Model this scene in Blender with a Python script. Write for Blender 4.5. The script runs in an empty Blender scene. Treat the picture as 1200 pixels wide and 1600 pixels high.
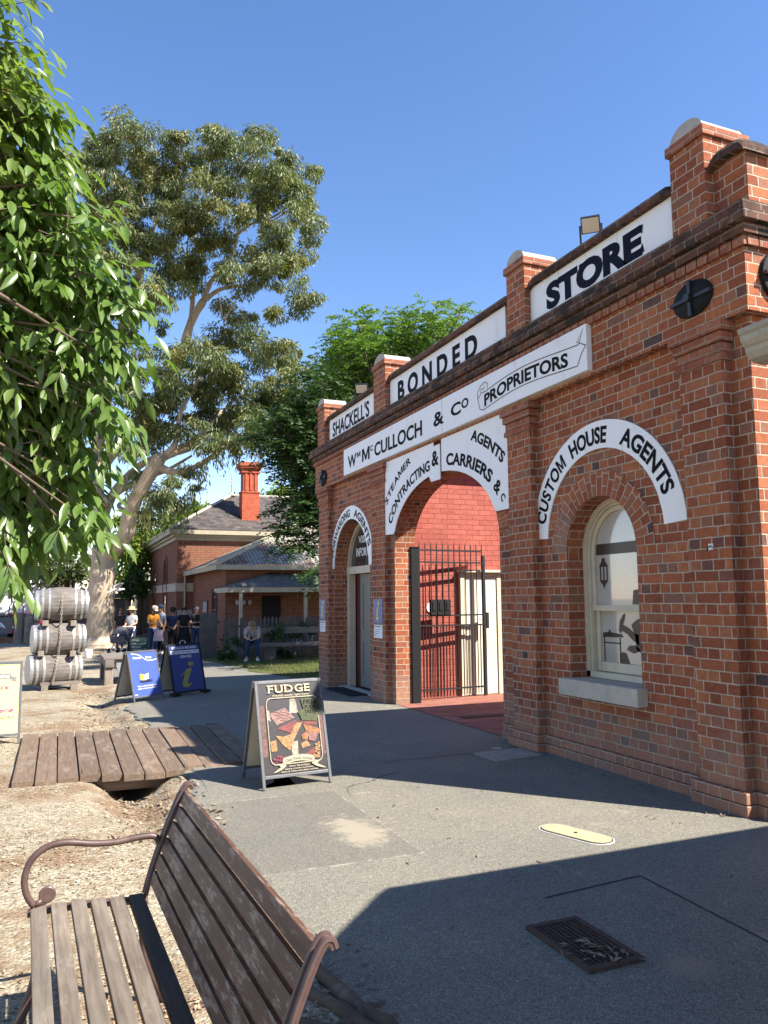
import bpy, bmesh, math, random
import numpy as np
from mathutils import Vector, Matrix
from math import sin, cos, pi, radians, sqrt, atan2

random.seed(7)
rng = np.random.default_rng(11)
scene = bpy.context.scene
COL = scene.collection

# ------------------------------------------------------------------ camera
CAM_Z = 1.6
YAW, PIT, ROL, FPX = radians(22.732), radians(6.338), radians(-0.493), 1219.0
_F = Vector((sin(YAW) * cos(PIT), cos(YAW) * cos(PIT), sin(PIT)))
_r0 = Vector((cos(YAW), -sin(YAW), 0.0))
_u0 = _r0.cross(_F)
_R = cos(ROL) * _r0 + sin(ROL) * _u0
_U = -sin(ROL) * _r0 + cos(ROL) * _u0
cam_data = bpy.data.cameras.new('camera')
cam = bpy.data.objects.new('camera', cam_data)
COL.objects.link(cam)
_m = Matrix((_R, _U, -_F)).transposed().to_4x4()
_m.translation = Vector((0, 0, CAM_Z))
cam.matrix_world = _m
cam_data.sensor_fit = 'HORIZONTAL'
cam_data.sensor_width = 36.0
cam_data.lens = 36.0 * FPX / 1200.0
cam_data.clip_end = 2000
scene.camera = cam
scene.render.resolution_x, scene.render.resolution_y = 768, 1024

# ------------------------------------------------------------------ light
SUN_EL = radians(45.5)
SUN_H = Vector((0.655, -0.756, 0)).normalized()
SUN_DIR = SUN_H * cos(SUN_EL) + Vector((0, 0, sin(SUN_EL)))
world = bpy.data.worlds.new('World')
scene.world = world
world.use_nodes = True
wn = world.node_tree
wn.nodes.clear()
sky = wn.nodes.new('ShaderNodeTexSky')
sky.sky_type = 'NISHITA'
sky.sun_disc = False
sky.sun_elevation = SUN_EL
sky.sun_rotation = atan2(SUN_H.x, SUN_H.y)
sky.altitude = 100
sky.air_density = 1.0
sky.dust_density = 0.05
sky.ozone_density = 2.2
bg = wn.nodes.new('ShaderNodeBackground')
bg.inputs['Strength'].default_value = 0.086
wo = wn.nodes.new('ShaderNodeOutputWorld')
hs = wn.nodes.new('ShaderNodeHueSaturation')
hs.inputs['Saturation'].default_value = 1.18
hs.inputs['Value'].default_value = 1.15
wn.links.new(sky.outputs[0], hs.inputs['Color'])
tint = wn.nodes.new('ShaderNodeMix')
tint.data_type = 'RGBA'
tint.blend_type = 'MULTIPLY'
tint.inputs[0].default_value = 1.0
tint.inputs[7].default_value = (1.14, 0.98, 1.02, 1)
wn.links.new(hs.outputs[0], tint.inputs[6])
wn.links.new(tint.outputs[2], bg.inputs[0])
wn.links.new(bg.outputs[0], wo.inputs[0])
sl = bpy.data.lights.new('sun', 'SUN')
sl.energy = 5.0
sl.angle = radians(0.53)
sl.color = (1.0, 0.94, 0.84)
so = bpy.data.objects.new('sun', sl)
COL.objects.link(so)
so.rotation_euler = SUN_DIR.to_track_quat('Z', 'Y').to_euler()
so.location = (0, 0, 60)
scene.view_settings.view_transform = 'Standard'
scene.view_settings.look = 'None'
scene.view_settings.exposure = 1.4
scene.view_settings.gamma = 1.0
scene.view_settings.use_curve_mapping = False
scene.cycles.use_denoising = True
scene.cycles.max_bounces = 8
scene.cycles.sample_clamp_indirect = 6


def ray(px, py):
    return _F * FPX + _R * (px - 600) - _U * (py - 800)


def at(px, py, d):
    """The point seen at photo pixel (px, py), d metres in front of the camera."""
    return ray(px, py) * (d / FPX) + Vector((0, 0, CAM_Z))


def at_y(px, py, y):
    v = ray(px, py)
    return v * (y / v.y) + Vector((0, 0, CAM_Z))


# ------------------------------------------------------------------ materials
class NT:
    def __init__(s, name):
        s.mat = bpy.data.materials.new(name)
        s.mat.use_nodes = True
        s.t = s.mat.node_tree
        s.bsdf = s.t.nodes['Principled BSDF']
        s.out = s.t.nodes['Material Output']

    def n(s, typ, **kw):
        nd = s.t.nodes.new(typ)
        for k, v in kw.items():
            setattr(nd, k, v)
        return nd

    def put(s, sock, v):
        if hasattr(v, 'is_output') or isinstance(v, bpy.types.NodeSocket):
            s.t.links.new(v, sock)
        else:
            try:
                sock.default_value = v
            except Exception:
                sock.default_value = tuple(v) + (1,)

    def m(s, op, a, b=0.0, c=None, clamp=False):
        nd = s.n('ShaderNodeMath', operation=op)
        nd.use_clamp = clamp
        s.put(nd.inputs[0], a)
        s.put(nd.inputs[1], b)
        if c is not None:
            s.put(nd.inputs[2], c)
        return nd.outputs[0]

    def mix(s, f, a, b, mode='MIX'):
        nd = s.n('ShaderNodeMix', data_type='RGBA', blend_type=mode)
        s.put(nd.inputs[0], f)
        for i, v in ((6, a), (7, b)):
            if isinstance(v, bpy.types.NodeSocket):
                s.t.links.new(v, nd.inputs[i])
            else:
                nd.inputs[i].default_value = tuple(v)[:3] + (1,)
        return nd.outputs[2]

    def coord(s, kind='Object'):
        return s.n('ShaderNodeTexCoord').outputs[kind]

    def pos(s):
        return s.n('ShaderNodeNewGeometry').outputs['Position']

    def scaled(s, vec, sc):
        nd = s.n('ShaderNodeMapping')
        s.t.links.new(vec, nd.inputs[0])
        nd.inputs['Scale'].default_value = sc
        return nd.outputs[0]

    def noise(s, vec, scale, detail=3, rough=0.55, out='Fac'):
        nd = s.n('ShaderNodeTexNoise')
        if vec is not None:
            s.t.links.new(vec, nd.inputs['Vector'])
        nd.inputs['Scale'].default_value = scale
        nd.inputs['Detail'].default_value = detail
        nd.inputs['Roughness'].default_value = rough
        return nd.outputs[out]

    def vor(s, vec, scale, out='Distance', feature='F1'):
        nd = s.n('ShaderNodeTexVoronoi', feature=feature)
        s.t.links.new(vec, nd.inputs['Vector'])
        nd.inputs['Scale'].default_value = scale
        return nd.outputs[out]

    def ramp(s, fac, stops, interp='LINEAR'):
        nd = s.n('ShaderNodeValToRGB')
        cr = nd.color_ramp
        cr.interpolation = interp
        while len(cr.elements) < len(stops):
            cr.elements.new(0.5)
        for e, (p, c) in zip(cr.elements, stops):
            e.position = p
            e.color = (c, c, c, 1) if isinstance(c, (int, float)) else tuple(c)[:3] + (1,)
        s.t.links.new(fac, nd.inputs[0])
        return nd.outputs[0]

    def smooth(s, v, a, b, lo=0.0, hi=1.0):
        nd = s.n('ShaderNodeMapRange', interpolation_type='SMOOTHSTEP')
        s.put(nd.inputs[0], v)
        for i, x in ((1, a), (2, b), (3, lo), (4, hi)):
            nd.inputs[i].default_value = x
        return nd.outputs[0]

    def bump(s, h, strength=0.5, dist=0.01):
        nd = s.n('ShaderNodeBump')
        s.t.links.new(h, nd.inputs['Height'])
        nd.inputs['Strength'].default_value = strength
        nd.inputs['Distance'].default_value = dist
        s.t.links.new(nd.outputs[0], s.bsdf.inputs['Normal'])

    def base(s, c, rough=0.8, metal=0.0, spec=0.3):
        s.put(s.bsdf.inputs['Base Color'], c if isinstance(c, bpy.types.NodeSocket) else tuple(c)[:3] + (1,))
        s.put(s.bsdf.inputs['Roughness'], rough)
        s.bsdf.inputs['Metallic'].default_value = metal
        s.bsdf.inputs['Specular IOR Level'].default_value = spec
        return s.mat


def paint(name, c, rough=0.6, var=0.12, scale=6.0, spec=0.35, metal=0.0, dirt=None, bumps=0.0):
    t = NT(name)
    v = t.coord()
    n = t.noise(v, scale, 5, 0.6)
    k = t.ramp(n, [(0.3, 1 - var), (0.7, 1 + var * 0.4)])
    col = t.mix(1.0, c, k, 'MULTIPLY')
    if dirt:
        n2 = t.noise(v, scale * 0.6, 6, 0.7)
        col = t.mix(t.smooth(n2, 0.52, 0.75, 0, 0.6), col, dirt)
    if bumps:
        t.bump(t.noise(v, 120, 3), bumps, 0.002)
    return t.base(col, rough, metal, spec)


def brick_mat(name, palette, mortar, joint=0.0052, salts=0.0, course=0.0855, stretch=0.24, english=True, bump=0.8, grime=None, grime_lo=0.5, rough=0.9, wob=0.006, patch=None):
    t = NT(name)
    uv = t.n('ShaderNodeUVMap').outputs[0]
    wv = t.noise(uv, 7.0, 3, 0.6, 'Color')
    sx = t.n('ShaderNodeSeparateXYZ')
    t.t.links.new(uv, sx.inputs[0])
    wx = t.n('ShaderNodeSeparateXYZ')
    t.t.links.new(wv, wx.inputs[0])
    u = t.m('ADD', sx.outputs[0], t.m('MULTIPLY', t.m('SUBTRACT', wx.outputs[0], 0.5), wob * 2.5))
    v = t.m('ADD', sx.outputs[1], t.m('MULTIPLY', t.m('SUBTRACT', wx.outputs[1], 0.5), wob * 1.6))
    vr = t.m('DIVIDE', v, course)
    row = t.m('FLOOR', vr)
    fv = t.m('FRACT', vr)
    if english:
        par = t.m('FLOORED_MODULO', row, 2.0)
        L = t.m('SUBTRACT', stretch, t.m('MULTIPLY', par, stretch / 2))
        off = t.m('MULTIPLY', par, stretch / 4)
    else:
        par = t.m('FLOORED_MODULO', row, 2.0)
        L = t.m('ADD', stretch, 0.0)
        off = t.m('MULTIPLY', par, stretch / 2)
    rn = t.n('ShaderNodeTexWhiteNoise', noise_dimensions='1D')
    t.t.links.new(row, rn.inputs['W'])
    off = t.m('ADD', off, t.m('MULTIPLY', rn.outputs['Value'], 0.035))
    ur = t.m('DIVIDE', t.m('ADD', u, off), L)
    colm = t.m('FLOOR', ur)
    fu = t.m('FRACT', ur)
    du = t.m('MULTIPLY', t.m('MINIMUM', fu, t.m('SUBTRACT', 1.0, fu)), L)
    dv = t.m('MULTIPLY', t.m('MINIMUM', fv, t.m('SUBTRACT', 1.0, fv)), course)
    fine = t.noise(uv, 60.0, 4, 0.65)
    d = t.m('ADD', t.m('MINIMUM', du, dv), t.m('MULTIPLY', t.m('SUBTRACT', fine, 0.5), 0.006))
    mask = t.smooth(d, joint - 0.0012, joint + 0.0025)
    cx = t.n('ShaderNodeCombineXYZ')
    t.t.links.new(colm, cx.inputs[0])
    t.t.links.new(row, cx.inputs[1])
    wnz = t.n('ShaderNodeTexWhiteNoise', noise_dimensions='2D')
    t.t.links.new(cx.outputs[0], wnz.inputs['Vector'])
    bc = t.ramp(wnz.outputs['Value'], palette, 'LINEAR')
    med = t.noise(uv, 22.0, 5, 0.7)
    bc = t.mix(0.75, bc, t.ramp(med, [(0.25, 0.55), (0.75, 1.35)]), 'MULTIPLY')
    speck = t.noise(uv, 160.0, 2, 0.5)
    bc = t.mix(t.smooth(speck, 0.62, 0.75, 0, 0.5), bc, (0.05, 0.03, 0.025))
    big = t.noise(uv, 1.3, 4, 0.6)
    bc = t.mix(0.6, bc, t.ramp(big, [(0.3, 0.72), (0.7, 1.2)]), 'MULTIPLY')
    mc = t.mix(0.7, mortar, t.ramp(t.noise(uv, 9.0, 4), [(0.3, 0.6), (0.7, 1.25)]), 'MULTIPLY')
    col = t.mix(mask, mc, bc)
    if patch:
        col = t.mix(t.smooth(t.noise(uv, 2.1, 5, 0.65), 0.6, 0.74, 0, patch[1]), col, patch[0])
    if salts:
        lowk = t.smooth(t.m('ADD', v, t.m('MULTIPLY', t.m('SUBTRACT', t.noise(uv, 1.7, 6, 0.7), 0.5), 1.6)), 0.1, 0.75, salts, 0.0)
        col = t.mix(lowk, col, (0.30, 0.235, 0.185))
        drip = t.noise(t.scaled(uv, (5.0, 0.5, 1)), 1.0, 6, 0.7)
        col = t.mix(t.smooth(drip, 0.60, 0.74, 0, 0.45), col, (0.085, 0.050, 0.040))
    if grime:
        g = t.noise(uv, 3.3, 7, 0.75)
        col = t.mix(t.smooth(g, grime_lo, grime_lo + 0.18, 0, 0.9), col, grime)
    h = t.m('ADD', t.m('MULTIPLY', mask, 1.0), t.m('MULTIPLY', fine, 0.35))
    t.bump(h, bump, 0.006)
    return t.base(col, rough, 0, 0.2)


RED = [(0.0, (0.240, 0.072, 0.037)), (0.25, (0.305, 0.094, 0.045)), (0.5, (0.350, 0.113, 0.052)), (0.75, (0.395, 0.142, 0.062)),
       (0.93, (0.250, 0.120, 0.080)), (0.965, (0.085, 0.058, 0.055)), (0.985, (0.27, 0.095, 0.058)), (1.0, (0.30, 0.10, 0.06))]
REDHI = [(0.0, (0.25, 0.078, 0.048)), (0.3, (0.31, 0.105, 0.060)), (0.7, (0.37, 0.145, 0.085)), (1.0, (0.28, 0.12, 0.075))]
MORT = (0.47, 0.375, 0.28)
M = {}
M['brick'] = brick_mat('weathered red brick', RED, MORT, joint=0.0047, wob=0.008, salts=0.4, patch=((0.35, 0.225, 0.145), 0.3))
M['brick_trim'] = brick_mat('moulded red brick', REDHI, (0.36, 0.27, 0.20), joint=0.004, patch=((0.16, 0.09, 0.06), 0.5))
M['brick_dark'] = brick_mat('soot stained cornice brick', [(0, (0.10, 0.050, 0.034)), (0.4, (0.17, 0.075, 0.048)), (0.8, (0.060, 0.042, 0.035)), (1, (0.22, 0.095, 0.06))],
                            (0.24, 0.19, 0.15), grime=(0.028, 0.024, 0.020), grime_lo=0.44)
M['house_brick'] = brick_mat('old orange brick', [(0, (0.175, 0.058, 0.034)), (0.5, (0.225, 0.082, 0.046)), (1, (0.155, 0.062, 0.042))], (0.27, 0.20, 0.155), bump=0.4)
M['chimney_brick'] = brick_mat('bright red chimney brick', [(0, (0.36, 0.075, 0.040)), (1, (0.44, 0.115, 0.065))], (0.30, 0.12, 0.08), joint=0.004, bump=0.4)
M['red_paint_brick'] = brick_mat('red painted brick', [(0, (0.335, 0.086, 0.062)), (1, (0.39, 0.112, 0.080))], (0.24, 0.058, 0.045), joint=0.004, english=False, bump=0.7, rough=0.7)
M['paving'] = brick_mat('red clay paving', [(0, (0.24, 0.085, 0.06)), (0.5, (0.33, 0.13, 0.09)), (1, (0.28, 0.12, 0.095))], (0.24, 0.18, 0.14), joint=0.003, course=0.115, stretch=0.23, english=False, bump=0.4, patch=((0.40, 0.33, 0.28), 0.35))
M['cement'] = paint('pale cement cap', (0.44, 0.41, 0.36), 0.85, 0.2, 7, 0.2, dirt=(0.30, 0.26, 0.22), bumps=0.3)
M['sill'] = paint('limewashed stone sill', (0.50, 0.45, 0.37), 0.85, 0.18, 8, 0.2, dirt=(0.28, 0.25, 0.21), bumps=0.3)
def board_mat():
    t = NT('white enamel board')
    o = t.coord()
    col = t.mix(t.smooth(t.noise(o, 2.2, 5, 0.65), 0.52, 0.75, 0, 0.5), (0.86, 0.855, 0.83), (0.70, 0.68, 0.63))
    st = t.noise(t.scaled(o, (9, 9, 0.9)), 1.0, 6, 0.72)
    col = t.mix(t.smooth(st, 0.58, 0.72, 0, 0.45), col, (0.52, 0.47, 0.40))
    sp = t.noise(o, 45, 3, 0.6)
    col = t.mix(t.smooth(sp, 0.68, 0.74, 0, 0.5), col, (0.42, 0.36, 0.30))
    return t.base(col, 0.45, 0, 0.4)


M['white_board'] = board_mat()
M['ink'] = paint('black sign paint', (0.008, 0.008, 0.010), 0.7, 0.1, spec=0.12)
M['navy_ink'] = paint('navy sign paint', (0.006, 0.008, 0.020), 0.7, 0.1, spec=0.12)
M['cream'] = paint('cream joinery paint', (0.62, 0.55, 0.40), 0.55, 0.12, 5, dirt=(0.42, 0.35, 0.25))
M['house_cream'] = paint('shade darkened cream joinery', (0.38, 0.335, 0.245), 0.65, 0.15, 3, dirt=(0.24, 0.20, 0.145))  # cream copy darkened to carry the tree shade on the house
M['cream_light'] = paint('pale cream door paint', (0.70, 0.64, 0.50), 0.55, 0.1, 3, dirt=(0.50, 0.42, 0.30))
M['grey_green'] = paint('grey door paint', (0.21, 0.21, 0.18), 0.5, 0.08, 4)
M['oxblood'] = paint('oxblood paint', (0.12, 0.018, 0.015), 0.5)
M['black_iron'] = paint('black painted iron', (0.020, 0.020, 0.023), 0.45, 0.2, 30, 0.5)
M['blackmatte'] = paint('matte black', (0.008, 0.008, 0.009), 0.8, 0.2)
M['interior'] = paint('dark brown interior plaster', (0.10, 0.085, 0.07), 0.9)  # one even dark brown tone
M['white'] = paint('white paint', (0.78, 0.78, 0.76), 0.55, 0.06)
M['bluegrey'] = paint('slate blue sign face', (0.16, 0.18, 0.32), 0.45, 0.06)
M['yellow'] = paint('golden yellow vinyl', (0.72, 0.56, 0.10), 0.5, 0.06)
M['signblue'] = paint('blue printed panel', (0.060, 0.100, 0.36), 0.4, 0.06, 3, 0.4)
M['signblue_deep'] = paint('deep blue printed panel', (0.035, 0.060, 0.20), 0.4, 0.06, 3, 0.4)
M['signyellow'] = paint('pale yellow printed panel', (0.80, 0.72, 0.25), 0.45, 0.05)
M['magenta'] = paint('magenta print', (0.50, 0.04, 0.18), 0.5)
M['greyprint'] = paint('grey print', (0.20, 0.19, 0.18), 0.5)
M['chalk'] = paint('chalk marks', (0.45, 0.52, 0.48), 0.9)
M['blackboard'] = paint('green blackboard', (0.020, 0.045, 0.038), 0.7, 0.3, 8)
M['frame_grey'] = paint('scuffed grey sign frame', (0.10, 0.10, 0.11), 0.45, 0.25, 20, 0.5)
M['galv'] = paint('galvanised hoop', (0.46, 0.47, 0.47), 0.42, 0.25, 14, 0.5, metal=0.55, dirt=(0.30, 0.25, 0.2))
M['skin'] = paint('skin', (0.46, 0.27, 0.19), 0.55, 0.06)
M['skin_dark'] = paint('tanned skin', (0.26, 0.14, 0.09), 0.55, 0.06)
for nm, c in dict(cloth_white=(0.42, 0.41, 0.41), cloth_orange=(0.36, 0.15, 0.02), cloth_paleblue=(0.24, 0.29, 0.36), cloth_black=(0.018, 0.018, 0.020), cloth_navy=(0.035, 0.045, 0.09),
                  denim=(0.028, 0.045, 0.10), cloth_grey=(0.36, 0.35, 0.36), straw=(0.45, 0.34, 0.18), hair_dark=(0.03, 0.02, 0.015), hair_blond=(0.24, 0.17, 0.095), hair_grey=(0.25, 0.23, 0.21),
                  shoe=(0.60, 0.59, 0.57), cloth_pink=(0.55, 0.40, 0.40), pram_grey=(0.09, 0.09, 0.10), cap_tan=(0.40, 0.33, 0.26)).items():
    M[nm] = paint(nm.replace('_', ' '), c, 0.85, 0.15, 14, 0.15)


def timber(name, c1, c2, axis=1, rough=0.8, scale=1.0, worn=None, worn_amt=0.5, crack=True, fine=False):
    """Wood with grain along the object's own axis (0 x, 1 y, 2 z)."""
    t = NT(name)
    o = t.coord()
    sc = [46.0 * scale] * 3
    sc[axis] = 2.4 * scale
    g = t.noise(t.scaled(o, sc), 1.0, 6, 0.65)
    col = t.mix(t.ramp(g, [(0.32, 0.0), (0.68, 1.0)]), c1, c2)
    n = t.noise(o, 3.0, 4, 0.6)
    col = t.mix(0.7, col, t.ramp(n, [(0.3, 0.7), (0.7, 1.25)]), 'MULTIPLY')
    if worn:
        sc2 = [(62.0 if fine else 30.0) * scale] * 3
        sc2[axis] = (11.0 if fine else 7.0) * scale
        w = t.noise(t.scaled(o, sc2), 1.0, 7, 0.75)
        w2 = t.noise(o, 4.5, 3, 0.6)
        w = t.m('ADD', t.m('MULTIPLY', w, 0.65), t.m('MULTIPLY', w2, 0.35))
        col = t.mix(t.smooth(w, 0.50 if fine else 0.54, 0.575 if fine else 0.63, 0, worn_amt), col, worn)
    if crack:
        sc3 = [70.0 * scale] * 3
        sc3[axis] = 1.2 * scale
        k = t.noise(t.scaled(o, sc3), 1.0, 3, 0.5)
        col = t.mix(t.smooth(k, 0.66, 0.72, 0, 0.75), col, (c1[0] * 0.25, c1[1] * 0.22, c1[2] * 0.2))
    t.bump(g, 0.35, 0.003)
    return t.base(col, rough, 0, 0.25)


M['slat'] = timber('sun bleached slat', (0.120, 0.092, 0.070), (0.225, 0.185, 0.148), 1, 0.75, worn=(0.27, 0.235, 0.195), worn_amt=0.5)
M['slat_shaded'] = timber('backrest shaded slat', (0.040, 0.026, 0.020), (0.075, 0.045, 0.032), 1, 0.6, worn=(0.14, 0.11, 0.095), worn_amt=0.5)  # slat colour darkened to hold the backrest's cast shadow
M['slat_stain'] = timber('worn brown stained slat', (0.062, 0.031, 0.021), (0.125, 0.064, 0.042), 1, 0.5, worn=(0.30, 0.235, 0.19), worn_amt=0.72, crack=False, fine=True)
M['plank'] = timber('red gum plank', (0.205, 0.125, 0.085), (0.36, 0.245, 0.175), 1, 0.8, worn=(0.42, 0.33, 0.25), worn_amt=0.4)
M['beam'] = timber('brown bearer', (0.15, 0.10, 0.07), (0.26, 0.19, 0.14), 0, 0.85)  # mid-brown timber tone with grain
M['stave'] = timber('grey oak stave', (0.100, 0.085, 0.074), (0.205, 0.182, 0.160), 0, 0.85, 0.7, worn=(0.26, 0.24, 0.215), worn_amt=0.4)
M['greywood'] = timber('silvered timber', (0.12, 0.10, 0.085), (0.24, 0.205, 0.175), 0, 0.85)
M['greypost'] = timber('silvered post', (0.16, 0.125, 0.10), (0.29, 0.24, 0.195), 2, 0.85)
M['fencewood'] = timber('dark weathered paling', (0.075, 0.062, 0.055), (0.14, 0.12, 0.105), 2, 0.9)
M['cast'] = paint('brown painted cast iron', (0.098, 0.058, 0.050), 0.42, 0.3, 18, 0.45, dirt=(0.17, 0.115, 0.095))
M['chain'] = paint('rusty pale chain', (0.36, 0.31, 0.26), 0.6, 0.3, 40, 0.4, metal=0.3)
M['rust'] = paint('rusty grate iron', (0.075, 0.048, 0.038), 0.7, 0.35, 30, 0.3, dirt=(0.13, 0.075, 0.05))
M['gutter'] = paint('dusty beige gutter', (0.40, 0.375, 0.31), 0.45, 0.15, 40, 0.5, metal=0.15, dirt=(0.24, 0.22, 0.18), bumps=0.5)


def glass(name, c=(0.03, 0.035, 0.035), rough=0.06):
    t = NT(name)
    t.bsdf.inputs['Coat Weight'].default_value = 0.3
    return t.base(t.mix(t.noise(t.coord(), 2.0, 2), c, (c[0] * 1.6, c[1] * 1.6, c[2] * 1.5)), rough, 0, 0.8)


M['glass_dark'] = glass('dark window glass')
M['film'] = paint('frosted window film', (0.50, 0.48, 0.43), 0.2, 0.16, 1.5, 0.6, dirt=(0.33, 0.33, 0.26))
fb_ = M['film'].node_tree.nodes['Principled BSDF']
fb_.inputs['Coat Weight'].default_value = 1.0
fb_.inputs['Coat Roughness'].default_value = 0.03
fb_.inputs['Coat IOR'].default_value = 1.7
M['film_brown'] = paint('brown silhouette film', (0.050, 0.036, 0.032), 0.3, 0.15)


def corrugated(name, c1, c2, rust, amt):
    t = NT(name)
    uv = t.n('ShaderNodeUVMap').outputs[0]
    sx = t.n('ShaderNodeSeparateXYZ')
    t.t.links.new(uv, sx.inputs[0])
    w = t.m('SINE', t.m('MULTIPLY', sx.outputs[0], 2 * pi / 0.15))
    h = t.m('ADD', t.m('MULTIPLY', w, 0.5), 0.5)
    n = t.noise(uv, 1.1, 5, 0.65)
    n2 = t.noise(t.scaled(uv, (6, 0.7, 1)), 1.0, 5, 0.6)
    col = t.mix(t.ramp(n2, [(0.35, 0.0), (0.65, 1.0)]), c1, c2)
    col = t.mix(t.smooth(n, 0.5, 0.62, 0, amt), col, rust)
    col = t.mix(0.55, col, t.ramp(h, [(0.0, 0.35), (0.6, 1.1)]), 'MULTIPLY')  # troughs darkened: corrugation shading put into the colour
    t.bump(h, 1.0, 0.03)
    return t.base(col, 0.7, 0.0, 0.2)


M['corrugated'] = corrugated('rust streaked corrugated iron', (0.23, 0.215, 0.185), (0.35, 0.33, 0.285), (0.13, 0.07, 0.045), 0.85)
M['corrugated_dark'] = corrugated('dark corrugated iron', (0.085, 0.083, 0.078), (0.15, 0.145, 0.135), (0.09, 0.06, 0.045), 0.5)


def slate():
    t = brick_mat('grey slate', [(0, (0.058, 0.050, 0.047)), (0.6, (0.090, 0.078, 0.072)), (1, (0.12, 0.10, 0.09))], (0.03, 0.03, 0.03), joint=0.006, course=0.2, stretch=0.3, english=False, bump=0.5, rough=0.6, patch=((0.22, 0.19, 0.16), 0.5))
    return t


M['slate'] = slate()


def leaf_mat(name, c1, c2, trans=0.35, rough=0.42, spec=0.5, yellow=None):
    t = NT(name)
    v = t.pos()
    n = t.noise(v, 1.1, 3, 0.6)
    fine = t.noise(v, 14.0, 2, 0.5)
    col = t.mix(t.ramp(fine, [(0.3, 0.0), (0.7, 1.0)]), c1, c2)
    if yellow:
        col = t.mix(t.smooth(n, 0.48, 0.66, 0, 0.8), col, yellow)
    t.base(col, rough, 0, spec)
    tr = t.n('ShaderNodeBsdfTranslucent')
    t.t.links.new(t.mix(1.0, col, (1.5, 1.7, 0.6), 'MULTIPLY'), tr.inputs['Color'])
    ms = t.n('ShaderNodeMixShader')
    ms.inputs[0].default_value = trans
    t.t.links.new(t.bsdf.outputs[0], ms.inputs[1])
    t.t.links.new(tr.outputs[0], ms.inputs[2])
    t.t.links.new(ms.outputs[0], t.out.inputs['Surface'])
    return t.mat


M['ash_leaf'] = leaf_mat('broad glossy leaf', (0.085, 0.150, 0.030), (0.150, 0.225, 0.058), 0.36, 0.33, 0.6, (0.20, 0.25, 0.07))
M['gum_leaf'] = leaf_mat('olive gum leaf', (0.095, 0.122, 0.048), (0.155, 0.178, 0.074), 0.30, 0.42, 0.45, (0.205, 0.190, 0.052))
M['feather_leaf'] = leaf_mat('fresh feathery leaf', (0.075, 0.145, 0.022), (0.130, 0.205, 0.038), 0.36, 0.6, 0.3)
M['dark_leaf'] = leaf_mat('deep green leaf', (0.024, 0.055, 0.012), (0.045, 0.085, 0.018), 0.25, 0.55, 0.3)  # on the shade tree, shade is put into the leaf green
M['lime_leaf'] = leaf_mat('yellow green leaf', (0.110, 0.165, 0.020), (0.165, 0.215, 0.030), 0.40, 0.6, 0.3)
M['pepper_leaf'] = leaf_mat('grey green leaf', (0.060, 0.085, 0.030), (0.095, 0.120, 0.045), 0.3, 0.6, 0.3)


def bark(name, c1, c2, c3, stretch=(3.0, 3.0, 0.7)):
    t = NT(name)
    v = t.pos()
    n = t.noise(t.scaled(v, stretch), 1.2, 6, 0.65)
    col = t.mix(t.ramp(n, [(0.35, 0), (0.6, 1)]), c1, c2)
    n2 = t.noise(t.scaled(v, (2, 2, 0.5)), 1.7, 5, 0.7)
    col = t.mix(t.smooth(n2, 0.55, 0.68, 0, 0.85), col, c3)
    t.bump(n, 0.5, 0.03)
    return t.base(col, 0.85, 0, 0.15)


M['gum_bark'] = bark('smooth cream and tan gum bark', (0.52, 0.43, 0.32), (0.40, 0.31, 0.22), (0.23, 0.19, 0.155))
M['bark'] = bark('brown bark', (0.15, 0.11, 0.08), (0.10, 0.075, 0.055), (0.19, 0.155, 0.12))


def ground_mat():
    t = NT('pale gravel and bark mulch')
    v = t.pos()
    st = t.vor(v, 55.0, 'Color')
    sv = t.n('ShaderNodeSeparateXYZ')
    t.t.links.new(st, sv.inputs[0])
    sd = t.vor(v, 55.0, 'Distance')
    gravel = t.ramp(sv.outputs[0], [(0.0, (0.165, 0.135, 0.090)), (0.35, (0.285, 0.240, 0.168)), (0.75, (0.375, 0.322, 0.232)), (1.0, (0.48, 0.43, 0.33))])
    m1 = t.noise(t.scaled(v, (26, 60, 26)), 1.0, 5, 0.7)
    mulch = t.ramp(m1, [(0.25, (0.10, 0.062, 0.038)), (0.45, (0.19, 0.125, 0.078)), (0.6, (0.29, 0.21, 0.135)), (0.75, (0.39, 0.31, 0.21))])
    big = t.noise(v, 0.85, 6, 0.62)
    med = t.noise(v, 4.0, 5, 0.65)
    f = t.m('ADD', t.m('MULTIPLY', big, 0.7), t.m('MULTIPLY', med, 0.3))
    fac = t.smooth(f, 0.47, 0.58)
    col = t.mix(fac, gravel, mulch)
    dirt = t.noise(v, 2.2, 5, 0.6)
    col = t.mix(t.smooth(dirt, 0.5, 0.7, 0, 0.55), col, (0.29, 0.215, 0.145))
    col = t.mix(0.6, col, t.ramp(t.noise(v, 0.35, 3), [(0.3, 0.8), (0.7, 1.12)]), 'MULTIPLY')
    h = t.m('ADD', t.m('MULTIPLY', t.m('SUBTRACT', 0.6, sd), 0.8), t.m('MULTIPLY', m1, 0.8))
    t.bump(h, 0.9, 0.012)
    return t.base(col, 0.95, 0, 0.1)


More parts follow.
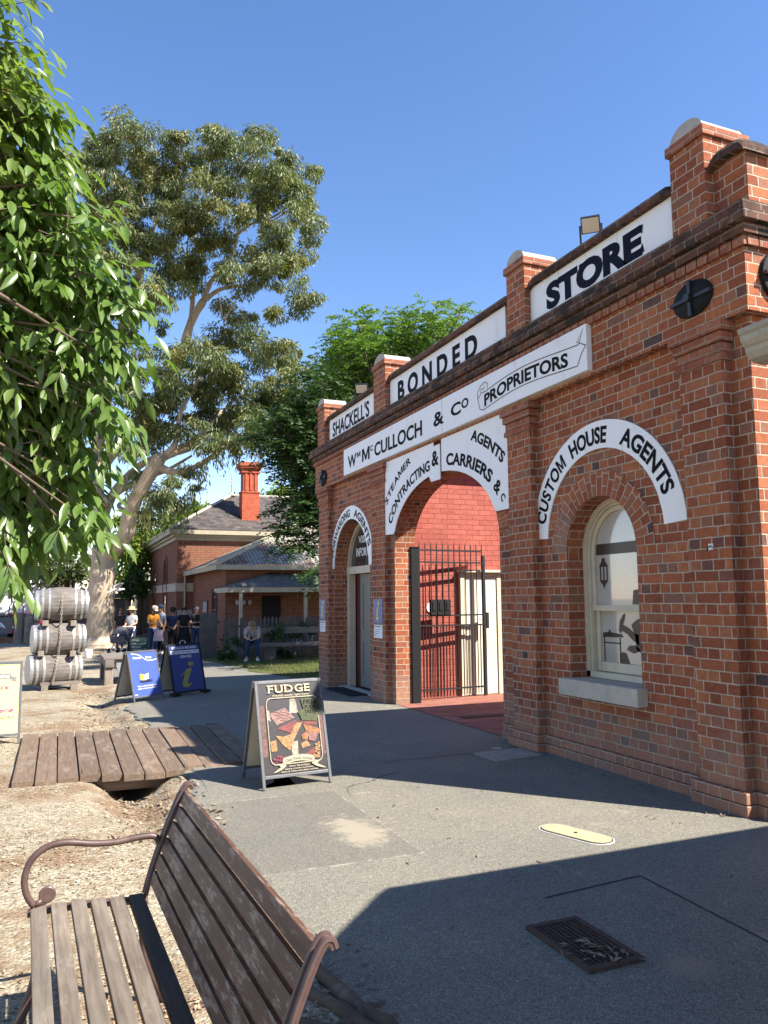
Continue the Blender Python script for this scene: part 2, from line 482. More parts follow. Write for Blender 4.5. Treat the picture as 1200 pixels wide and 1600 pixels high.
def asphalt_mat():
    t = NT('worn asphalt')
    v = t.pos()
    c = t.vor(v, 300.0, 'Color')
    sv = t.n('ShaderNodeSeparateXYZ')
    t.t.links.new(c, sv.inputs[0])
    ag = t.ramp(sv.outputs[0], [(0.0, (0.085, 0.081, 0.071)), (0.45, (0.168, 0.158, 0.133)), (0.8, (0.245, 0.228, 0.189)), (0.97, (0.36, 0.335, 0.275)), (1.0, (0.48, 0.44, 0.36))])
    n = t.noise(v, 0.9, 6, 0.65)
    col = t.mix(0.85, ag, t.ramp(n, [(0.3, (0.82, 0.83, 0.84)), (0.55, (1.0, 0.99, 0.96)), (0.75, (1.22, 1.18, 1.08))]), 'MULTIPLY')
    n2 = t.noise(v, 30.0, 3, 0.6)
    col = t.mix(0.5, col, t.ramp(n2, [(0.3, 0.75), (0.7, 1.2)]), 'MULTIPLY')
    # dusty sand blown onto the surface
    d1 = t.noise(v, 1.15, 7, 0.72)
    col = t.mix(t.smooth(d1, 0.60, 0.72, 0, 0.75), col, (0.36, 0.31, 0.22))
    # one pale dried spill by the sign
    g = t.n('ShaderNodeVectorMath', operation='DISTANCE')
    t.t.links.new(t.scaled(v, (1.5, 0.75, 1)), g.inputs[0])
    g.inputs[1].default_value = (1.98 * 1.5, 5.25 * 0.75, 0)
    spill = t.m('ADD', g.outputs['Value'], t.m('MULTIPLY', t.m('SUBTRACT', t.noise(v, 7.0, 6, 0.75), 0.5), 0.95))
    col = t.mix(t.smooth(spill, 0.12, 0.36, 0.75, 0.0), col, (0.46, 0.40, 0.29))
    g2 = t.n('ShaderNodeVectorMath', operation='DISTANCE')
    t.t.links.new(v, g2.inputs[0])
    g2.inputs[1].default_value = (2.59, 2.80, 0)
    sp2 = t.m('ADD', g2.outputs['Value'], t.m('MULTIPLY', t.m('SUBTRACT', t.noise(v, 16.0, 5, 0.7), 0.5), 0.16))
    col = t.mix(t.smooth(sp2, 0.05, 0.16, 0.6, 0.0), col, (0.28, 0.22, 0.17))
    # an old trench repair, a little darker, with a dusty joint
    mp = t.n('ShaderNodeMapping')
    t.t.links.new(t.mix(0.035, v, t.noise(v, 6.0, 4, 0.6, 'Color')), mp.inputs[0])
    mp.inputs['Location'].default_value = (-1.62, -5.35, 0)
    pv = t.n('ShaderNodeSeparateXYZ')
    t.t.links.new(mp.outputs[0], pv.inputs[0])
    bx_ = t.m('MAXIMUM', t.m('DIVIDE', t.m('ABSOLUTE', pv.outputs[0]), 0.52), t.m('DIVIDE', t.m('ABSOLUTE', pv.outputs[1]), 0.85))
    col = t.mix(t.smooth(bx_, 0.97, 1.0, 0.30, 0.0), col, (0.085, 0.080, 0.072))
    ln = t.m('MULTIPLY', t.smooth(t.m('ABSOLUTE', t.m('SUBTRACT', bx_, 1.0)), 0.005, 0.022, 1, 0), t.smooth(t.noise(v, 5.0, 4, 0.7), 0.48, 0.6))
    col = t.mix(t.m('MULTIPLY', ln, 0.6), col, (0.40, 0.355, 0.27))
    dk = t.noise(v, 3.1, 6, 0.7)
    col = t.mix(t.smooth(dk, 0.60, 0.74, 0, 0.5), col, (0.075, 0.072, 0.068))
    # hairline cracks
    e = t.vor(t.mix(0.12, v, t.noise(v, 2.0, 4, 0.6, 'Color')), 0.42, 'Distance', 'DISTANCE_TO_EDGE')
    gate = t.smooth(t.noise(v, 0.5, 2), 0.57, 0.62)
    ck = t.m('MULTIPLY', t.smooth(e, 0.0005, 0.003, 1, 0), gate)
    col = t.mix(t.m('MULTIPLY', ck, 0.8), col, (0.03, 0.03, 0.03))
    t.bump(t.m('SUBTRACT', t.m('ADD', sv.outputs[1], n2), t.m('MULTIPLY', ck, 2)), 0.5, 0.003)
    return t.base(col, 0.88, 0, 0.25)


def grass_mat():
    t = NT('brownish green lawn')  # greens mixed with random dry brown patches
    v = t.pos()
    n = t.noise(v, 1.6, 5, 0.65)
    f = t.noise(v, 40, 4, 0.7)
    col = t.mix(t.ramp(f, [(0.3, 0), (0.7, 1)]), (0.060, 0.080, 0.022), (0.125, 0.135, 0.045))
    col = t.mix(t.smooth(n, 0.5, 0.7, 0, 0.7), col, (0.25, 0.20, 0.10))
    t.bump(f, 0.9, 0.03)
    return t.base(col, 0.95, 0, 0.1)


M['ground'] = ground_mat()
M['asphalt'] = asphalt_mat()
M['grass'] = grass_mat()
M['patch'] = paint('grey concrete lid', (0.33, 0.295, 0.25), 0.9, 0.25, 12, 0.2, bumps=0.5)
M['yellowlid'] = paint('pale yellow valve lid', (0.42, 0.365, 0.22), 0.8, 0.2, 25, 0.2, dirt=(0.42, 0.36, 0.22), bumps=0.6)
M['whitering'] = paint('white ring paint', (0.66, 0.64, 0.58), 0.8, 0.2, 25)


# ------------------------------------------------------------------ mesh building
def shared(a, b):
    return a


class MB:
    def __init__(s):
        s.v = []
        s.f = []
        s.uv = []

    def add(s, verts, faces, uvs=None):
        o = len(s.v)
        s.v += [tuple(p) for p in verts]
        for i, f in enumerate(faces):
            s.f.append(tuple(k + o for k in f))
            s.uv.append(uvs[i] if uvs else None)
        return s

    def quad(s, a, b, c, d, uv=None):
        return s.add([a, b, c, d], [(0, 1, 2, 3)], [uv] if uv else None)

    def box(s, x0, x1, y0, y1, z0, z1):
        v = [(x, y, z) for z in (z0, z1) for y in (y0, y1) for x in (x0, x1)]
        return s.add(v, [(0, 2, 3, 1), (4, 5, 7, 6), (0, 1, 5, 4), (2, 6, 7, 3), (0, 4, 6, 2), (1, 3, 7, 5)])

    def obox(s, o, ex, ey, ez):
        """Box from corner o along three edge vectors."""
        o, ex, ey, ez = (Vector(q) for q in (o, ex, ey, ez))
        v = [o + ex * i + ey * j + ez * k for k in (0, 1) for j in (0, 1) for i in (0, 1)]
        return s.add(v, [(0, 2, 3, 1), (4, 5, 7, 6), (0, 1, 5, 4), (2, 6, 7, 3), (0, 4, 6, 2), (1, 3, 7, 5)])

    def prism(s, poly, f0, f1):
        """poly: 2-D points; f0/f1 map a 2-D point to the two end faces."""
        n = len(poly)
        v = [f0(p) for p in poly] + [f1(p) for p in poly]
        fs = [tuple(range(n)), tuple(range(2 * n - 1, n - 1, -1))]
        fs += [(i, (i + 1) % n, n + (i + 1) % n, n + i) for i in range(n)]
        return s.add(v, fs)

    def tube(s, path, radii, n=8, cap=True, flat=1.0):
        path = [Vector(p) for p in path]
        if isinstance(radii, (int, float)):
            radii = [radii] * len(path)
        rings = []
        prev = None
        for i, p in enumerate(path):
            t = (path[min(i + 1, len(path) - 1)] - path[max(i - 1, 0)]).normalized()
            if prev is None:
                a = t.orthogonal().normalized()
            else:
                a = (prev - t * prev.dot(t)).normalized()
            prev = a
            b = t.cross(a)
            rings.append([p + (a * cos(2 * pi * k / n) + b * sin(2 * pi * k / n) * flat) * radii[i] for k in range(n)])
        v = [q for r in rings for q in r]
        f = []
        for i in range(len(path) - 1):
            for k in range(n):
                f.append((i * n + k, i * n + (k + 1) % n, (i + 1) * n + (k + 1) % n, (i + 1) * n + k))
        if cap:
            f.append(tuple(range(n - 1, -1, -1)))
            f.append(tuple((len(path) - 1) * n + k for k in range(n)))
        return s.add(v, f)

    def lathe(s, prof, n=24, origin=(0, 0, 0), axis='z'):
        o = Vector(origin)
        v = []
        for r, h in prof:
            for k in range(n):
                a = 2 * pi * k / n
                c, d = r * cos(a), r * sin(a)
                v.append(o + (Vector((c, d, h)) if axis == 'z' else Vector((h, c, d)) if axis == 'x' else Vector((c, h, d))))
        f = []
        for i in range(len(prof) - 1):
            for k in range(n):
                f.append((i * n + k, i * n + (k + 1) % n, (i + 1) * n + (k + 1) % n, (i + 1) * n + k))
        f.append(tuple(range(n - 1, -1, -1)))
        f.append(tuple((len(prof) - 1) * n + k for k in range(n)))
        return s.add(v, f)

    def build(s, name, mat, parent=None, smooth=False, recalc=True, bevel=0.0):
        """Links the mesh as one object; with a parent, the coordinates are world ones unless the parent is marked local."""
        me = bpy.data.meshes.new(name)
        off = Vector((0, 0, 0))
        q = parent
        while q is not None:
            if q.get('_local'):
                off = Vector((0, 0, 0))
                break
            off += Vector(q.location)
            q = q.parent
        me.from_pydata([tuple(Vector(p) - off) for p in s.v], [], s.f)
        me.update()
        uvl = me.uv_layers.new(name='UVMap')
        for poly, uv in zip(me.polygons, s.uv):
            if uv:
                for li, q in zip(poly.loop_indices, uv):
                    uvl.data[li].uv = q
                continue
            n = poly.normal
            ax, ay, az = abs(n.x), abs(n.y), abs(n.z)
            for li in poly.loop_indices:
                p = s.v[me.loops[li].vertex_index]
                if ax >= ay and ax >= az:
                    uvl.data[li].uv = (p[1], p[2])
                elif ay >= az:
                    uvl.data[li].uv = (p[0], p[2])
                else:
                    uvl.data[li].uv = (p[0], p[1])
        if recalc or bevel:
            bm = bmesh.new()
            bm.from_mesh(me)
            if bevel:
                bmesh.ops.remove_doubles(bm, verts=bm.verts, dist=1e-6)
                bmesh.ops.bevel(bm, geom=[e for e in bm.edges if e.calc_face_angle(0) > 0.6], offset=bevel, segments=2, affect='EDGES', profile=0.6)
            bmesh.ops.recalc_face_normals(bm, faces=bm.faces)
            bm.to_mesh(me)
            bm.free()
        if smooth:
            me.polygons.foreach_set('use_smooth', [True] * len(me.polygons))
        me.materials.append(mat)
        o = bpy.data.objects.new(name, me)
        COL.objects.link(o)
        if parent is not None:
            o.parent = parent
        return o


def tag(o, label=None, cat=None, group=None, kind=None):
    if label:
        o['label'] = label
    if cat:
        o['category'] = cat
    if group:
        o['group'] = group
    if kind:
        o['kind'] = kind
    return o


def thing(name, label, cat, loc=(0, 0, 0), rot=0.0, group=None, local=False):
    o = bpy.data.objects.new(name, None)
    o.empty_display_size = 0.2
    COL.objects.link(o)
    o.location = loc
    o.rotation_euler = (0, 0, rot)
    if local:
        o['_local'] = 1
    return tag(o, label, cat, group)


def raw_mesh(name, V, F, mat, parent=None, smooth=False):
    """Fast path for foliage: V (n,3) world, F (m,4) quads."""
    me = bpy.data.meshes.new(name)
    if parent is not None:
        V = V - np.array(parent.location)[None, :]
    n, m, k = len(V), len(F), F.shape[1]
    me.vertices.add(n)
    me.vertices.foreach_set('co', np.ascontiguousarray(V, dtype=np.float32).ravel())
    me.loops.add(m * k)
    me.loops.foreach_set('vertex_index', np.ascontiguousarray(F, dtype=np.int32).ravel())
    me.polygons.add(m)
    me.polygons.foreach_set('loop_start', np.arange(0, m * k, k, dtype=np.int32))
    me.update(calc_edges=True)
    if smooth:
        me.polygons.foreach_set('use_smooth', [True] * m)
    me.materials.append(mat)
    o = bpy.data.objects.new(name, me)
    COL.objects.link(o)
    if parent is not None:
        o.parent = parent
    return o


# ------------------------------------------------------------------ lettering
_glyphs = {}


def text2d(s, bold=0.0):
    """Flat triangles of a line of text, cap height 1, starting at x = 0."""
    key = (s, bold)
    if key in _glyphs:
        return _glyphs[key]
    if 'M' in s and bold > 0.004:
        V, Fs, x = [], [], 0.0
        w = 0.135 + bold * 2.2
        wd = 0.98
        for ch in s:
            if ch == ' ':
                x += 0.34
                continue
            if ch == 'M':
                v = [(0, 0), (0, 1), (w * 1.1, 1), (wd / 2, 0.36), (wd - w * 1.1, 1), (wd, 1), (wd, 0), (wd - w, 0), (wd - w, 0.70), (wd / 2 + w * 0.38, 0.06), (wd / 2 - w * 0.38, 0.06), (w, 0.70), (w, 0)]
                fs = [tuple(range(len(v)))]
            else:
                v, fs = text2d(ch, bold)
            o = len(V)
            V += [(p[0] + x, p[1]) for p in v]
            Fs += [tuple(k + o for k in f_) for f_ in fs]
            x += max(p[0] for p in v) + (0.06 if ch in 'TAV' else 0.115)
        V = np.array(V)
        _glyphs[key] = (V, Fs)
        return V, Fs
    cu = bpy.data.curves.new('lettering', 'FONT')
    cu.body = s
    cu.size = 1.0
    cu.offset = bold
    cu.resolution_u = 4
    ob = bpy.data.objects.new('lettering', cu)
    COL.objects.link(ob)
    dg = bpy.context.evaluated_depsgraph_get()
    me = ob.evaluated_get(dg).to_mesh()
    V = np.array([v.co[:2] for v in me.vertices]) if len(me.vertices) else np.zeros((1, 2))
    Fs = [tuple(p.vertices) for p in me.polygons]
    ob.evaluated_get(dg).to_mesh_clear()
    bpy.data.objects.remove(ob)
    bpy.data.curves.remove(cu)
    V = V / 0.7273
    V[:, 0] -= V[:, 0].min()
    _glyphs[key] = (V, Fs)
    return V, Fs


def letters(mb, s, f, u0, u1, v0, v1, bold=0.02, shear=0.0):
    """Fit the text to the rectangle u0..u1, v0..v1 (baseline to cap height) and map through f(u, v)."""
    V, Fs = text2d(s, bold)
    w = V[:, 0].max()
    pts = [f(u0 + (x + shear * y) / w * (u1 - u0), v0 + y * (v1 - v0)) for x, y in V]
    mb.add(pts, Fs)
    return mb


def strip2d(mb, f, pts, w):
    """A painted line of width w through 2-D points."""
    P = [Vector(p) for p in pts]
    L, Rr = [], []
    for i, p in enumerate(P):
        t = (P[min(i + 1, len(P) - 1)] - P[max(i - 1, 0)]).normalized()
        n = Vector((-t.y, t.x)) * w / 2
        L.append(f(*(p + n)))
        Rr.append(f(*(p - n)))
    for i in range(len(P) - 1):
        mb.quad(L[i], L[i + 1], Rr[i + 1], Rr[i])
    return mb


def poly2d(mb, f, pts):
    mb.add([f(*p) for p in pts], [tuple(range(len(pts)))])
    return mb


def rrect(x0, x1, y0, y1, r, n=5):
    o = []
    for cx, cy, a0 in ((x1 - r, y1 - r, 0), (x0 + r, y1 - r, 90), (x0 + r, y0 + r, 180), (x1 - r, y0 + r, 270)):
        for k in range(n + 1):
            a = radians(a0 + 90 * k / n)
            o.append((cx + r * cos(a), cy + r * sin(a)))
    return o


def ell(cx, cy, rx, ry, n=20, a0=0, a1=360):
    return [(cx + rx * cos(radians(a0 + (a1 - a0) * k / n)), cy + ry * sin(radians(a0 + (a1 - a0) * k / n))) for k in range(n + (a1 - a0 < 360))]


# ------------------------------------------------------------------ ground
def hash_noise(x, y, s=1.0, seed=0):
    return (sin(x * 1.7 * s + seed) * cos(y * 2.3 * s - seed * 1.3) + sin((x * 0.9 + y * 1.3) * 2.1 * s + seed * 2.7) * 0.6) / 1.6


def slope(y):
    return 0.0 if y < 12.5 else -0.024 * min(y - 12.5, 16.5)


def edge_x(y):
    b = 1.08 + 0.05 * sin(y * 1.9) + 0.03 * sin(y * 5.3 + 1)
    if y > 14:
        b += 0.035 * (y - 14)
    return b


def ditch(x, y):
    if y < 5.2 or y > 18:
        return 0.0
    k = min(1, (y - 5.2) / 1.6) * min(1, (18 - y) / 4)
    dep = 0.12 + 0.20 * max(0.0, min(1.0, (y - 7.2) / 0.5)) * max(0.0, min(1.0, (10.6 - y) / 0.5))
    return -dep * k * math.exp(-((x - 0.72 + 0.05 * sin(y * 2)) / 0.24) ** 2)


def gz(x, y):
    """Height of the dirt."""
    z = slope(y)
    if x < edge_x(y) + 0.03:
        z += ditch(x, y) + 0.007 * hash_noise(x, y, 1.5) + 0.004 * hash_noise(x, y, 6, 3)
        if y < 4.2 and x > 0.55:
            z += 0.025 * hash_noise(x, y, 5, 9) + 0.01
    return z


def build_ground():
    xs = sorted(set([-400, -120, -60, -30, -16, -9] + [round(-5 + 0.25 * i, 3) for i in range(20)] + [round(0 + 0.07 * i, 3) for i in range(26)] + [2.2, 3.2, 4.5, 6, 9, 14, 25, 45, 90, 200, 400]))
    ys = sorted(set([-60, -25, -10, -4] + [round(-1 + 0.11 * i, 3) for i in range(180)] + [19.5, 21, 23, 25, 27, 29, 32, 36, 42, 50, 62, 80, 120, 200, 400, 700]))
    mb = MB()
    V, idx = [], {}
    for j, y in enumerate(ys):
        for i, x in enumerate(xs):
            idx[i, j] = len(V)
            e = edge_x(y)
            V.append((x, y, gz(x, y) if x < e + 0.03 else slope(y) - 0.03))
    F = [(idx[i, j], idx[i + 1, j], idx[i + 1, j + 1], idx[i, j + 1]) for j in range(len(ys) - 1) for i in range(len(xs) - 1)]
    mb.add(V, F)
    g = mb.build('ground', M['ground'], smooth=True)
    tag(g, kind='structure')
    # asphalt sheet with a broken left edge, sloping with the ground
    mb = MB()
    ys = [-14, -6] + [round(-1 + 0.09 * i, 3) for i in range(190)] + [17, 18, 20, 22, 24, 26, 28, 29, 31, 34]
    rows = []
    for y in ys:
        e = edge_x(y) + (0.02 * sin(y * 17.0) + 0.015 * sin(y * 41 + 2) if -1 <= y <= 16 else 0)
        xr = 30.0 if y < 15.6 else 4.75 - 0.02 * (y - 16)
        if y >= 15.6 and y <= 17:
            xr = 4.75 + (30 - 4.75) * 0.0
        z = slope(y) + 0.004
        rows.append([(e, y, z - 0.05), (e + 0.02, y, z - 0.008), (e + 0.06, y, z), (xr, y, z)])
    for a, b in zip(rows, rows[1:]):
        for k in range(3):
            mb.quad(a[k], a[k + 1], b[k + 1], b[k])
    tag(mb.build('footpath', M['asphalt'], recalc=False), kind='structure')
    # lawn beyond the store
    mb = MB()
    n = 26
    for j in range(n):
        for i in range(14):
            y0, y1 = 15.75 + j * 0.75, 15.75 + (j + 1) * 0.75
            x0 = [4.70 + 0.9 * i for i in (i, i + 1)]
            def gp(x, y):
                xx = x if x > 4.71 else 4.72 + 0.12 * sin(y * 2.2) + 0.05 * sin(y * 7) - 0.03 * (y - 16)
                return (xx, y, slope(y) + 0.012 + 0.012 * hash_noise(x, y, 3))
            mb.quad(gp(x0[0], y0), gp(x0[1], y0), gp(x0[1], y1), gp(x0[0], y1))
    tag(mb.build('lawn', M['grass'], recalc=False), kind='structure')
    # brick paving through the carriageway
    mb = MB()
    mb.quad((4.815, 7.6, 0.010), (14, 7.6, 0.010), (14, 11.56, 0.010), (4.815, 11.56, 0.010))
    tag(mb.build('paving', M['paving'], recalc=False), kind='structure')


build_ground()

# ------------------------------------------------------------------ the brick store
W, PF = 4.80, 4.70            # wall face, pilaster face
Y0, Y1 = 4.23, 14.70          # near and far corner
store = thing('brick_store', 'old red brick store with white painted sign boards, arched gateway and stepped parapet', 'building', (W, 9.5, 0))
OPEN = [  # centre, half width, spring height, arch rise, bottom
    dict(c=6.11, a=0.52, zs=2.04, b=0.53, z0=0.80),
    dict(c=9.49, a=1.55, zs=2.36, b=0.94, z0=-0.1),
    dict(c=12.98, a=0.90, zs=2.12, b=0.90, z0=-0.1),
]


def arch_z(o, y):
    t = min(1.0, abs(y - o['c']) / o['a'])
    return o['zs'] + o['b'] * sqrt(max(0.0, 1 - t * t))


def arch_ys(o, n=28):
    return [o['c'] - o['a'] * cos(pi * k / n) for k in range(n + 1)]


def wall_with_openings(mb, x, ya, yb, ztop):
    ys = {ya, yb}
    for o in OPEN:
        ys |= set(arch_ys(o))
    ys = sorted(ys)
    for a, b in zip(ys, ys[1:]):
        if b - a < 1e-6:
            continue
        mid = (a + b) / 2
        op = [o for o in OPEN if abs(mid - o['c']) < o['a']]
        if not op:
            mb.quad((x, a, -0.1), (x, b, -0.1), (x, b, ztop), (x, a, ztop))
        else:
            o = op[0]
            mb.quad((x, a, arch_z(o, a)), (x, b, arch_z(o, b)), (x, b, ztop), (x, a, ztop))
            if o['z0'] > 0:
                mb.quad((x, a, -0.1), (x, b, -0.1), (x, b, o['z0']), (x, a, o['z0']))


mb = MB()
wall_with_openings(mb, W, Y0, Y1, 4.45)
wall_with_openings(mb, W + 0.33, Y0 + 0.33, Y1, 4.45)
for o in OPEN:                               # jambs and soffits, bricks following the curve
    ys = arch_ys(o)
    pts = [(ys[0], max(o['z0'], -0.1))] + [(y, arch_z(o, y)) for y in ys] + [(ys[-1], max(o['z0'], -0.1))]
    s = 0.0
    for p, q in zip(pts, pts[1:]):
        d = sqrt((p[0] - q[0]) ** 2 + (p[1] - q[1]) ** 2)
        if abs(p[0] - q[0]) < 1e-6:
            mb.quad((W, p[0], p[1]), (W + 0.33, p[0], p[1]), (W + 0.33, q[0], q[1]), (W, q[0], q[1]),
                    [(0.03, p[1]), (0.36, p[1]), (0.36, q[1]), (0.03, q[1])])
        else:
            mb.quad((W, p[0], p[1]), (W + 0.33, p[0], p[1]), (W + 0.33, q[0], q[1]), (W, q[0], q[1]),
                    [(0.03, s), (0.36, s), (0.36, s + d), (0.03, s + d)])
        s += d
# side wall facing the camera side and plain wall ends
mb.quad((W, Y0, -0.1), (14, Y0, -0.1), (14, Y0, 4.45), (W, Y0, 4.45))
mb.quad((W, Y1, -0.1), (14, Y1, -0.1), (14, Y1, 4.45), (W, Y1, 4.45))
mb.build('wall', M['brick'], store, recalc=False)

# courtyard side walls and rooms either side of the carriageway
mb = MB()
mb.box(5.14, 13.9, 4.6, 7.86, -0.1, 3.72)
mb.build('rear_wing', M['brick'], store)
mb = MB()
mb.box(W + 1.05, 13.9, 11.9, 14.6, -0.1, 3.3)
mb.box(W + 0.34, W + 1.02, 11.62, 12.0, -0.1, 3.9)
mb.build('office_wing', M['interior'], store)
mb = MB()
mb.box(5.12, 12.5, 11.55, 11.61, -0.1, 4.05)
mb.build('painted_wall', M['red_paint_brick'], store)
mb = MB()
mb.box(5.15, 12.6, 11.30, 11.75, 3.93, 3.98)
mb.box(5.15, 12.6, 11.26, 11.30, 3.88, 4.02)
mb.build('eave', M['cream'], store)

# pilasters, frieze, plinth
PIL = [(4.42, 4.86), (7.09, 7.555), (11.20, 11.76), (13.95, 14.52)]
pil_objs = []
for a, b in PIL:
    mb = MB()
    mb.box(PF, W + 0.01, a, b, -0.1, 3.60)
    pil_objs.append(mb.build('pilaster', M['brick'], store))
mb = MB()
mb.box(PF, W + 0.004, Y0 - 0.09, Y1 + 0.05, 3.73, 4.30)
mb.quad((W + 0.004, Y0 - 0.09, 3.73), (14, Y0 - 0.09, 3.73), (14, Y0 - 0.09, 4.30), (W + 0.004, Y0 - 0.09, 4.30))
mb.quad((W + 0.004, Y0 - 0.09, 3.73), (14, Y0 - 0.09, 3.73), (14, Y0 + 0.01, 3.73), (W + 0.004, Y0 + 0.01, 3.73))
mb.build('frieze', M['brick'], store)
for po, (a, b) in zip(pil_objs, PIL):          # stepped capitals
    mb = MB()
    mb.box(PF - 0.025, W, a - 0.03, b + 0.03, 3.42, 3.475)
    mb.box(PF - 0.012, W, a - 0.015, b + 0.015, 3.48, 3.565)
    mb.box(PF - 0.035, W, a - 0.04, b + 0.04, 3.57, 3.645)
    mb.box(PF - 0.055, W, a - 0.065, b + 0.065, 3.65, 3.726)
    mb.build('capital', M['brick_trim'], po, bevel=0.006)
mb = MB()
segs = [(Y0, 5.4), (5.4, 7.94), (11.04, 12.08), (13.88, 14.62)]
mb.box(W - 0.055, W + 0.01, Y0 - 0.055, 7.90, -0.1, 0.088)
mb.box(W - 0.052, W + 0.01, Y0 - 0.052, 7.895, 0.093, 0.178)
mb.box(W + 0.012, 14, Y0 - 0.055, Y0 + 0.02, -0.1, 0.178)
for a, b in PIL[:2]:
    mb.box(PF - 0.055, W - 0.05, a - 0.055, b + 0.055, -0.1, 0.088)
    mb.box(PF - 0.052, W - 0.05, a - 0.052, b + 0.052, 0.093, 0.178)
mb.build('plinth', M['brick'], store, bevel=0.008)

# cornice: corbel course of brick ends, two dark projecting courses
mb = MB()
y = Y0 - 0.12
while y < Y1 + 0.05:
    mb.box(PF - 0.035, PF + 0.02, y, y + 0.105, 4.225, 4.298)
    y += 0.119
x = PF
while x < 9:
    mb.box(x, x + 0.105, Y0 - 0.13, Y0 - 0.07, 4.225, 4.298)
    x += 0.119
mb.build('corbel_course', M['brick_trim'], store)
mb = MB()
mb.box(PF - 0.065, W + 0.2, Y0 - 0.155, Y1 + 0.10, 4.303, 4.382)
mb.box(PF - 0.115, W + 0.2, Y0 - 0.205, Y1 + 0.15, 4.386, 4.468)
mb.box(PF - 0.095, W + 0.2, Y0 - 0.185, Y1 + 0.13, 4.472, 4.545)
for z0, z1, p in ((4.303, 4.382, 0.155), (4.386, 4.468, 0.205), (4.472, 4.545, 0.185)):
    mb.box(W + 0.205, 14, Y0 - p, Y0 + 0.3, z0, z1)
mb.build('cornice', M['brick_dark'], store, bevel=0.006)

# parapet between the piers
PIERS = [(4.42, 4.79), (7.02, 7.39), (10.98, 11.47), (14.0, 14.42)]
PX = 4.735
mb = MB()
for a, b in ((4.10, 4.42), (4.79, 7.02), (7.39, 10.98), (11.47, 14.0), (14.42, 14.66)):
    mb.box(PX, PX + 0.24, a, b, 4.546, 4.985)
mb.box(PX + 0.245, 14, 4.10, 4.34, 4.546, 4.985)
mb.build('parapet', M['brick'], store)
mb = MB()
for a, b in ((4.05, 4.42), (4.79, 7.02), (7.39, 10.98), (11.47, 14.0), (14.42, 14.70)):
    # bullnosed coping that dips where it meets a pier
    n = 14
    ysx = [a, a + 0.02, a + 0.05, a + 0.10] + [a + 0.10 + (b - a - 0.2) * k / n for k in range(1, n)] + [b - 0.10, b - 0.05, b - 0.02, b]
    dip = [0.10, 0.055, 0.02, 0] + [0] * (n - 1) + [0, 0.02, 0.055, 0.10]
    prof = [(PX - 0.075, 0), (PX - 0.080, 0.055), (PX - 0.055, 0.088), (PX, 0.103), (PX + 0.2, 0.103), (PX + 0.28, 0.06), (PX + 0.28, 0)]
    V, F = [], []
    for yy, d in zip(ysx, dip):
        for px_, pz in prof:
            V.append((px_, yy, 4.988 - d * (0.4 if pz == 0 else 1.0) + pz))
    k = len(prof)
    for i in range(len(ysx) - 1):
        for j in range(k):
            F.append((i * k + j, i * k + (j + 1) % k, (i + 1) * k + (j + 1) % k, (i + 1) * k + j))
    F.append(tuple(range(k)))
    F.append(tuple(range((len(ysx) - 1) * k, len(ysx) * k)))
    mb.add(V, F)
mb.box(PX + 0.285, 14, 4.05, 4.38, 4.988, 5.085)
mb.build('coping', M['brick_dark'], store)
for a, b in PIERS:
    mb = MB()
    mb.box(4.64, 4.64 + 0.46, a, b, 4.546, 5.265)
    p = mb.build('pier', M['brick'], store, bevel=0.004)
    mb = MB()
    mb.box(4.615, 5.125, a - 0.025, b + 0.025, 5.268, 5.35)
    mb.build('pier_cap', M['brick_trim'], p, bevel=0.006)
    mb = MB()
    c, h = (a + b) / 2, (b - a) / 2
    poly = [(c + h * 0.92 * cos(pi * k / 12), 5.352 + 0.125 * sin(pi * k / 12)) for k in range(13)]
    mb.prism(poly, lambda q: (4.645, q[0], q[1]), lambda q: (5.10, q[0], q[1]))
    mb.build('cement_top', M['cement'], p, bevel=0.01)

# window ring of voussoirs, sill, sash window
o = OPEN[0]
mb = MB()
n = 30
r0, r1 = 0.52, 0.765
for k in range(n):
    a0, a1 = pi * k / n, pi * (k + 1) / n
    P = lambda r, a: (W - 0.004, o['c'] + r * cos(a), o['zs'] + 0.01 + r * sin(a))
    mb.quad(P(r0, a0), P(r1, a0), P(r1, a1), P(r0, a1), [(0.06, a0 * 0.655), (0.30, a0 * 0.655), (0.30, a1 * 0.655), (0.06, a1 * 0.655)])
mb.build('arch_ring', M['brick'], store, recalc=False)
# ring over the office door and carriageway
for oo, th in ((OPEN[2], 0.23), (OPEN[1], 0.30)):
    mb = MB()
    for k in range(n):
        a0, a1 = pi * k / n, pi * (k + 1) / n
        P = lambda r, a: (W - 0.003, oo['c'] + (oo['a'] + r) * cos(a), oo['zs'] + (oo['b'] + r) * sin(a))
        q = oo['a'] + 0.12
        mb.quad(P(0, a0), P(th, a0), P(th, a1), P(0, a1), [(0, a0 * q), (th, a0 * q), (th, a1 * q), (0, a1 * q)])
    mb.build('arch_ring', M['brick'], store, recalc=False)

win = MB()
mb = MB()
mb.box(4.685, W + 0.30, 5.53, 6.69, 0.637, 0.797)
mb.build('sill', M['sill'], store, bevel=0.008)
XW = W + 0.225
# outer frame following the arch
def arch_band(mb, o, inset0, inset1, x0, x1, z0):
    """Frame band between two insets of the opening contour."""
    def cont(ins):
        a, b = o['a'] - ins, o['b'] - ins
        pts = [(o['c'] - a, z0)] + [(o['c'] - a * cos(pi * k / 24), o['zs'] + b * sin(pi * k / 24)) for k in range(25)] + [(o['c'] + a, z0)]
        return pts
    A, B = cont(inset0), cont(inset1)
    for i in range(len(A) - 1):
        a, b, c, d = A[i], A[i + 1], B[i + 1], B[i]
        mb.quad((x0, *a), (x0, *b), (x0, *c), (x0, *d))
        mb.quad((x0, *d), (x0, *c), (x1, *c), (x1, *d))
        mb.quad((x0, *a), (x0, *b), (x1, *b), (x1, *a))


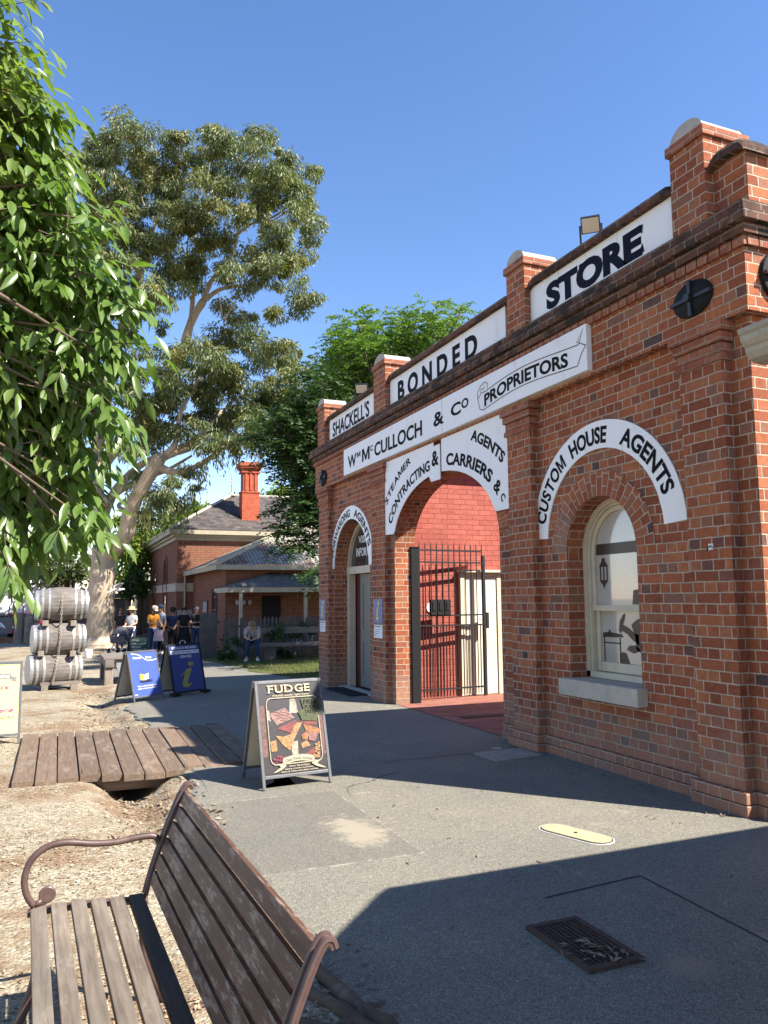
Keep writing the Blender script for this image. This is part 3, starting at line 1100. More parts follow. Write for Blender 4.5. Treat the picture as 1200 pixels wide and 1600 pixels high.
mb = MB()
arch_band(mb, o, 0.0, 0.055, XW - 0.03, XW + 0.09, 0.80)
arch_band(mb, o, 0.055, 0.075, XW - 0.005, XW + 0.09, 0.80)
mb.box(XW - 0.03, XW + 0.09, 5.59, 6.63, 0.802, 0.86)
wf = mb.build('window', M['cream'], store)
mb = MB()
arch_band(mb, o, 0.078, 0.125, XW + 0.02, XW + 0.06, 1.50)
mb.box(XW + 0.005, XW + 0.065, 5.675, 6.545, 1.46, 1.515)
mb.box(XW + 0.045, XW + 0.085, 5.675, 5.73, 0.865, 1.455)
mb.box(XW + 0.045, XW + 0.085, 6.49, 6.545, 0.865, 1.455)
mb.box(XW + 0.045, XW + 0.085, 5.735, 6.485, 0.865, 0.955)
mb.box(XW - 0.012, XW + 0.03, 6.547, 6.575, 1.33, 1.50)
mb.build('sash', M['cream'], wf)
mb = MB()
pts = [(o['c'] - 0.40, 1.50)] + [(o['c'] - 0.42 * cos(pi * k / 20), o['zs'] + 0.41 * sin(pi * k / 20)) for k in range(21)] + [(o['c'] + 0.40, 1.50)]
mb.add([(XW + 0.045, *p) for p in pts], [tuple(range(len(pts)))])
mb.quad((XW + 0.070, 5.73, 0.95), (XW + 0.070, 6.49, 0.95), (XW + 0.070, 6.49, 1.46), (XW + 0.070, 5.73, 1.46))
pane = mb.build('pane', M['film'], wf, recalc=False)
mb = MB()
fu = lambda x: (lambda u, v: (x, 6.53 - u, v))
f = fu(XW + 0.041)
mb.quad(f(0.01, 2.02), f(0.85, 2.02), f(0.85, 2.13), f(0.01, 2.13))
poly2d(mb, f, [(0.11, 1.985), (0.155, 1.985), (0.16, 1.955), (0.205, 1.90), (0.06, 1.90), (0.105, 1.955)])
for u in (0.075, 0.125, 0.175):
    mb.quad(f(u, 1.76), f(u + 0.018, 1.76), f(u + 0.018, 1.90), f(u, 1.90))
poly2d(mb, f, [(0.07, 1.765), (0.20, 1.765), (0.15, 1.715), (0.14, 1.69), (0.125, 1.69), (0.115, 1.715)])
poly2d(mb, f, [(0.54, 1.525), (0.85, 1.525), (0.85, 1.67), (0.72, 1.68), (0.56, 1.66)])
f = fu(XW + 0.066)
poly2d(mb, f, [(0.05, 1.20), (0.06, 1.245), (0.14, 1.25), (0.15, 1.275), (0.165, 1.275), (0.175, 1.25), (0.34, 1.235), (0.36, 1.205)])
for a, b in ((0.06, 1.12), ):
    mb.quad(f(0.06, 1.14), f(0.32, 1.14), f(0.32, 1.152), f(0.06, 1.152))
mb.quad(f(0.065, 0.96), f(0.08, 0.96), f(0.08, 1.20), f(0.065, 1.20))
mb.quad(f(0.30, 0.96), f(0.315, 0.96), f(0.315, 1.20), f(0.30, 1.20))
poly2d(mb, f, [(0.30, 1.27), (0.315, 1.36), (0.36, 1.42), (0.40, 1.44), (0.385, 1.38), (0.36, 1.33), (0.44, 1.30), (0.52, 1.25), (0.58, 1.24), (0.58, 1.14), (0.50, 1.18), (0.42, 1.24), (0.34, 1.27), (0.32, 1.24)])
poly2d(mb, f, [(0.48, 1.33), (0.56, 1.38), (0.70, 1.42), (0.79, 1.40), (0.79, 1.08), (0.62, 1.06), (0.54, 1.10), (0.53, 1.22)])
poly2d(mb, f, [(0.40, 1.09), (0.44, 1.13), (0.54, 1.14), (0.60, 1.09), (0.50, 1.06)])
poly2d(mb, f, [(0.30, 0.955), (0.30, 1.03), (0.33, 1.065), (0.39, 1.06), (0.42, 1.00), (0.44, 0.955)])
mb.build('window_decal', M['film_brown'], wf, recalc=False)

# office door with transom light
od = OPEN[2]
mb = MB()
XD = W + 0.29
arch_band(mb, od, 0.0, 0.07, XD - 0.04, XD + 0.08, -0.02)
mb.box(XD - 0.055, XD + 0.08, 12.09, 13.87, 2.06, 2.19)
mb.box(XD - 0.045, XD + 0.08, 13.755, 13.81, 0, 2.06)
mb.box(XD - 0.045, XD + 0.08, 12.15, 12.20, 0, 2.06)
df = mb.build('door_frame', M['cream'], store)
mb = MB()
pts = [(od['c'] - 0.83, 2.19)] + [(od['c'] - 0.83 * cos(pi * k / 20), od['zs'] + 0.83 * sin(pi * k / 20)) for k in range(21)] + [(od['c'] + 0.83, 2.19)]
mb.add([(XD + 0.02, *p) for p in pts], [tuple(range(len(pts)))])
mb.build('transom_pane', M['glass_dark'], df, recalc=False)
mb = MB()
f = lambda u, v: (XD + 0.014, 13.55 - u, v)
letters(mb, 'VISITOR', f, 0.14, 1.0, 2.62, 2.75, 0.03)
letters(mb, 'INFORMATION', f, 0.02, 1.25, 2.38, 2.53, 0.03)
mb.build('lettering', M['white'], df, recalc=False)
mb = MB()                                   # door leaf, opened inwards against the dark hall
mb.box(XD + 0.06, XD + 0.11, 12.25, 13.45, 0.03, 2.05)
mb.build('door', M['grey_green'], store)
mb = MB()
for (a, b, z0, z1) in ((12.35, 12.82, 1.02, 1.9), (12.90, 13.32, 1.02, 1.9), (12.35, 12.82, 0.22, 0.85), (12.90, 13.32, 0.22, 0.85)):
    for (ya, yb, za, zb) in ((a, b, z0, z0 + 0.03), (a, b, z1 - 0.03, z1), (a, a + 0.03, z0 + 0.031, z1 - 0.031), (b - 0.03, b, z0 + 0.031, z1 - 0.031)):
        mb.box(XD + 0.045, XD + 0.0595, ya, yb, za, zb)
mb.build('door_moulding', M['grey_green'], bpy.data.objects['door'])
mb = MB()
mb.box(XD + 0.10, XD + 0.14, 13.46, 13.75, 0.0, 2.05)
mb.build('door_reveal', M['oxblood'], store)
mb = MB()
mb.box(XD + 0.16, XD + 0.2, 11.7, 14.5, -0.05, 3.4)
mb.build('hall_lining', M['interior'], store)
mb = MB()
mb.box(4.84, 5.02, 12.2, 13.78, 0.0, 0.025)
mb.build('threshold', M['sill'], store)

# cream service door in the painted wall
mb = MB()
mb.box(6.17, 6.245, 11.49, 11.545, 0.012, 2.02)
mb.box(6.875, 6.95, 11.49, 11.545, 0.012, 2.02)
mb.box(6.25, 6.87, 11.49, 11.545, 1.95, 2.02)
mb.box(6.14, 7.0, 11.42, 11.545, 2.024, 2.065)
sd = mb.build('service_door', M['cream'], store)
mb = MB()
for k in range(6):
    mb.box(6.25 + k * 0.1035, 6.25 + k * 0.1035 + 0.099, 11.512, 11.545, 0.02, 1.948)
mb.build('door_leaf', M['cream_light'], sd)
mb = MB()
mb.box(6.50, 6.62, 11.505, 11.511, 1.25, 1.62)
mb.build('paper_notice', M['white'], sd)

# iron wall anchors: dished black ovals with a cross rib
for (yc, zc, ry, rz) in ((4.665, 4.00, 0.215, 0.135), (14.22, 3.93, 0.21, 0.14)):
    t = thing('wall_anchor', 'black iron tie plate on the frieze between STORE board and near corner' if yc < 9 else 'black iron tie plate on the far end pilaster of the store', 'tie plate', (PF, yc, zc), group='iron tie plates on the store')
    mb = MB()
    for r, dx in ((1.0, 0.006), (0.96, 0.022), (0.5, 0.034), (0.12, 0.04)):
        mb.v += [(PF - dx, yc + r * ry * cos(2 * pi * k / 28), zc + r * rz * 1.12 * sin(2 * pi * k / 28)) for k in range(28)]
    for i in range(3):
        for k in range(28):
            mb.f.append((i * 28 + k, i * 28 + (k + 1) % 28, (i + 1) * 28 + (k + 1) % 28, (i + 1) * 28 + k))
            mb.uv.append(None)
    mb.f.append(tuple(84 + k for k in range(28)))
    mb.uv.append(None)
    mb.build('plate', M['blackmatte'], t, smooth=True)
    mb = MB()
    mb.box(PF - 0.05, PF - 0.02, yc - ry, yc + ry, zc - 0.014, zc + 0.014)
    mb.box(PF - 0.054, PF - 0.02, yc - 0.016, yc + 0.016, zc - rz * 1.1, zc + rz * 1.1)
    mb.lathe([(0.035, PF - 0.085), (0.035, PF - 0.05)], 8, (0, yc, zc), 'x')
    mb.build('cross_rib', M['black_iron'], t)
t = thing('wall_anchor', 'black iron tie plate on the sunlit side wall of the store', 'tie plate', (5.0, Y0, 4.0), group='iron tie plates on the store')
mb = MB()
mb.lathe([(0.2, Y0 - 0.10), (0.19, Y0 - 0.125), (0.05, Y0 - 0.15)], 28, (5.03, 0, 4.02), 'y')
mb.build('plate', M['blackmatte'], t)
mb = MB()
mb.box(4.84, 5.22, Y0 - 0.165, Y0 - 0.13, 4.005, 4.035)
mb.build('cross_rib', M['black_iron'], t)

# small wall hook plate
t = thing('wall_hook', 'small galvanised hook plate screwed to the bricks right of the window', 'hook', (PF, 4.62, 2.04))
mb = MB()
q = at_y(1106, 862, 4.62)
mb.box(PF - 0.006, PF - 0.001, 4.595, 4.645, 1.955, 2.005)
mb.build('plate', M['galv'], t)
mb = MB()
mb.tube([(PF - 0.006, 4.62, 1.985), (PF - 0.035, 4.622, 1.975), (PF - 0.04, 4.63, 1.945)], 0.006, 6)
mb.build('hook', M['black_iron'], t)


# ------------------------------------------------------------------ sign boards on the store
def board(name, label, poly, x_back, x_front, mat='white_board', loc=None):
    """Flat board from a (y, z) outline."""
    cy = sum(p[0] for p in poly) / len(poly)
    cz = min(p[1] for p in poly)
    t = thing(name, label, 'sign', (x_front, cy, cz))
    mb = MB()
    mb.prism(poly, lambda q: (x_front, q[0], q[1]), lambda q: (x_back, q[0], q[1]))
    mb.build('board', M[mat], t)
    return t


def rect(ya, yb, za, zb):
    return [(ya, za), (yb, za), (yb, zb), (ya, zb)]


def fy(x):
    return lambda u, v: (x, -u, v)            # u runs to the right seen from the street


SX = 4.715
def serif(mb, f, u, v, w, h, up):
    pass


t = board('parapet_sign', 'white parapet board lettered STORE nearest the corner', rect(4.87, 7.02, 4.555, 5.0 - 0.015), PX - 0.002, SX)
mb = MB()
f = fy(SX - 0.003)
letters(mb, 'STORE', f, -6.72, -5.24, 4.645, 4.905, 0.058, 0.0)
for (u, v, du, dv) in ((-6.385, 4.815, 0.03, 0.085), (-6.115, 4.815, -0.03, 0.085), (-5.245, 4.815, -0.03, 0.085), (-5.245, 4.73, -0.03, -0.085)):
    poly2d(mb, fy(SX - 0.0042), [(u - du * 0.4, v), (u + du, v + dv * 0.6), (u + du, v + dv), (u - du, v + dv)])
mb.build('lettering', M['navy_ink'], t, recalc=False)
t = board('parapet_sign', 'white parapet board lettered BONDED between the two middle piers', rect(7.55, 10.96, 4.555, 4.985), PX - 0.002, SX)
mb = MB()
letters(mb, 'B O N D E D', f, -10.66, -8.21, 4.605, 4.895, 0.04)
mb.build('lettering', M['ink'], t, recalc=False)
t = board('parapet_sign', 'white parapet board lettered SHACKELL\u2019S at the far end of the store', rect(11.66, 13.90, 4.555, 4.985), PX - 0.002, SX)
mb = MB()
letters(mb, "SHACKELL'S", f, -13.72, -11.85, 4.64, 4.91, 0.026)
mb.build('lettering', M['ink'], t, recalc=False)

BX = 4.64
t = board('proprietor_board', 'long white board lettered with the proprietors\u2019 names above the gateway', rect(5.98, 12.91, 3.772, 4.232), PF - 0.001, BX)
mb = MB()
mb.quad((BX - 0.001, 9.052, 3.775), (BX - 0.001, 9.058, 3.775), (BX - 0.001, 9.058, 4.23), (BX - 0.001, 9.052, 4.23))
mb.build('board_joint', M['greyprint'], t, recalc=False)
f = fy(BX - 0.003)
mb = MB()
for s, a, b, z0, z1, bo in (('W', -12.69, -12.27, 3.872, 4.085, 0.024), ('M', -12.24, -12.08, 3.985, 4.075, 0.024), ('M', -12.0, -11.66, 3.872, 4.085, 0.028), ('C', -11.63, -11.50, 3.985, 4.075, 0.024),
                            ('CULLOCH', -11.45, -9.67, 3.872, 4.088, 0.026), ('&', -9.31, -9.0, 3.905, 4.095, 0.024), ('C', -8.80, -8.53, 3.93, 4.09, 0.028), ('O', -8.51, -8.33, 3.97, 4.09, 0.028)):
    letters(mb, s, f, a, b, z0, z1, bo)
    if s in ('CULLOCH', '&', 'O'):
        mb.build('lettering', M['ink'], t, recalc=False)
        mb = MB()
def wave(u):
    k = (u + 7.94) / 1.66
    return 0.052 * sin(k * pi * 1.12) - 0.01 * k
fw = lambda u, v: f(u, v + wave(u) + 0.05 * (u + 7.94) / 1.66)
letters(mb, 'PROPRIETORS', fw, -7.94, -6.28, 3.872, 4.015, 0.032)
mb.build('lettering', M['ink'], t, recalc=False)
mb = MB()
top = [(-7.86 + 1.76 * k / 24, 4.045 + wave(-7.86 + 1.76 * k / 24) + 0.06 * (k / 24)) for k in range(25)]
bot = [(-7.97 + 1.84 * k / 24, 3.835 + wave(-7.97 + 1.84 * k / 24) + 0.06 * (k / 24)) for k in range(25)]
strip2d(mb, f, top + [(-6.02, 4.205), (-6.13, 4.09), (-5.99, 4.02)] , 0.009)
strip2d(mb, f, bot + [(-6.06, 3.955), (-5.99, 4.02)], 0.009)
strip2d(mb, f, [(-7.97, 3.835), (-8.05, 3.86), (-8.10, 4.02), (-8.09, 4.08), (-8.02, 4.14), (-7.92, 4.165), (-7.86, 4.13), (-7.86, 4.045), (-8.0, 4.05), (-8.09, 4.00)], 0.009)
strip2d(mb, f, [(-8.02, 4.05), (-8.015, 4.10), (-7.96, 4.085), (-7.93, 4.11)], 0.008)
mb.build('banner_outline', M['ink'], t, recalc=False)


def arc_letters(mb, s, path, x, h, bold):
    """Letters standing on a (y, z) polyline, read from its first to its last point."""
    P = [Vector(p) for p in path]
    L = [0.0]
    for a, b in zip(P, P[1:]):
        L.append(L[-1] + (b - a).length)
    V, Fs = text2d(s, bold)
    w = V[:, 0].max()
    out = []
    for px_, py_ in V:
        d = px_ / w * L[-1]
        i = max(0, min(len(P) - 2, next((k for k in range(len(L) - 1) if L[k + 1] >= d), len(P) - 2)))
        e = P[i + 1] - P[i]
        q = P[i] + e * ((d - L[i]) / max(1e-6, e.length))
        # smooth normal
        tn = (P[min(i + 2, len(P) - 1)] - P[max(i - 1, 0)]).normalized()
        nrm = Vector((tn.y, -tn.x)) if tn.x < 0 else Vector((-tn.y, tn.x))
        if nrm.y < 0 and abs(tn.x) > 0.3:
            nrm = -nrm
        q = q + nrm * (py_ * h)
        out.append((x, q.x, q.y))
    mb.add(out, Fs)


def circ_path(cy, cz, r, a0, a1, n=40):
    return [(cy + r * cos(radians(180 - (a0 + (a1 - a0) * k / n))) * -1 * -1, cz + r * sin(radians(a0 + (a1 - a0) * k / n))) for k in range(n + 1)]


def ring_letters(mb, s, cy, cz, r, h, a0, a1, x, bold):
    """Letters around a circle; a0..a1 are degrees from the right-hand horizontal, seen from the street."""
    V, Fs = text2d(s, bold)
    w = V[:, 0].max()
    out = []
    for px_, py_ in V:
        a = radians(a0 + (a1 - a0) * px_ / w)
        rr = r + py_ * h
        out.append((x, cy - rr * cos(a), cz + rr * sin(a)))
    mb.add(out, Fs)


def ellipse_letters(mb, s, cy, cz, a, b, h, d0, d1, x, bold):
    """Letters on an ellipse from offset d0 to d1 (street left is positive)."""
    t0, t1 = math.acos(max(-1, min(1, d0 / a))), math.acos(max(-1, min(1, d1 / a)))
    n = 60
    T = [t0 + (t1 - t0) * k / n for k in range(n + 1)]
    P = [Vector((cy + a * cos(t_), cz + b * sin(t_))) for t_ in T]
    L = [0.0]
    for p, q in zip(P, P[1:]):
        L.append(L[-1] + (q - p).length)
    V, Fs = text2d(s, bold)
    w = V[:, 0].max()
    out = []
    for px_, py_ in V:
        d = px_ / w * L[-1]
        i = int(np.searchsorted(L, d)) - 1
        i = max(0, min(n - 1, i))
        k = (d - L[i]) / max(1e-9, L[i + 1] - L[i])
        tt = T[i] + (T[i + 1] - T[i]) * k
        p = Vector((cy + a * cos(tt), cz + b * sin(tt)))
        nr = Vector((cos(tt) / a, sin(tt) / b)).normalized()
        q = p + nr * (py_ * h)
        out.append((x, q.x, q.y))
    mb.add(out, Fs)


AX = 4.775
GK = 4.712 / AX               # the spandrel boards hang just behind the pilaster face
def gk(p, dx=0.0):
    return (p[0] * GK + dx, p[1] * GK, CAM_Z + (p[2] - CAM_Z) * GK)


def gateway_board(label, outline):
    t = thing('gateway_sign', label, 'sign', gk((AX, sum(p[0] for p in outline) / len(outline), 2.6)))
    mb = MB()
    mb.prism(outline, lambda q: gk((AX, q[0], q[1])), lambda q: gk((AX, q[0], q[1]), 0.012))
    mb.build('board', M['white_board'], t)
    cy = sum(p[0] for p in outline) / len(outline)
    mb = MB()
    mb.prism([(p[0] + (0.012 if p[0] < cy else -0.012), min(p[1] + 0.025, 3.74)) for p in outline], lambda q: gk((AX, q[0], q[1]), 0.0135), lambda q: (W + 0.02, q[0], q[1]))
    mb.build('spandrel_brickwork', M['brick'], store)
    return t


def gateway_letters(t, *fns):
    for fn in fns:
        mb = MB()
        fn(mb)
        mb.v = [gk(p) for p in mb.v]
        mb.build('lettering', M['ink'], t, recalc=False)


def arch_in(dy):
    """Lower edge of the gateway boards: a little outside the arch."""
    return 2.36 + 0.955 * sqrt(max(0, 1 - (dy / 1.565) ** 2))


left = [(11.355, 3.765), (11.355, 2.60), (9.49 + 1.565 * 0.985, 2.59)] + [(9.49 + d, arch_in(d)) for d in np.linspace(1.50, 0.26, 22)] + [(9.69, 3.215), (9.405, 3.215), (9.405, 3.70), (9.60, 3.70), (9.60, 3.765)]
CY = 9.49
t = gateway_board('white spandrel board left of the arch crown lettered STEAMER CONTRACTING &', left)
gateway_letters(t, lambda mb: ellipse_letters(mb, 'STEAMER', CY, 2.36, 2.08, 1.36, 0.11, 1.78, 0.86, AX - 0.003, 0.026),
                               lambda mb: ellipse_letters(mb, 'CONTRACTING', CY, 2.36, 1.74, 1.035, 0.148, 1.62, 0.225, AX - 0.003, 0.03),
                               lambda mb: letters(mb, '&', fy(AX - 0.003), -9.655, -9.44, 3.43, 3.64, 0.03))
CY = 9.49
right = [(9.36, 3.765), (9.36, 3.315)] + [(CY + d, arch_in(d)) for d in np.linspace(-0.2, -1.50, 24)] + [(CY - 1.565 * 0.985, 2.62), (7.62, 2.62), (7.62, 3.42), (7.65, 3.42), (7.65, 3.57), (7.69, 3.57), (7.69, 3.65), (7.76, 3.65), (7.76, 3.765)]
t = gateway_board('white spandrel board right of the arch crown lettered AGENTS CARRIERS', right)
gateway_letters(t, lambda mb: ellipse_letters(mb, 'AGENTS', CY, 2.36, 2.08, 1.385, 0.135, -0.95, -1.69, AX - 0.003, 0.036),
                               lambda mb: ellipse_letters(mb, 'CARRIERS', CY, 2.36, 1.74, 1.03, 0.155, -0.27, -1.40, AX - 0.003, 0.036),
                               lambda mb: ellipse_letters(mb, '&', CY, 2.36, 1.74, 1.03, 0.16, -1.475, -1.575, AX - 0.003, 0.03),
                               lambda mb: ellipse_letters(mb, 'C', CY, 2.36, 1.78, 1.05, 0.095, -1.635, -1.68, AX - 0.003, 0.03))


def arch_board(label, cy, cz, r0, r1, a_end, words, a0, a1, tr, th, bold):
    n = 44
    aa = [a_end[0] + (a_end[1] - a_end[0]) * k / n for k in range(n + 1)]
    V, F = [], []
    t = thing('arch_sign', label, 'sign', (W - 0.01, cy, cz))
    for a in aa:
        c, s_ = -cos(radians(a)), sin(radians(a))
        for (x, r) in ((W - 0.016, r0), (W - 0.016, r1), (W - 0.002, r1), (W - 0.002, r0)):
            V.append((x, cy + r * c, cz + r * s_))
    for i in range(n):
        for k in range(4):
            F.append((i * 4 + k, i * 4 + (k + 1) % 4, (i + 1) * 4 + (k + 1) % 4, (i + 1) * 4 + k))
    F += [(0, 1, 2, 3), (n * 4, n * 4 + 1, n * 4 + 2, n * 4 + 3)]
    mb = MB()
    mb.add(V, F)
    mb.build('board', M['white_board'], t)
    for wd, b0, b1 in words:
        mb = MB()
        ring_letters(mb, wd, cy, cz, tr, th, b0, b1, W - 0.0185, bold)
        mb.build('lettering', M['ink'], t, recalc=False)


arch_board('white arched board over the sash window lettered CUSTOM HOUSE AGENTS', 6.075, 2.16, 0.865, 1.135, (3.5, 176.5),
           (('CUSTOM', 167, 122), ('HOUSE', 115, 81), ('AGENTS', 69, 19)), 0, 0, 0.920, 0.158, 0.036)
arch_board('white arched board over the office door lettered FORWARDING AGENTS', 12.98, 2.13, 0.885, 1.12, (2, 178),
           (('FORWARDING', 165, 91), ('AGENTS', 79, 21)), 0, 0, 0.930, 0.138, 0.028)

# information plates and opening-hours notices on the pilasters
for (ya, yb, lab) in ((11.30, 11.68, 'between office door and gateway'), (14.10, 14.45, 'at the far end of the store')):
    t = thing('information_plate', 'slate blue plate with yellow i ' + lab, 'sign', (PF, ya, 1.23), group='information plates on the store')
    mb = MB()
    mb.box(PF - 0.008, PF - 0.001, ya, yb, 1.215, 1.595)
    mb.build('plate', M['bluegrey'], t)
    mb = MB()
    f = lambda u, v: (PF - 0.0105, (ya + yb) / 2 - u, 1.405 + v)
    poly2d(mb, f, [(x * 0.036 + 0.035, y * 0.036 + 0.125) for x, y in ell(0, 0, 1, 1, 14)])
    poly2d(mb, f, [(-0.05, 0.05), (0.04, 0.075), (-0.01, -0.09), (0.0, -0.105), (0.035, -0.085), (0.045, -0.11), (0.0, -0.15), (-0.05, -0.14), (-0.06, -0.10), (-0.025, 0.03)])
    mb.build('emblem', M['yellow'], t, recalc=False)
    t = thing('hours_notice', 'white opening hours notice under the i plate ' + lab, 'notice', (PF, ya, 0.99), group='notices on the store')
    mb = MB()
    mb.box(PF - 0.007, PF - 0.001, ya + 0.01, yb - 0.02, 0.985, 1.19)
    mb.build('sheet', M['white'], t)
    mb = MB()
    f = lambda u, v: (PF - 0.0085, yb - 0.03 - u, v)
    letters(mb, 'OPENING HOURS', f, 0.02, 0.27, 1.155, 1.172, 0.03)
    for k, (s, e) in enumerate((('Mon - Fri  9am - 5pm', 0.23), ('Sat - Sun  9am - 4pm', 0.23), ('Public holidays', 0.17), ('Closed', 0.09))):
        letters(mb, s, f, 0.02, e, 1.115 - 0.032 * k, 1.128 - 0.032 * k, 0.01)
    mb.build('lettering', M['ink'], t, recalc=False)

# doormat
t = thing('doormat', 'black ribbed doormat at the office doorway', 'mat', (4.78, 12.97, 0))
mb = MB()
mb.box(4.52, 5.0, 12.3, 13.6, 0.004, 0.018)
for k in range(12):
    mb.box(4.53 + k * 0.038, 4.55 + k * 0.038, 12.32, 13.58, 0.018, 0.023)
mb.build('mat', M['blackmatte'], t)

# ------------------------------------------------------------------ iron gate, open against the painted wall
gate = thing('iron_gate', 'tall black iron picket gate standing open against the red painted wall', 'gate', (5.2, 11.2, 0))
G0, G1 = Vector((5.26, 11.24, 0)), Vector((6.56, 11.36, 0))
gd = (G1 - G0).normalized()
gn = Vector((gd.y, -gd.x, 0))
GL = (G1 - G0).length
gp = lambda s, z, d=0.0: G0 + gd * s + gn * d + Vector((0, 0, z))
for s0, s1, z0, z1 in ((0.0, 0.05, 0.04, 2.38), (GL - 0.05, GL, 0.02, 2.30)):
    mb = MB()
    mb.obox(gp(s0, z0, -0.025), gd * (s1 - s0), gn * 0.05, (0, 0, z1 - z0))
    mb.build('stile', M['black_iron'], gate, bevel=0.004)
for z in (2.365, 2.175, 1.325, 1.165, 0.165):
    mb = MB()
    mb.obox(gp(0.052, z - 0.012, -0.02), gd * (GL - 0.104), gn * 0.04, (0, 0, 0.024))
    mb.build('rail', M['black_iron'], gate)
n = 12
for k in range(n):
    s = 0.05 + (GL - 0.10) * k / (n - 1)
    mb = MB()
    a = 0.008
    mb.tube([gp(s, 0.06), gp(s, 2.44)], 0.009, 6)
    mb.tube([gp(s, 2.44), gp(s, 2.50)], [0.009, 0.002], 6)
    mb.build('picket', M['black_iron'], gate)
    if k < n - 1:
        s += (GL - 0.1) / (n - 1) / 2
        mb = MB()
        mb.tube([gp(s, 0.06), gp(s, 1.165)], 0.008, 6)
        mb.build('picket', M['black_iron'], gate)
mb = MB()
for q in (0.0, 0.13, 0.26):
    mb.obox(gp(0.235 + q, 1.33, -0.02), gd * 0.115, gn * 0.06, (0, 0, 0.25))
    mb.obox(gp(0.26 + q, 1.40, 0.04), gd * 0.065, gn * 0.012, (0, 0, 0.14))
mb.build('lock_box', M['blackmatte'], gate, bevel=0.008)
mb = MB()
mb.obox(gp(GL + 0.004, 1.10, -0.03), gd * 0.05, gn * 0.06, (0, 0, 0.26))
mb.build('latch', M['black_iron'], gate, bevel=0.004)
t = thing('gate_post', 'square black steel gate post fixed inside the left side of the arch', 'post', (5.18, 11.16, 0))
mb = MB()
mb.box(5.06, 5.20, 11.0, 11.17, 0.0, 2.38)
mb.box(5.05, 5.21, 10.99, 11.18, 2.382, 2.40)
mb.build('post', M['blackmatte'], t, bevel=0.005)
for z in (0.22, 2.2):
    mb = MB()
    mb.lathe([(0.022, z - 0.07), (0.022, z + 0.07)], 10, (5.225, 11.20, 0))
    mb.build('hinge', M['black_iron'], t)
mb = MB()
mb.lathe([(0.09, 11.53), (0.09, 11.545)], 20, (5.66, 0, 1.45), 'y')
tag(mb.build('wall_disc', M['white'], None), 'pale round disc on the red wall behind the gate lock', 'disc')

# floodlights on the parapet
def floodlight(label, p, size, yaw, pitch, src_y):
    t = thing('floodlight', label, 'floodlight', p)
    q = Vector(p)
    d = Vector((-cos(pitch) * cos(yaw), -cos(pitch) * sin(yaw), -sin(pitch)))
    r = d.cross(Vector((0, 0, 1))).normalized()
    u = r.cross(d)
    c = q + Vector((0, 0, 0.27)) + d * 0.1
    w, h = size
    mb = MB()
    mb.obox(c - r * w / 2 - u * h / 2 - d * 0.035, r * w, u * h, d * 0.04)
    for k in range(7):
        mb.obox(c - r * (w * 0.4 - k * w * 0.13) - u * h * 0.4 - d * 0.06, r * 0.008, u * h * 0.8, d * 0.024)
    mb.build('housing', M['black_iron'], t)
    mb = MB()
    mb.obox(c - r * w * 0.44 - u * h * 0.44 + d * 0.006, r * w * 0.88, u * h * 0.88, d * 0.004)
    mb.build('lens', M['cream_light'], t)
    mb = MB()
    for sgn in (-1, 1):
        e = c + r * sgn * (w / 2 + 0.012) - d * 0.015
        mb.tube([e, q + r * sgn * (w / 2 + 0.012) + Vector((0, 0, 0.02))], 0.011, 6)
    mb.tube([q - r * (w / 2 + 0.012) + Vector((0, 0, 0.02)), q + r * (w / 2 + 0.012) + Vector((0, 0, 0.02))], 0.011, 6)
    mb.tube([q + Vector((0, 0, 0.02)), q + Vector((0, 0, -0.05))], 0.014, 6)
    mb.build('bracket', M['black_iron'], t)


floodlight('floodlight tilted down on the coping above the STORE board', (4.86, 6.12, 5.10), (0.185, 0.165), radians(48), radians(42), 6.1)
floodlight('floodlight on the coping above the far parapet board', (4.86, 12.55, 5.06), (0.22, 0.17), radians(60), radians(40), 12.5)

# ------------------------------------------------------------------ pavement fittings
t = thing('valve_cover', 'long pale yellow oval valve lid set in the sunlit asphalt', 'valve lid', (3.3, 4.57, 0.004))
q0, q1 = Vector((3.245, 4.725, 0)), Vector((3.355, 4.41, 0))
ax = (q1 - q0).normalized()
sd_ = Vector((-ax.y, ax.x, 0))
def slot(r, z):
    o = []
    for k in range(13):
        a = pi * k / 12
        o.append(q1 + ax * (r * sin(a)) + sd_ * (r * cos(a)) + Vector((0, 0, z)))
    for k in range(13):
        a = pi * k / 12
        o.append(q0 - ax * (r * sin(a)) - sd_ * (r * cos(a)) + Vector((0, 0, z)))
    return o
for r, z, m, nm in ((0.112, 0.008, 'whitering', 'rim'), (0.103, 0.011, 'black_iron', 'gap'), (0.094, 0.015, 'yellowlid', 'lid')):
    P = slot(r, z)
    Q = slot(r, 0.0)
    mb = MB()
    mb.add(P + Q, [tuple(range(26))] + [(i, (i + 1) % 26, 26 + (i + 1) % 26, 26 + i) for i in range(26)])
    mb.build(nm, M[m], t)
mb = MB()
mb.lathe([(0.012, 0.014), (0.012, 0.0185)], 10, ((q0.x + q1.x) / 2, (q0.y + q1.y) / 2, 0))
mb.build('keyhole', M['blackmatte'], t)

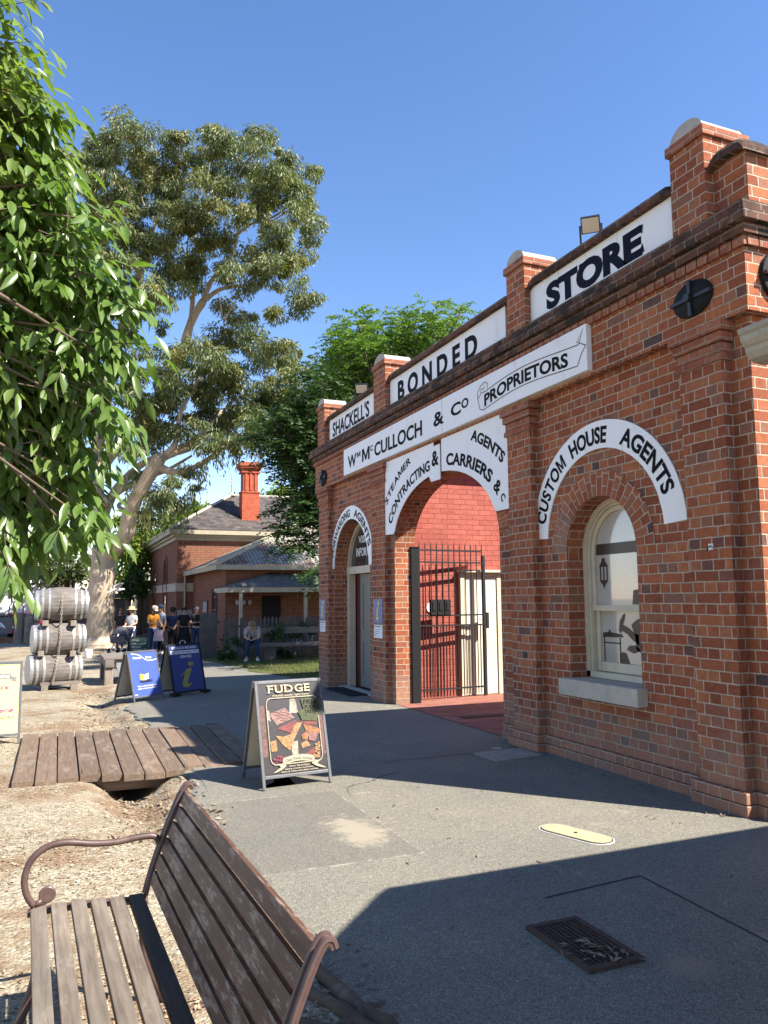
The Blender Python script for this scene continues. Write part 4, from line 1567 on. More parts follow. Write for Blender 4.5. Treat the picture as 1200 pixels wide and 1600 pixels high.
t = thing('drain_grate', 'rusty square stormwater grate littered with dry leaves', 'drain', (2.3, 3.15, 0))
gx0, gx1, gy0, gy1 = 2.15, 2.45, 2.91, 3.41
mb = MB()
mb.box(gx0, gx1, gy0, gy0 + 0.03, 0.0, 0.022)
mb.box(gx0, gx1, gy1 - 0.03, gy1, 0.0, 0.022)
mb.box(gx0, gx0 + 0.03, gy0 + 0.031, gy1 - 0.031, 0.0, 0.022)
mb.box(gx1 - 0.03, gx1, gy0 + 0.031, gy1 - 0.031, 0.0, 0.022)
mb.build('frame', M['rust'], t, bevel=0.003)
mb = MB()
for k in range(9):
    x = gx0 + 0.045 + k * 0.0262
    mb.box(x - 0.004, x + 0.004, gy0 + 0.032, gy1 - 0.032, 0.0075, 0.018)
for k in range(22):
    y = gy0 + 0.045 + k * 0.0195
    mb.box(gx0 + 0.032, gx1 - 0.032, y - 0.003, y + 0.003, 0.0065, 0.0155)
mb.build('grating', M['rust'], t)
mb = MB()
mb.quad((gx0 + 0.03, gy0 + 0.03, 0.0062), (gx1 - 0.03, gy0 + 0.03, 0.0062), (gx1 - 0.03, gy1 - 0.03, 0.0062), (gx0 + 0.03, gy1 - 0.03, 0.0062))
mb.build('pit', M['blackmatte'], t, recalc=False)  # flat black sheet in place of the pit's unlit depth

t = thing('pit_lid', 'grey concrete service pit lid beside the gateway pier', 'pit lid', (4.35, 7.08, 0))
mb = MB()
mb.add([(4.03, 6.83, 0.014), (4.60, 6.90, 0.014), (4.60, 7.31, 0.014), (4.03, 7.28, 0.014), (4.03, 6.83, 0), (4.60, 6.90, 0), (4.60, 7.31, 0), (4.03, 7.28, 0)], [(0, 1, 2, 3), (0, 1, 5, 4), (1, 2, 6, 5), (2, 3, 7, 6), (3, 0, 4, 7)])
mb.build('lid', M['patch'], t)
t = thing('survey_disc', 'small pale round cover in the asphalt beside the pit lid', 'disc', (4.39, 7.42, 0))
mb = MB()
mb.lathe([(0.055, 0.003), (0.05, 0.010), (0.02, 0.012)], 18, (4.39, 7.42, 0))
mb.build('disc', M['yellowlid'], t)
t = thing('channel_drain', 'narrow steel channel grate across the brick paving of the gateway', 'drain', (6, 9.4, 0))
mb = MB()
for k in range(60):
    x = 5.05 + k * 0.05
    mb.box(x, x + 0.03, 9.36, 9.50, 0.011, 0.018)
mb.box(5.03, 8.05, 9.345, 9.358, 0.011, 0.019)
mb.box(5.03, 8.05, 9.502, 9.515, 0.011, 0.019)
mb.build('grating', M['rust'], t)

# saw cut in the asphalt
mb = MB()
def cut(a, b, w=0.012):
    a, b = Vector(a), Vector(b)
    n_ = (b - a).normalized()
    n_ = Vector((-n_.y, n_.x)) * w / 2
    pts = []
    k = 14
    for i in range(k + 1):
        p = a + (b - a) * i / k
        j = 0.006 * sin(i * 2.7)
        pts.append((p + n_ * (1 + j * 40) + n_ * j, p - n_ * (1 - j * 30)))
    for p, q in zip(pts, pts[1:]):
        mb.quad((p[0].x, p[0].y, 0.008), (q[0].x, q[0].y, 0.008), (q[1].x, q[1].y, 0.008), (p[1].x, p[1].y, 0.008))
cut((2.46, 3.70), (3.15, 3.76), 0.010)
cut((3.15, 3.76), (3.06, 2.2), 0.009)
cut((3.10, 2.78), (4.2, 2.74), 0.010)
cut((3.0, 7.28), (4.03, 7.30), 0.010)
tag(mb.build('pavement_marking', M['blackmatte'], recalc=False), kind='structure')

# ------------------------------------------------------------------ boardwalk
M['deck'] = None
def deck_mat():
    t = NT('red gum decking')
    o = t.coord()
    sx = t.n('ShaderNodeSeparateXYZ')
    t.t.links.new(o, sx.inputs[0])
    b = t.m('FLOOR', t.m('DIVIDE', sx.outputs[0], 0.187))
    wnz = t.n('ShaderNodeTexWhiteNoise', noise_dimensions='1D')
    t.t.links.new(b, wnz.inputs['W'])
    g = t.noise(t.scaled(o, (60, 3.0, 60)), 1.0, 6, 0.65)
    col = t.mix(t.ramp(g, [(0.3, 0), (0.7, 1)]), (0.115, 0.080, 0.058), (0.205, 0.152, 0.113))
    col = t.mix(0.9, col, t.ramp(wnz.outputs['Value'], [(0, (0.78, 0.76, 0.74)), (1, (1.22, 1.16, 1.1))]), 'MULTIPLY')
    w = t.noise(t.scaled(o, (9, 3, 9)), 1.0, 6, 0.7)
    col = t.mix(t.smooth(w, 0.5, 0.68, 0, 0.6), col, (0.26, 0.212, 0.165))
    k = t.noise(t.scaled(o, (80, 1.3, 60)), 1.0, 3)
    col = t.mix(t.smooth(k, 0.64, 0.7, 0, 0.8), col, (0.05, 0.03, 0.02))
    t.bump(g, 0.5, 0.004)
    return t.base(col, 0.85, 0, 0.2)


M['deck'] = deck_mat()
bw = thing('boardwalk', 'low red gum plank bridge across the dry ditch', 'boardwalk', (0.83, 8.98, 0))
mb = MB()
BWX0, PITCH = -0.30, 0.187
for k in range(12):
    x0 = BWX0 + k * PITCH
    j = random.uniform(-1, 1)
    ya = 7.70 + 0.05 * j + (-0.12 if 5 <= k <= 7 else 0.0) - 0.02 * (k == 6)
    yb = 10.36 - 0.022 * k + 0.03 * random.uniform(-1, 1)
    za = 0.045 + 0.006 * random.uniform(-1, 1)
    dx = 0.10 * 0
    # each plank a slightly skewed box with its own tilt
    t0, t1 = random.uniform(-0.004, 0.004), random.uniform(-0.004, 0.004)
    x1 = x0 + PITCH - 0.011 - 0.004 * random.random()
    sk = 0.03 * (k / 11)
    lo = -0.02
    v = [(x0 - sk, ya, lo), (x1 - sk, ya, lo), (x0 + sk, yb, lo), (x1 + sk, yb, lo), (x0 - sk, ya, za + t0), (x1 - sk, ya, za - t0), (x0 + sk, yb, za + t1), (x1 + sk, yb, za - t1)]
    mb.add(v, [(0, 2, 3, 1), (4, 5, 7, 6), (0, 1, 5, 4), (2, 6, 7, 3), (0, 4, 6, 2), (1, 3, 7, 5)])
mb.build('decking', M['deck'], bw, bevel=0.006)
for y in (7.78, 9.0, 10.2):
    mb = MB()
    mb.box(-0.25, 1.85, y, y + 0.12, -0.13, -0.023)
    mb.build('bearer', M['beam'], bw)

# rounded asphalt lip where the path meets the planks
mb = MB()
for k in range(18):
    pass
n = 20
rows = []
for i in range(n + 1):
    y = 6.75 + 3.7 * i / n
    w = 0.5 + 0.5 * sin(pi * min(1, max(0, (y - 6.75) / 3.7)))
    row = []
    for j in range(7):
        u = j / 6
        x = 1.06 + 0.05 * sin(y * 1.9) + 0.9 * u
        z = 0.004 + 0.030 * sin(pi * min(1, u * 1.4)) * w * (1 if y > 7.6 else max(0, (y - 6.75) / 0.85)) - (0.10 if j == 0 else 0)
        row.append((x, y, min(z, 0.03) if 7.6 < y < 10.4 else z))
    rows.append(row)
for a, b in zip(rows, rows[1:]):
    for j in range(6):
        mb.quad(a[j], a[j + 1], b[j + 1], b[j])
tag(mb.build('path_edge', M['asphalt'], recalc=False, smooth=True), kind='structure')

rt = thing('tree_root', 'gnarled exposed tree root at the broken asphalt edge behind the bench', 'root', (1.05, 3.0, 0))
mb = MB()
def root(pts, r0, r1):
    P = smooth_pts(pts)
    k = len(P)
    mb.tube(P, [(r0 + (r1 - r0) * i / (k - 1)) * (1 + 0.10 * sin(i * 0.9 + r0 * 90) + 0.05 * sin(i * 2.3)) for i in range(k)], 8, flat=0.8)
def smooth_pts(pts):
    out = []
    for a, b in zip(pts, pts[1:]):
        for k in range(5):
            out.append(Vector(a).lerp(Vector(b), k / 5))
    return out + [Vector(pts[-1])]
root([(1.02, 3.72, -0.03), (1.08, 3.50, 0.005), (1.11, 3.28, 0.012), (1.13, 3.05, 0.012), (1.19, 2.88, 0.0), (1.24, 2.74, -0.03)], 0.022, 0.05)
root([(0.90, 3.55, -0.03), (0.97, 3.36, 0.004), (1.02, 3.18, 0.012), (1.08, 3.0, 0.014), (1.12, 2.84, 0.01), (1.15, 2.6, -0.03)], 0.018, 0.045)
root([(1.00, 2.95, -0.02), (1.06, 2.93, 0.012), (1.13, 2.97, 0.016), (1.20, 3.02, 0.004), (1.26, 3.05, -0.02)], 0.030, 0.028)
root([(0.82, 3.20, -0.03), (0.90, 3.05, 0.0), (0.99, 2.92, 0.01), (1.05, 2.75, 0.0), (1.06, 2.55, -0.03)], 0.02, 0.036)
mb.build('root', M['bark'], rt, smooth=True)

# ------------------------------------------------------------------ park bench (local coordinates, front is -x)
bench = thing('park_bench', 'timber slat park bench with brown cast iron ends in the foreground', 'bench', (0.168, 2.575, 0), radians(1.9), local=True)
mb = MB()
seatz = [0.452, 0.458, 0.457, 0.452, 0.446]
HL = 0.80
for k in range(5):
    x = -0.19 + k * 0.0705
    tilt = (-0.004, 0.002, 0.0, -0.001, -0.002)[k]
    mb.add([(x, -HL, seatz[k] - 0.03), (x + 0.054, -HL, seatz[k] - 0.03), (x, HL, seatz[k] - 0.03), (x + 0.054, HL, seatz[k] - 0.03),
            (x, -HL, seatz[k] + tilt), (x + 0.054, -HL, seatz[k] - tilt), (x, HL, seatz[k] + tilt), (x + 0.054, HL, seatz[k] - tilt)],
           [(0, 2, 3, 1), (4, 5, 7, 6), (0, 1, 5, 4), (2, 6, 7, 3), (0, 4, 6, 2), (1, 3, 7, 5)])
mb.build('seat', M['slat'], bench, bevel=0.004)
mb = MB()
mb.box(0.165, 0.219, -HL, HL, 0.413, 0.444)
o_ = mb.build('rear_seat_slat', M['slat_shaded'], bench, bevel=0.004)  # backrest shadow painted in as a darker slat
o_['label'] = 'rear seat slat with the backrest shadow in its colour'
BP = [(0.242, 0.470), (0.258, 0.530), (0.280, 0.592), (0.304, 0.653), (0.330, 0.714), (0.354, 0.770), (0.376, 0.828)]
mb = MB()
for (xa, za), (xb, zb) in zip(BP, BP[1:]):
    d = Vector((xb - xa, 0, zb - za))
    L = d.length
    e = d / L
    nrm = Vector((e.z, 0, -e.x))
    a = Vector((xa, -HL, za)) + e * 0.006
    mb.obox(a, (0, 2 * HL, 0), e * (L - 0.012), nrm * 0.024)
mb.build('backrest', M['slat_stain'], bench, bevel=0.004)


def ribbon(mb, path, y0, y1, th):
    n = len(path)
    P = [Vector((p[0], 0, p[1])) for p in path]
    V, F = [], []
    for i, p in enumerate(P):
        t_ = (P[min(i + 1, n - 1)] - P[max(i - 1, 0)]).normalized()
        nr = Vector((t_.z, 0, -t_.x)) * th
        for y, off in ((y0, 0), (y1, 0), (y1, 1), (y0, 1)):
            V.append((p.x + nr.x * off, y, p.z + nr.z * off))
    for i in range(n - 1):
        for k in range(4):
            F.append((i * 4 + k, i * 4 + (k + 1) % 4, (i + 1) * 4 + (k + 1) % 4, (i + 1) * 4 + k))
    F += [(0, 1, 2, 3), tuple((n - 1) * 4 + k for k in range(4))]
    mb.add(V, F)


def smooth_path(pts, n=5):
    """Catmull-Rom through the points."""
    P = [Vector(p) for p in pts]
    P = [P[0] * 2 - P[1]] + P + [P[-1] * 2 - P[-2]]
    out = []
    for i in range(1, len(P) - 2):
        for k in range(n):
            u = k / n
            a, b, c, d = P[i - 1], P[i], P[i + 1], P[i + 2]
            out.append(0.5 * ((2 * b) + (c - a) * u + (2 * a - 5 * b + 4 * c - d) * u * u + (3 * b - a - 3 * c + d) * u ** 3))
    out.append(P[-2])
    return out


for s in (1, -1):
    y0, y1 = (HL + 0.003, HL + 0.043) if s > 0 else (-HL - 0.043, -HL - 0.003)
    ym = (y0 + y1) / 2
    mb = MB()
    back = smooth_path([(0.228, 0.430), (0.246, 0.50), (0.278, 0.60), (0.316, 0.70), (0.352, 0.785), (0.374, 0.826), (0.388, 0.841), (0.404, 0.840), (0.412, 0.822)])
    ribbon(mb, back, y0, y1, 0.012)
    edge = [(p[0] + 0.008, ym + (0.017 if s > 0 else -0.017) * 1, p[1]) for p in back[:-8]]
    mb.tube([(p[0], y0 + 0.004, p[1]) for p in back], 0.0075, 6)
    mb.tube([(p[0], y1 - 0.004, p[1]) for p in back], 0.0075, 6)
    mb.tube(smooth_path([(-0.20, ym, 0.425), (-0.08, ym, 0.428), (0.08, ym, 0.42), (0.24, ym, 0.405)]), 0.016, 8)
    fr = mb.build('end_frame', M['cast'], bench, smooth=False)
    mb = MB()
    mb.tube(smooth_path([(0.285, ym, 0.615), (0.262, ym, 0.648), (0.20, ym, 0.652), (0.11, ym, 0.645), (0.02, ym, 0.652), (-0.07, ym, 0.668), (-0.14, ym, 0.660), (-0.192, ym, 0.62), (-0.214, ym, 0.555), (-0.205, ym, 0.495), (-0.178, ym, 0.448)], 6),
            0.0130, 10)
    mb.tube([(-0.178, ym, 0.45), (-0.15, ym, 0.465)], 0.012, 8)
    ar = mb.build('armrest', M['cast'], fr, smooth=True)
    mb = MB()
    mb.lathe([(0.027, ym - 0.007), (0.031, ym - 0.004), (0.031, ym + 0.004), (0.027, ym + 0.007)], 18, (-0.132, 0, 0.484), 'y')
    mb.obox((-0.165, ym - 0.005, 0.445), (0.02, 0, 0.03), (0, 0.01, 0), (0.02, 0, -0.012))
    mb.build('scroll', M['cast'], ar)
    for xs_ in ([(-0.17, 0.43), (-0.155, 0.32), (-0.165, 0.18), (-0.215, 0.04), (-0.24, 0.008)], [(0.22, 0.42), (0.225, 0.30), (0.25, 0.16), (0.31, 0.03), (0.33, 0.008)]):
        mb = MB()
        pth = smooth_path([(x, ym, z) for x, z in xs_])
        mb.tube(pth, [0.018] * (len(pth) - 3) + [0.02, 0.022, 0.026], 8)
        mb.build('leg', M['cast'], fr, smooth=True)
mb = MB()
mb.tube([(0.10, -HL, 0.30), (0.10, HL, 0.30)], 0.011, 8)
mb.build('stretcher', M['cast'], bench)


# ------------------------------------------------------------------ A-frame signs
def aframe(name, label, cat, loc, rot, w, h, spread, panel_mat, foot=0.085, top=0.02, frame_mat='frame_grey', side=0.02, handle=False, back_mat='cream'):
    """Front face towards -y.  Returns the thing and the map (u, v, lift) onto its front panel, u and v in 0..1."""
    t = thing(name, label, cat, loc, rot, local=True)
    ls = sqrt(h * h + (spread / 2) ** 2)
    up = Vector((0, spread / 2 - 0.012, h)).normalized()
    nr = Vector((0, -up.z, up.y))
    O = Vector((0, -spread / 2, 0))
    up2 = Vector((0, -(spread / 2 - 0.012), h)).normalized()
    O2 = Vector((0, spread / 2, 0))
    ls = ls * 0.995
    fw = 0.026
    for (o, u_, n_, part) in ((O, up, nr, 'front_frame'), (O2, up2, Vector((0, up.z, up.y)), 'rear_frame')):
        mb = MB()
        for x in (-w / 2, w / 2 - fw):
            mb.obox(o + Vector((x, 0, 0)), (fw, 0, 0), u_ * ls, n_ * 0.022)
        mb.obox(o + Vector((-w / 2 + fw + 0.001, 0, 0)) + u_ * (ls - fw), (w - 2 * fw - 0.002, 0, 0), u_ * fw, n_ * 0.021)
        mb.obox(o + Vector((-w / 2 + fw + 0.001, 0, 0)) + u_ * (foot), (w - 2 * fw - 0.002, 0, 0), u_ * fw, n_ * 0.021)
        mb.build(part, M[frame_mat], t, bevel=0.003)
    px0, px1 = -w / 2 + side, w / 2 - side
    v0, v1 = foot + 0.012, ls - 0.012
    mb = MB()
    mb.obox(O + Vector((px0, 0, 0)) + up * v0 + nr * 0.006, (px1 - px0, 0, 0), up * (v1 - v0), nr * 0.008)
    mb.build('front_panel', M[panel_mat], t)
    mb = MB()
    n2 = Vector((0, up.z, up.y))
    mb.obox(O2 + Vector((px0, 0, 0)) + up2 * v0 + n2 * 0.004, (px1 - px0, 0, 0), up2 * (v1 - v0), n2 * 0.008)
    mb.build('rear_panel', M[back_mat], t)
    a0, a1 = (-w / 2 + fw + 0.002, w / 2 - fw - 0.002)
    b0, b1 = foot + fw + 0.002, ls - fw - 0.002
    if side < 0.005:
        a0, a1, b0, b1 = px0, px1, v0, v1
    base = 0.014
    def f(u, v, lift=0.0025):
        return O + Vector((a0 + (a1 - a0) * u, 0, 0)) + up * (b0 + (b1 - b0) * v) + nr * (base + lift)
    if handle:
        mb = MB()
        z = h
        mb.tube(smooth_path([(-0.06, 0, z - 0.02), (-0.058, 0, z + 0.03), (-0.03, 0, z + 0.05), (0.03, 0, z + 0.05), (0.058, 0, z + 0.03), (0.06, 0, z - 0.02)]), 0.009, 6)
        mb.build('handle', M['galv'], t, smooth=True)
    return t, f


SERIFS = {'F': ((0.1, 0), (0.1, 1), (0.95, 1)), 'U': ((0.08, 1), (0.92, 1)), 'D': ((0.08, 0), (0.08, 1)), 'E': ((0.1, 0), (0.1, 1)), 'G': ((0.93, 0.42),), 'T': ((0.5, 0),), 'R': ((0.08, 0), (0.08, 1), (0.9, 0)), 'S': (), 'O': ()}


def serif_word(word, u0, u1, v0, v1, bold, h, sw=0.34):
    """Capitals with slab serifs: returns two drawing functions, letters and serifs."""
    x, items = 0.0, []
    for ch in word:
        V, Fs = text2d(ch, bold)
        w = V[:, 0].max()
        items.append((ch, x, w, V, Fs))
        x += w + 0.20
    tot = x - 0.20
    U = lambda q: u0 + q / tot * (u1 - u0)
    Vv = lambda q: v0 + q * (v1 - v0)

    def faces(m, f):
        for ch, x0, w, V, Fs in items:
            m.add([f(U(x0 + a), Vv(b)) for a, b in V], Fs)

    def slabs(m, f):
        for ch, x0, w, V, Fs in items:
            for (a, b) in SERIFS.get(ch, ()):
                c = x0 + a * w
                z = b if b < 1 else 1 - h
                poly2d(m, f, [(U(c - sw / 2), Vv(z)), (U(c + sw / 2), Vv(z)), (U(c + sw / 2), Vv(z + h)), (U(c - sw / 2), Vv(z + h))])
    return faces, slabs


class Art:
    """Printed layers on a sign face, each colour one part a hair above the last."""
    def __init__(s, t, f):
        s.t, s.f, s.k = t, f, 0

    def layer(s, name, mat, draw):
        s.k += 1
        lift = 0.0012 + 0.0009 * s.k
        mb = MB()
        draw(mb, lambda u, v: s.f(u, v, lift))
        mb.build(name, mat if not isinstance(mat, str) else M[mat], s.t, recalc=False)


def pc(name, c, rough=0.45):
    if name not in M:
        k = 0.58 if ('print' in name or 'cream lettering' in name) and 'navy' not in name and 'black' not in name else 1.0
        M[name] = paint(name, tuple(x * k for x in c), rough, 0.6 if k < 1 and 'outline' not in name and 'lettering' not in name else 0.2, 42)
    return M[name]


# fudge sign
dx, dy = 2.28 - 1.65, 6.70 - 6.64
ft, ff = aframe('fudge_sign', 'black sandwich board advertising fudge on the edge of the facade\u2019s shadow', 'sandwich board', (1.965 - 0.02, 6.67 + 0.27, 0.004), atan2(dy, dx), 0.635, 0.875, 0.54, 'greyprint')
pc('chalk black print', (0.045, 0.040, 0.042), 0.35)
A = Art(ft, ff)
A.layer('ground_print', 'chalk black print', lambda m, f: poly2d(m, f, [(0, 0), (1, 0), (1, 1), (0, 1)]))
A.layer('swirl_border', pc('rose brown swirl print', (0.26, 0.12, 0.10)), lambda m, f: [poly2d(m, f, [(0, 0.2), (0.075, 0.2), (0.075, 0.76), (0, 0.76)]), poly2d(m, f, [(0.94, 0.17), (1, 0.17), (1, 0.62), (0.94, 0.62)])])
def pieces(lst):
    return lambda m, f: [poly2d(m, f, p) for p in lst]
A.layer('jar_print', pc('cream jar print', (0.60, 0.50, 0.38)), pieces([[(0.47, 0.655), (0.61, 0.655), (0.585, 0.80), (0.49, 0.80)], ell(0.535, 0.80, 0.05, 0.018, 12), [(0.11, 0.60), (0.16, 0.58), (0.15, 0.70), (0.11, 0.71)], [(0.45, 0.20), (0.55, 0.18), (0.56, 0.345), (0.455, 0.335)]]))
A.layer('swirl_fudge', pc('pink swirl fudge print', (0.50, 0.27, 0.24)), pieces([[(0.14, 0.665), (0.40, 0.72), (0.545, 0.60), (0.25, 0.535)]]))
A.layer('swirl_streak', pc('chocolate streak print', (0.14, 0.045, 0.04)), lambda m, f: [strip2d(m, f, [(0.20 + 0.04 * k, 0.655 - 0.013 * k + 0.015 * sin(q * 5 + k)) if False else (0.19 + q * 0.2 + 0.03 * k, 0.66 - 0.022 * k + 0.035 * q + 0.014 * sin(q * 9 + k * 2)) for q in np.linspace(0, 1, 9)], 0.009) for k in range(5)])
A.layer('red_fudge', pc('raspberry fudge print', (0.33, 0.075, 0.07)), pieces([[(0.25, 0.495), (0.42, 0.545), (0.56, 0.575), (0.60, 0.50), (0.50, 0.42)], [(0.56, 0.14), (0.80, 0.26), (0.83, 0.20), (0.70, 0.12)], [(0.62, 0.555), (0.80, 0.60), (0.88, 0.56), (0.9, 0.50), (0.74, 0.51)]]))
A.layer('caramel_fudge', pc('caramel fudge print', (0.55, 0.30, 0.12)), pieces([[(0.21, 0.42), (0.33, 0.30), (0.42, 0.245), (0.50, 0.36), (0.66, 0.54), (0.56, 0.545), (0.45, 0.42), (0.33, 0.40)], [(0.60, 0.305), (0.70, 0.34), (0.76, 0.28), (0.62, 0.255)], [(0.12, 0.36), (0.22, 0.37), (0.22, 0.25), (0.13, 0.25)]]))
A.layer('orange_fudge', pc('orange fudge print', (0.50, 0.20, 0.075)), pieces([[(0.66, 0.53), (0.92, 0.46), (0.93, 0.40), (0.72, 0.42)], [(0.62, 0.40), (0.74, 0.445), (0.72, 0.34), (0.64, 0.35)]]))
A.layer('pink_fudge', pc('dusty pink fudge print', (0.42, 0.20, 0.18)), pieces([[(0.73, 0.41), (0.91, 0.42), (0.84, 0.32), (0.74, 0.335)]]))
A.layer('nut_print', pc('golden nut print', (0.52, 0.31, 0.13)), lambda m, f: [poly2d(m, f, ell(0.80 + 0.11 * ((k * 37) % 10) / 10, 0.145 + 0.17 * ((k * 53) % 11) / 11, 0.020, 0.011, 8)) for k in range(26) if ((k * 37) % 10) / 10 + 0.2 > ((k * 53) % 11) / 11 * 0.7])
A.layer('berry_print', pc('berry print', (0.30, 0.06, 0.09)), lambda m, f: [poly2d(m, f, ell(0.17 + 0.19 * ((k * 29) % 10) / 10, 0.125 + 0.075 * ((k * 41) % 9) / 9, 0.027, 0.016, 10)) for k in range(12)])
A.layer('panel_outline', pc('cream outline print', (0.62, 0.54, 0.38)), lambda m, f: [strip2d(m, f, rrect(0.105, 0.935, 0.105, 0.835, 0.075) + [rrect(0.105, 0.935, 0.105, 0.835, 0.075)[0]], 0.012)])
A.layer('free_flash', pc('olive flash print', (0.10, 0.12, 0.035)), pieces([[(0.66, 0.815), (1.0, 0.80), (1.0, 0.625), (0.93, 0.605), (0.90, 0.545), (0.66, 0.56), (0.60, 0.665), (0.70, 0.69)]]))
A.layer('flash_lettering', 'blackmatte', lambda m, f: [letters(m, 'FREE', f, 0.70, 0.95, 0.745, 0.795, 0.03), letters(m, 'FUDGE', f, 0.72, 0.96, 0.69, 0.73, 0.03), letters(m, 'TASTING', f, 0.71, 0.97, 0.64, 0.68, 0.03)])
A.layer('ribbon_print', pc('cream outline print', (0.62, 0.54, 0.38)), lambda m, f: [poly2d(m, f, [(0.29 + 0.5 * k / 10, 0.095 + 0.03 * sin(pi * k / 10)) for k in range(11)] + [(0.79 - 0.5 * k / 10, 0.165 + 0.03 * sin(pi * k / 10)) for k in range(11)]),
                                                                                     poly2d(m, f, [(0.20, 0.03), (0.27, 0.05), (0.34, 0.085), (0.30, 0.12), (0.22, 0.10), (0.25, 0.075), (0.12, 0.02), (0.17, 0.025)]), poly2d(m, f, [(0.88, 0.03), (0.81, 0.05), (0.74, 0.085), (0.79, 0.12), (0.87, 0.10), (0.83, 0.075), (0.97, 0.02), (0.91, 0.025)])])
fd = serif_word('FUDGE', 0.15, 0.835, 0.895, 0.982, 0.02, 0.075)
cw = pc('warm cream lettering', (0.78, 0.66, 0.42))
def fudge_title(m, f):
    fd[0](m, f)
A.layer('title_lettering', cw, fudge_title)
A.layer('title_serifs', cw, fd[1])
A.layer('lettering', cw, lambda m, f: [letters(m, 'Freshly made right here', f, 0.21, 0.80, 0.852, 0.872, 0.012, 0.25), letters(m, 'Over 50 antique', f, 0.38, 0.70, 0.070, 0.086, 0.012), letters(m, 'penny arcade machines,', f, 0.31, 0.77, 0.043, 0.059, 0.012), letters(m, 'black & white and silent movies', f, 0.25, 0.83, 0.015, 0.031, 0.012)])
def arcade(m, f):
    g = lambda u, v: f(u, v + 0.03 * sin(pi * min(1, max(0, (u - 0.29) / 0.5))))
    letters(m, 'Olde Penny Arcade', g, 0.33, 0.76, 0.113, 0.145, 0.008)
    letters(m, 'THE', g, 0.51, 0.58, 0.154, 0.163, 0.01)
A.layer('ribbon_lettering', 'greyprint', arcade)

# pause sign
dx, dy = 1.63 - 1.005, 13.70 - 13.02
t, f = aframe('pause_sign', 'blue and white sandwich board about taking a driving break, half in sun', 'sandwich board', (1.31, 13.36 + 0.2, -0.02), atan2(0.62, 0.66) * 0.92, 0.66, 0.80, 0.42, 'signblue', foot=0.07)
A = Art(t, f)
A.layer('swoosh', 'white', lambda m, f: strip2d(m, f, [(0.10, 0.985), (0.3, 0.965), (0.45, 0.91), (0.55, 0.845), (0.68, 0.80), (0.85, 0.80), (1.0, 0.815)], 0.016))
A.layer('lettering', 'white', lambda m, f: [letters(m, 'Pause', f, 0.15, 0.44, 0.86, 0.91, 0.035), letters(m, 'Stop', f, 0.60, 0.82, 0.855, 0.905, 0.012), letters(m, 'Take a break from the', f, 0.16, 0.88, 0.205, 0.238, 0.02), letters(m, 'road every two hours.', f, 0.16, 0.88, 0.150, 0.183, 0.02), letters(m, 'TAC', f, 0.02, 0.13, 0.02, 0.05, 0.03)])
A.layer('mat_print', pc('dark navy print', (0.020, 0.026, 0.06)), lambda m, f: poly2d(m, f, ell(0.5, 0.325, 0.25, 0.033)))
A.layer('book_page', 'white', lambda m, f: poly2d(m, f, [(0.32, 0.36), (0.34, 0.50), (0.47, 0.47), (0.62, 0.51), (0.60, 0.38), (0.46, 0.35)]))
A.layer('book_cover', pc('bright yellow print', (0.80, 0.72, 0.12)), lambda m, f: poly2d(m, f, [(0.28, 0.37), (0.30, 0.51), (0.42, 0.49), (0.44, 0.46), (0.43, 0.36)]))

# visitor information sign
t, f = aframe('visitor_information_sign', 'deep blue sandwich board with a large yellow letter i and a carry handle', 'sandwich board', (2.09, 14.05 + 0.2, -0.02), atan2(0.41, 0.62), 0.745, 0.86, 0.44, 'signblue_deep', foot=0.035, frame_mat='blackmatte', side=0.003, handle=True)
A = Art(t, f)
A.layer('white_strip', 'white', lambda m, f: poly2d(m, f, [(0.06, 0.80), (0.94, 0.80), (0.94, 0.87), (0.06, 0.87)]))
A.layer('lettering', 'white', lambda m, f: [letters(m, 'ECHUCA MOAMA', f, 0.12, 0.88, 0.905, 0.955, 0.02), letters(m, 'CENTRE', f, 0.33, 0.68, 0.715, 0.765, 0.02)])
A.layer('strip_lettering', 'signblue_deep', lambda m, f: letters(m, 'VISITOR INFORMATION', f, 0.08, 0.92, 0.815, 0.855, 0.02))
A.layer('emblem', pc('mustard print', (0.66, 0.56, 0.16)), lambda m, f: [poly2d(m, f, ell(0.62, 0.575, 0.085, 0.045, 18)),
        poly2d(m, f, [(0.28, 0.345), (0.50, 0.475), (0.645, 0.485), (0.46, 0.20), (0.46, 0.165), (0.50, 0.155), (0.545, 0.195), (0.56, 0.165), (0.55, 0.125), (0.43, 0.085), (0.32, 0.105), (0.285, 0.165), (0.31, 0.22), (0.41, 0.375), (0.385, 0.385), (0.30, 0.33)])])
for x in (-0.34, 0.34):
    mb = MB()
    mb.box(x - 0.07, x + 0.07, -0.30, -0.16, 0.0, 0.05)
    mb.build('weight', M['blackmatte'], t, bevel=0.01)

# yellow sign at the left edge of the photo
t, f = aframe('yellow_sign', 'pale yellow sandwich board with magenta script, cut by the left edge of the photo', 'sandwich board', (-0.66, 9.96 + 0.23, 0.006), radians(2), 0.66, 0.90, 0.46, 'signyellow', foot=0.09)
A = Art(t, f)
A.layer('ribbon_print', 'greyprint', lambda m, f: [poly2d(m, f, [(0.30, 0.90), (0.86, 0.855), (0.84, 0.775), (0.30, 0.82)]), poly2d(m, f, [(0.80, 0.83), (0.985, 0.80), (0.93, 0.775), (0.97, 0.73), (0.86, 0.755), (0.85, 0.775)])])
A.layer('ribbon_lettering', 'white', lambda m, f: letters(m, 'ARCADE', lambda u, v: f(u, v - 0.08 * (u - 0.3)), 0.36, 0.83, 0.838, 0.875, 0.03))
A.layer('script', 'magenta', lambda m, f: [letters(m, 'Sweets', f, 0.2, 0.80, 0.635, 0.70, 0.02, 0.3), letters(m, 'made here', f, 0.10, 0.90, 0.30, 0.37, 0.02, 0.3)])
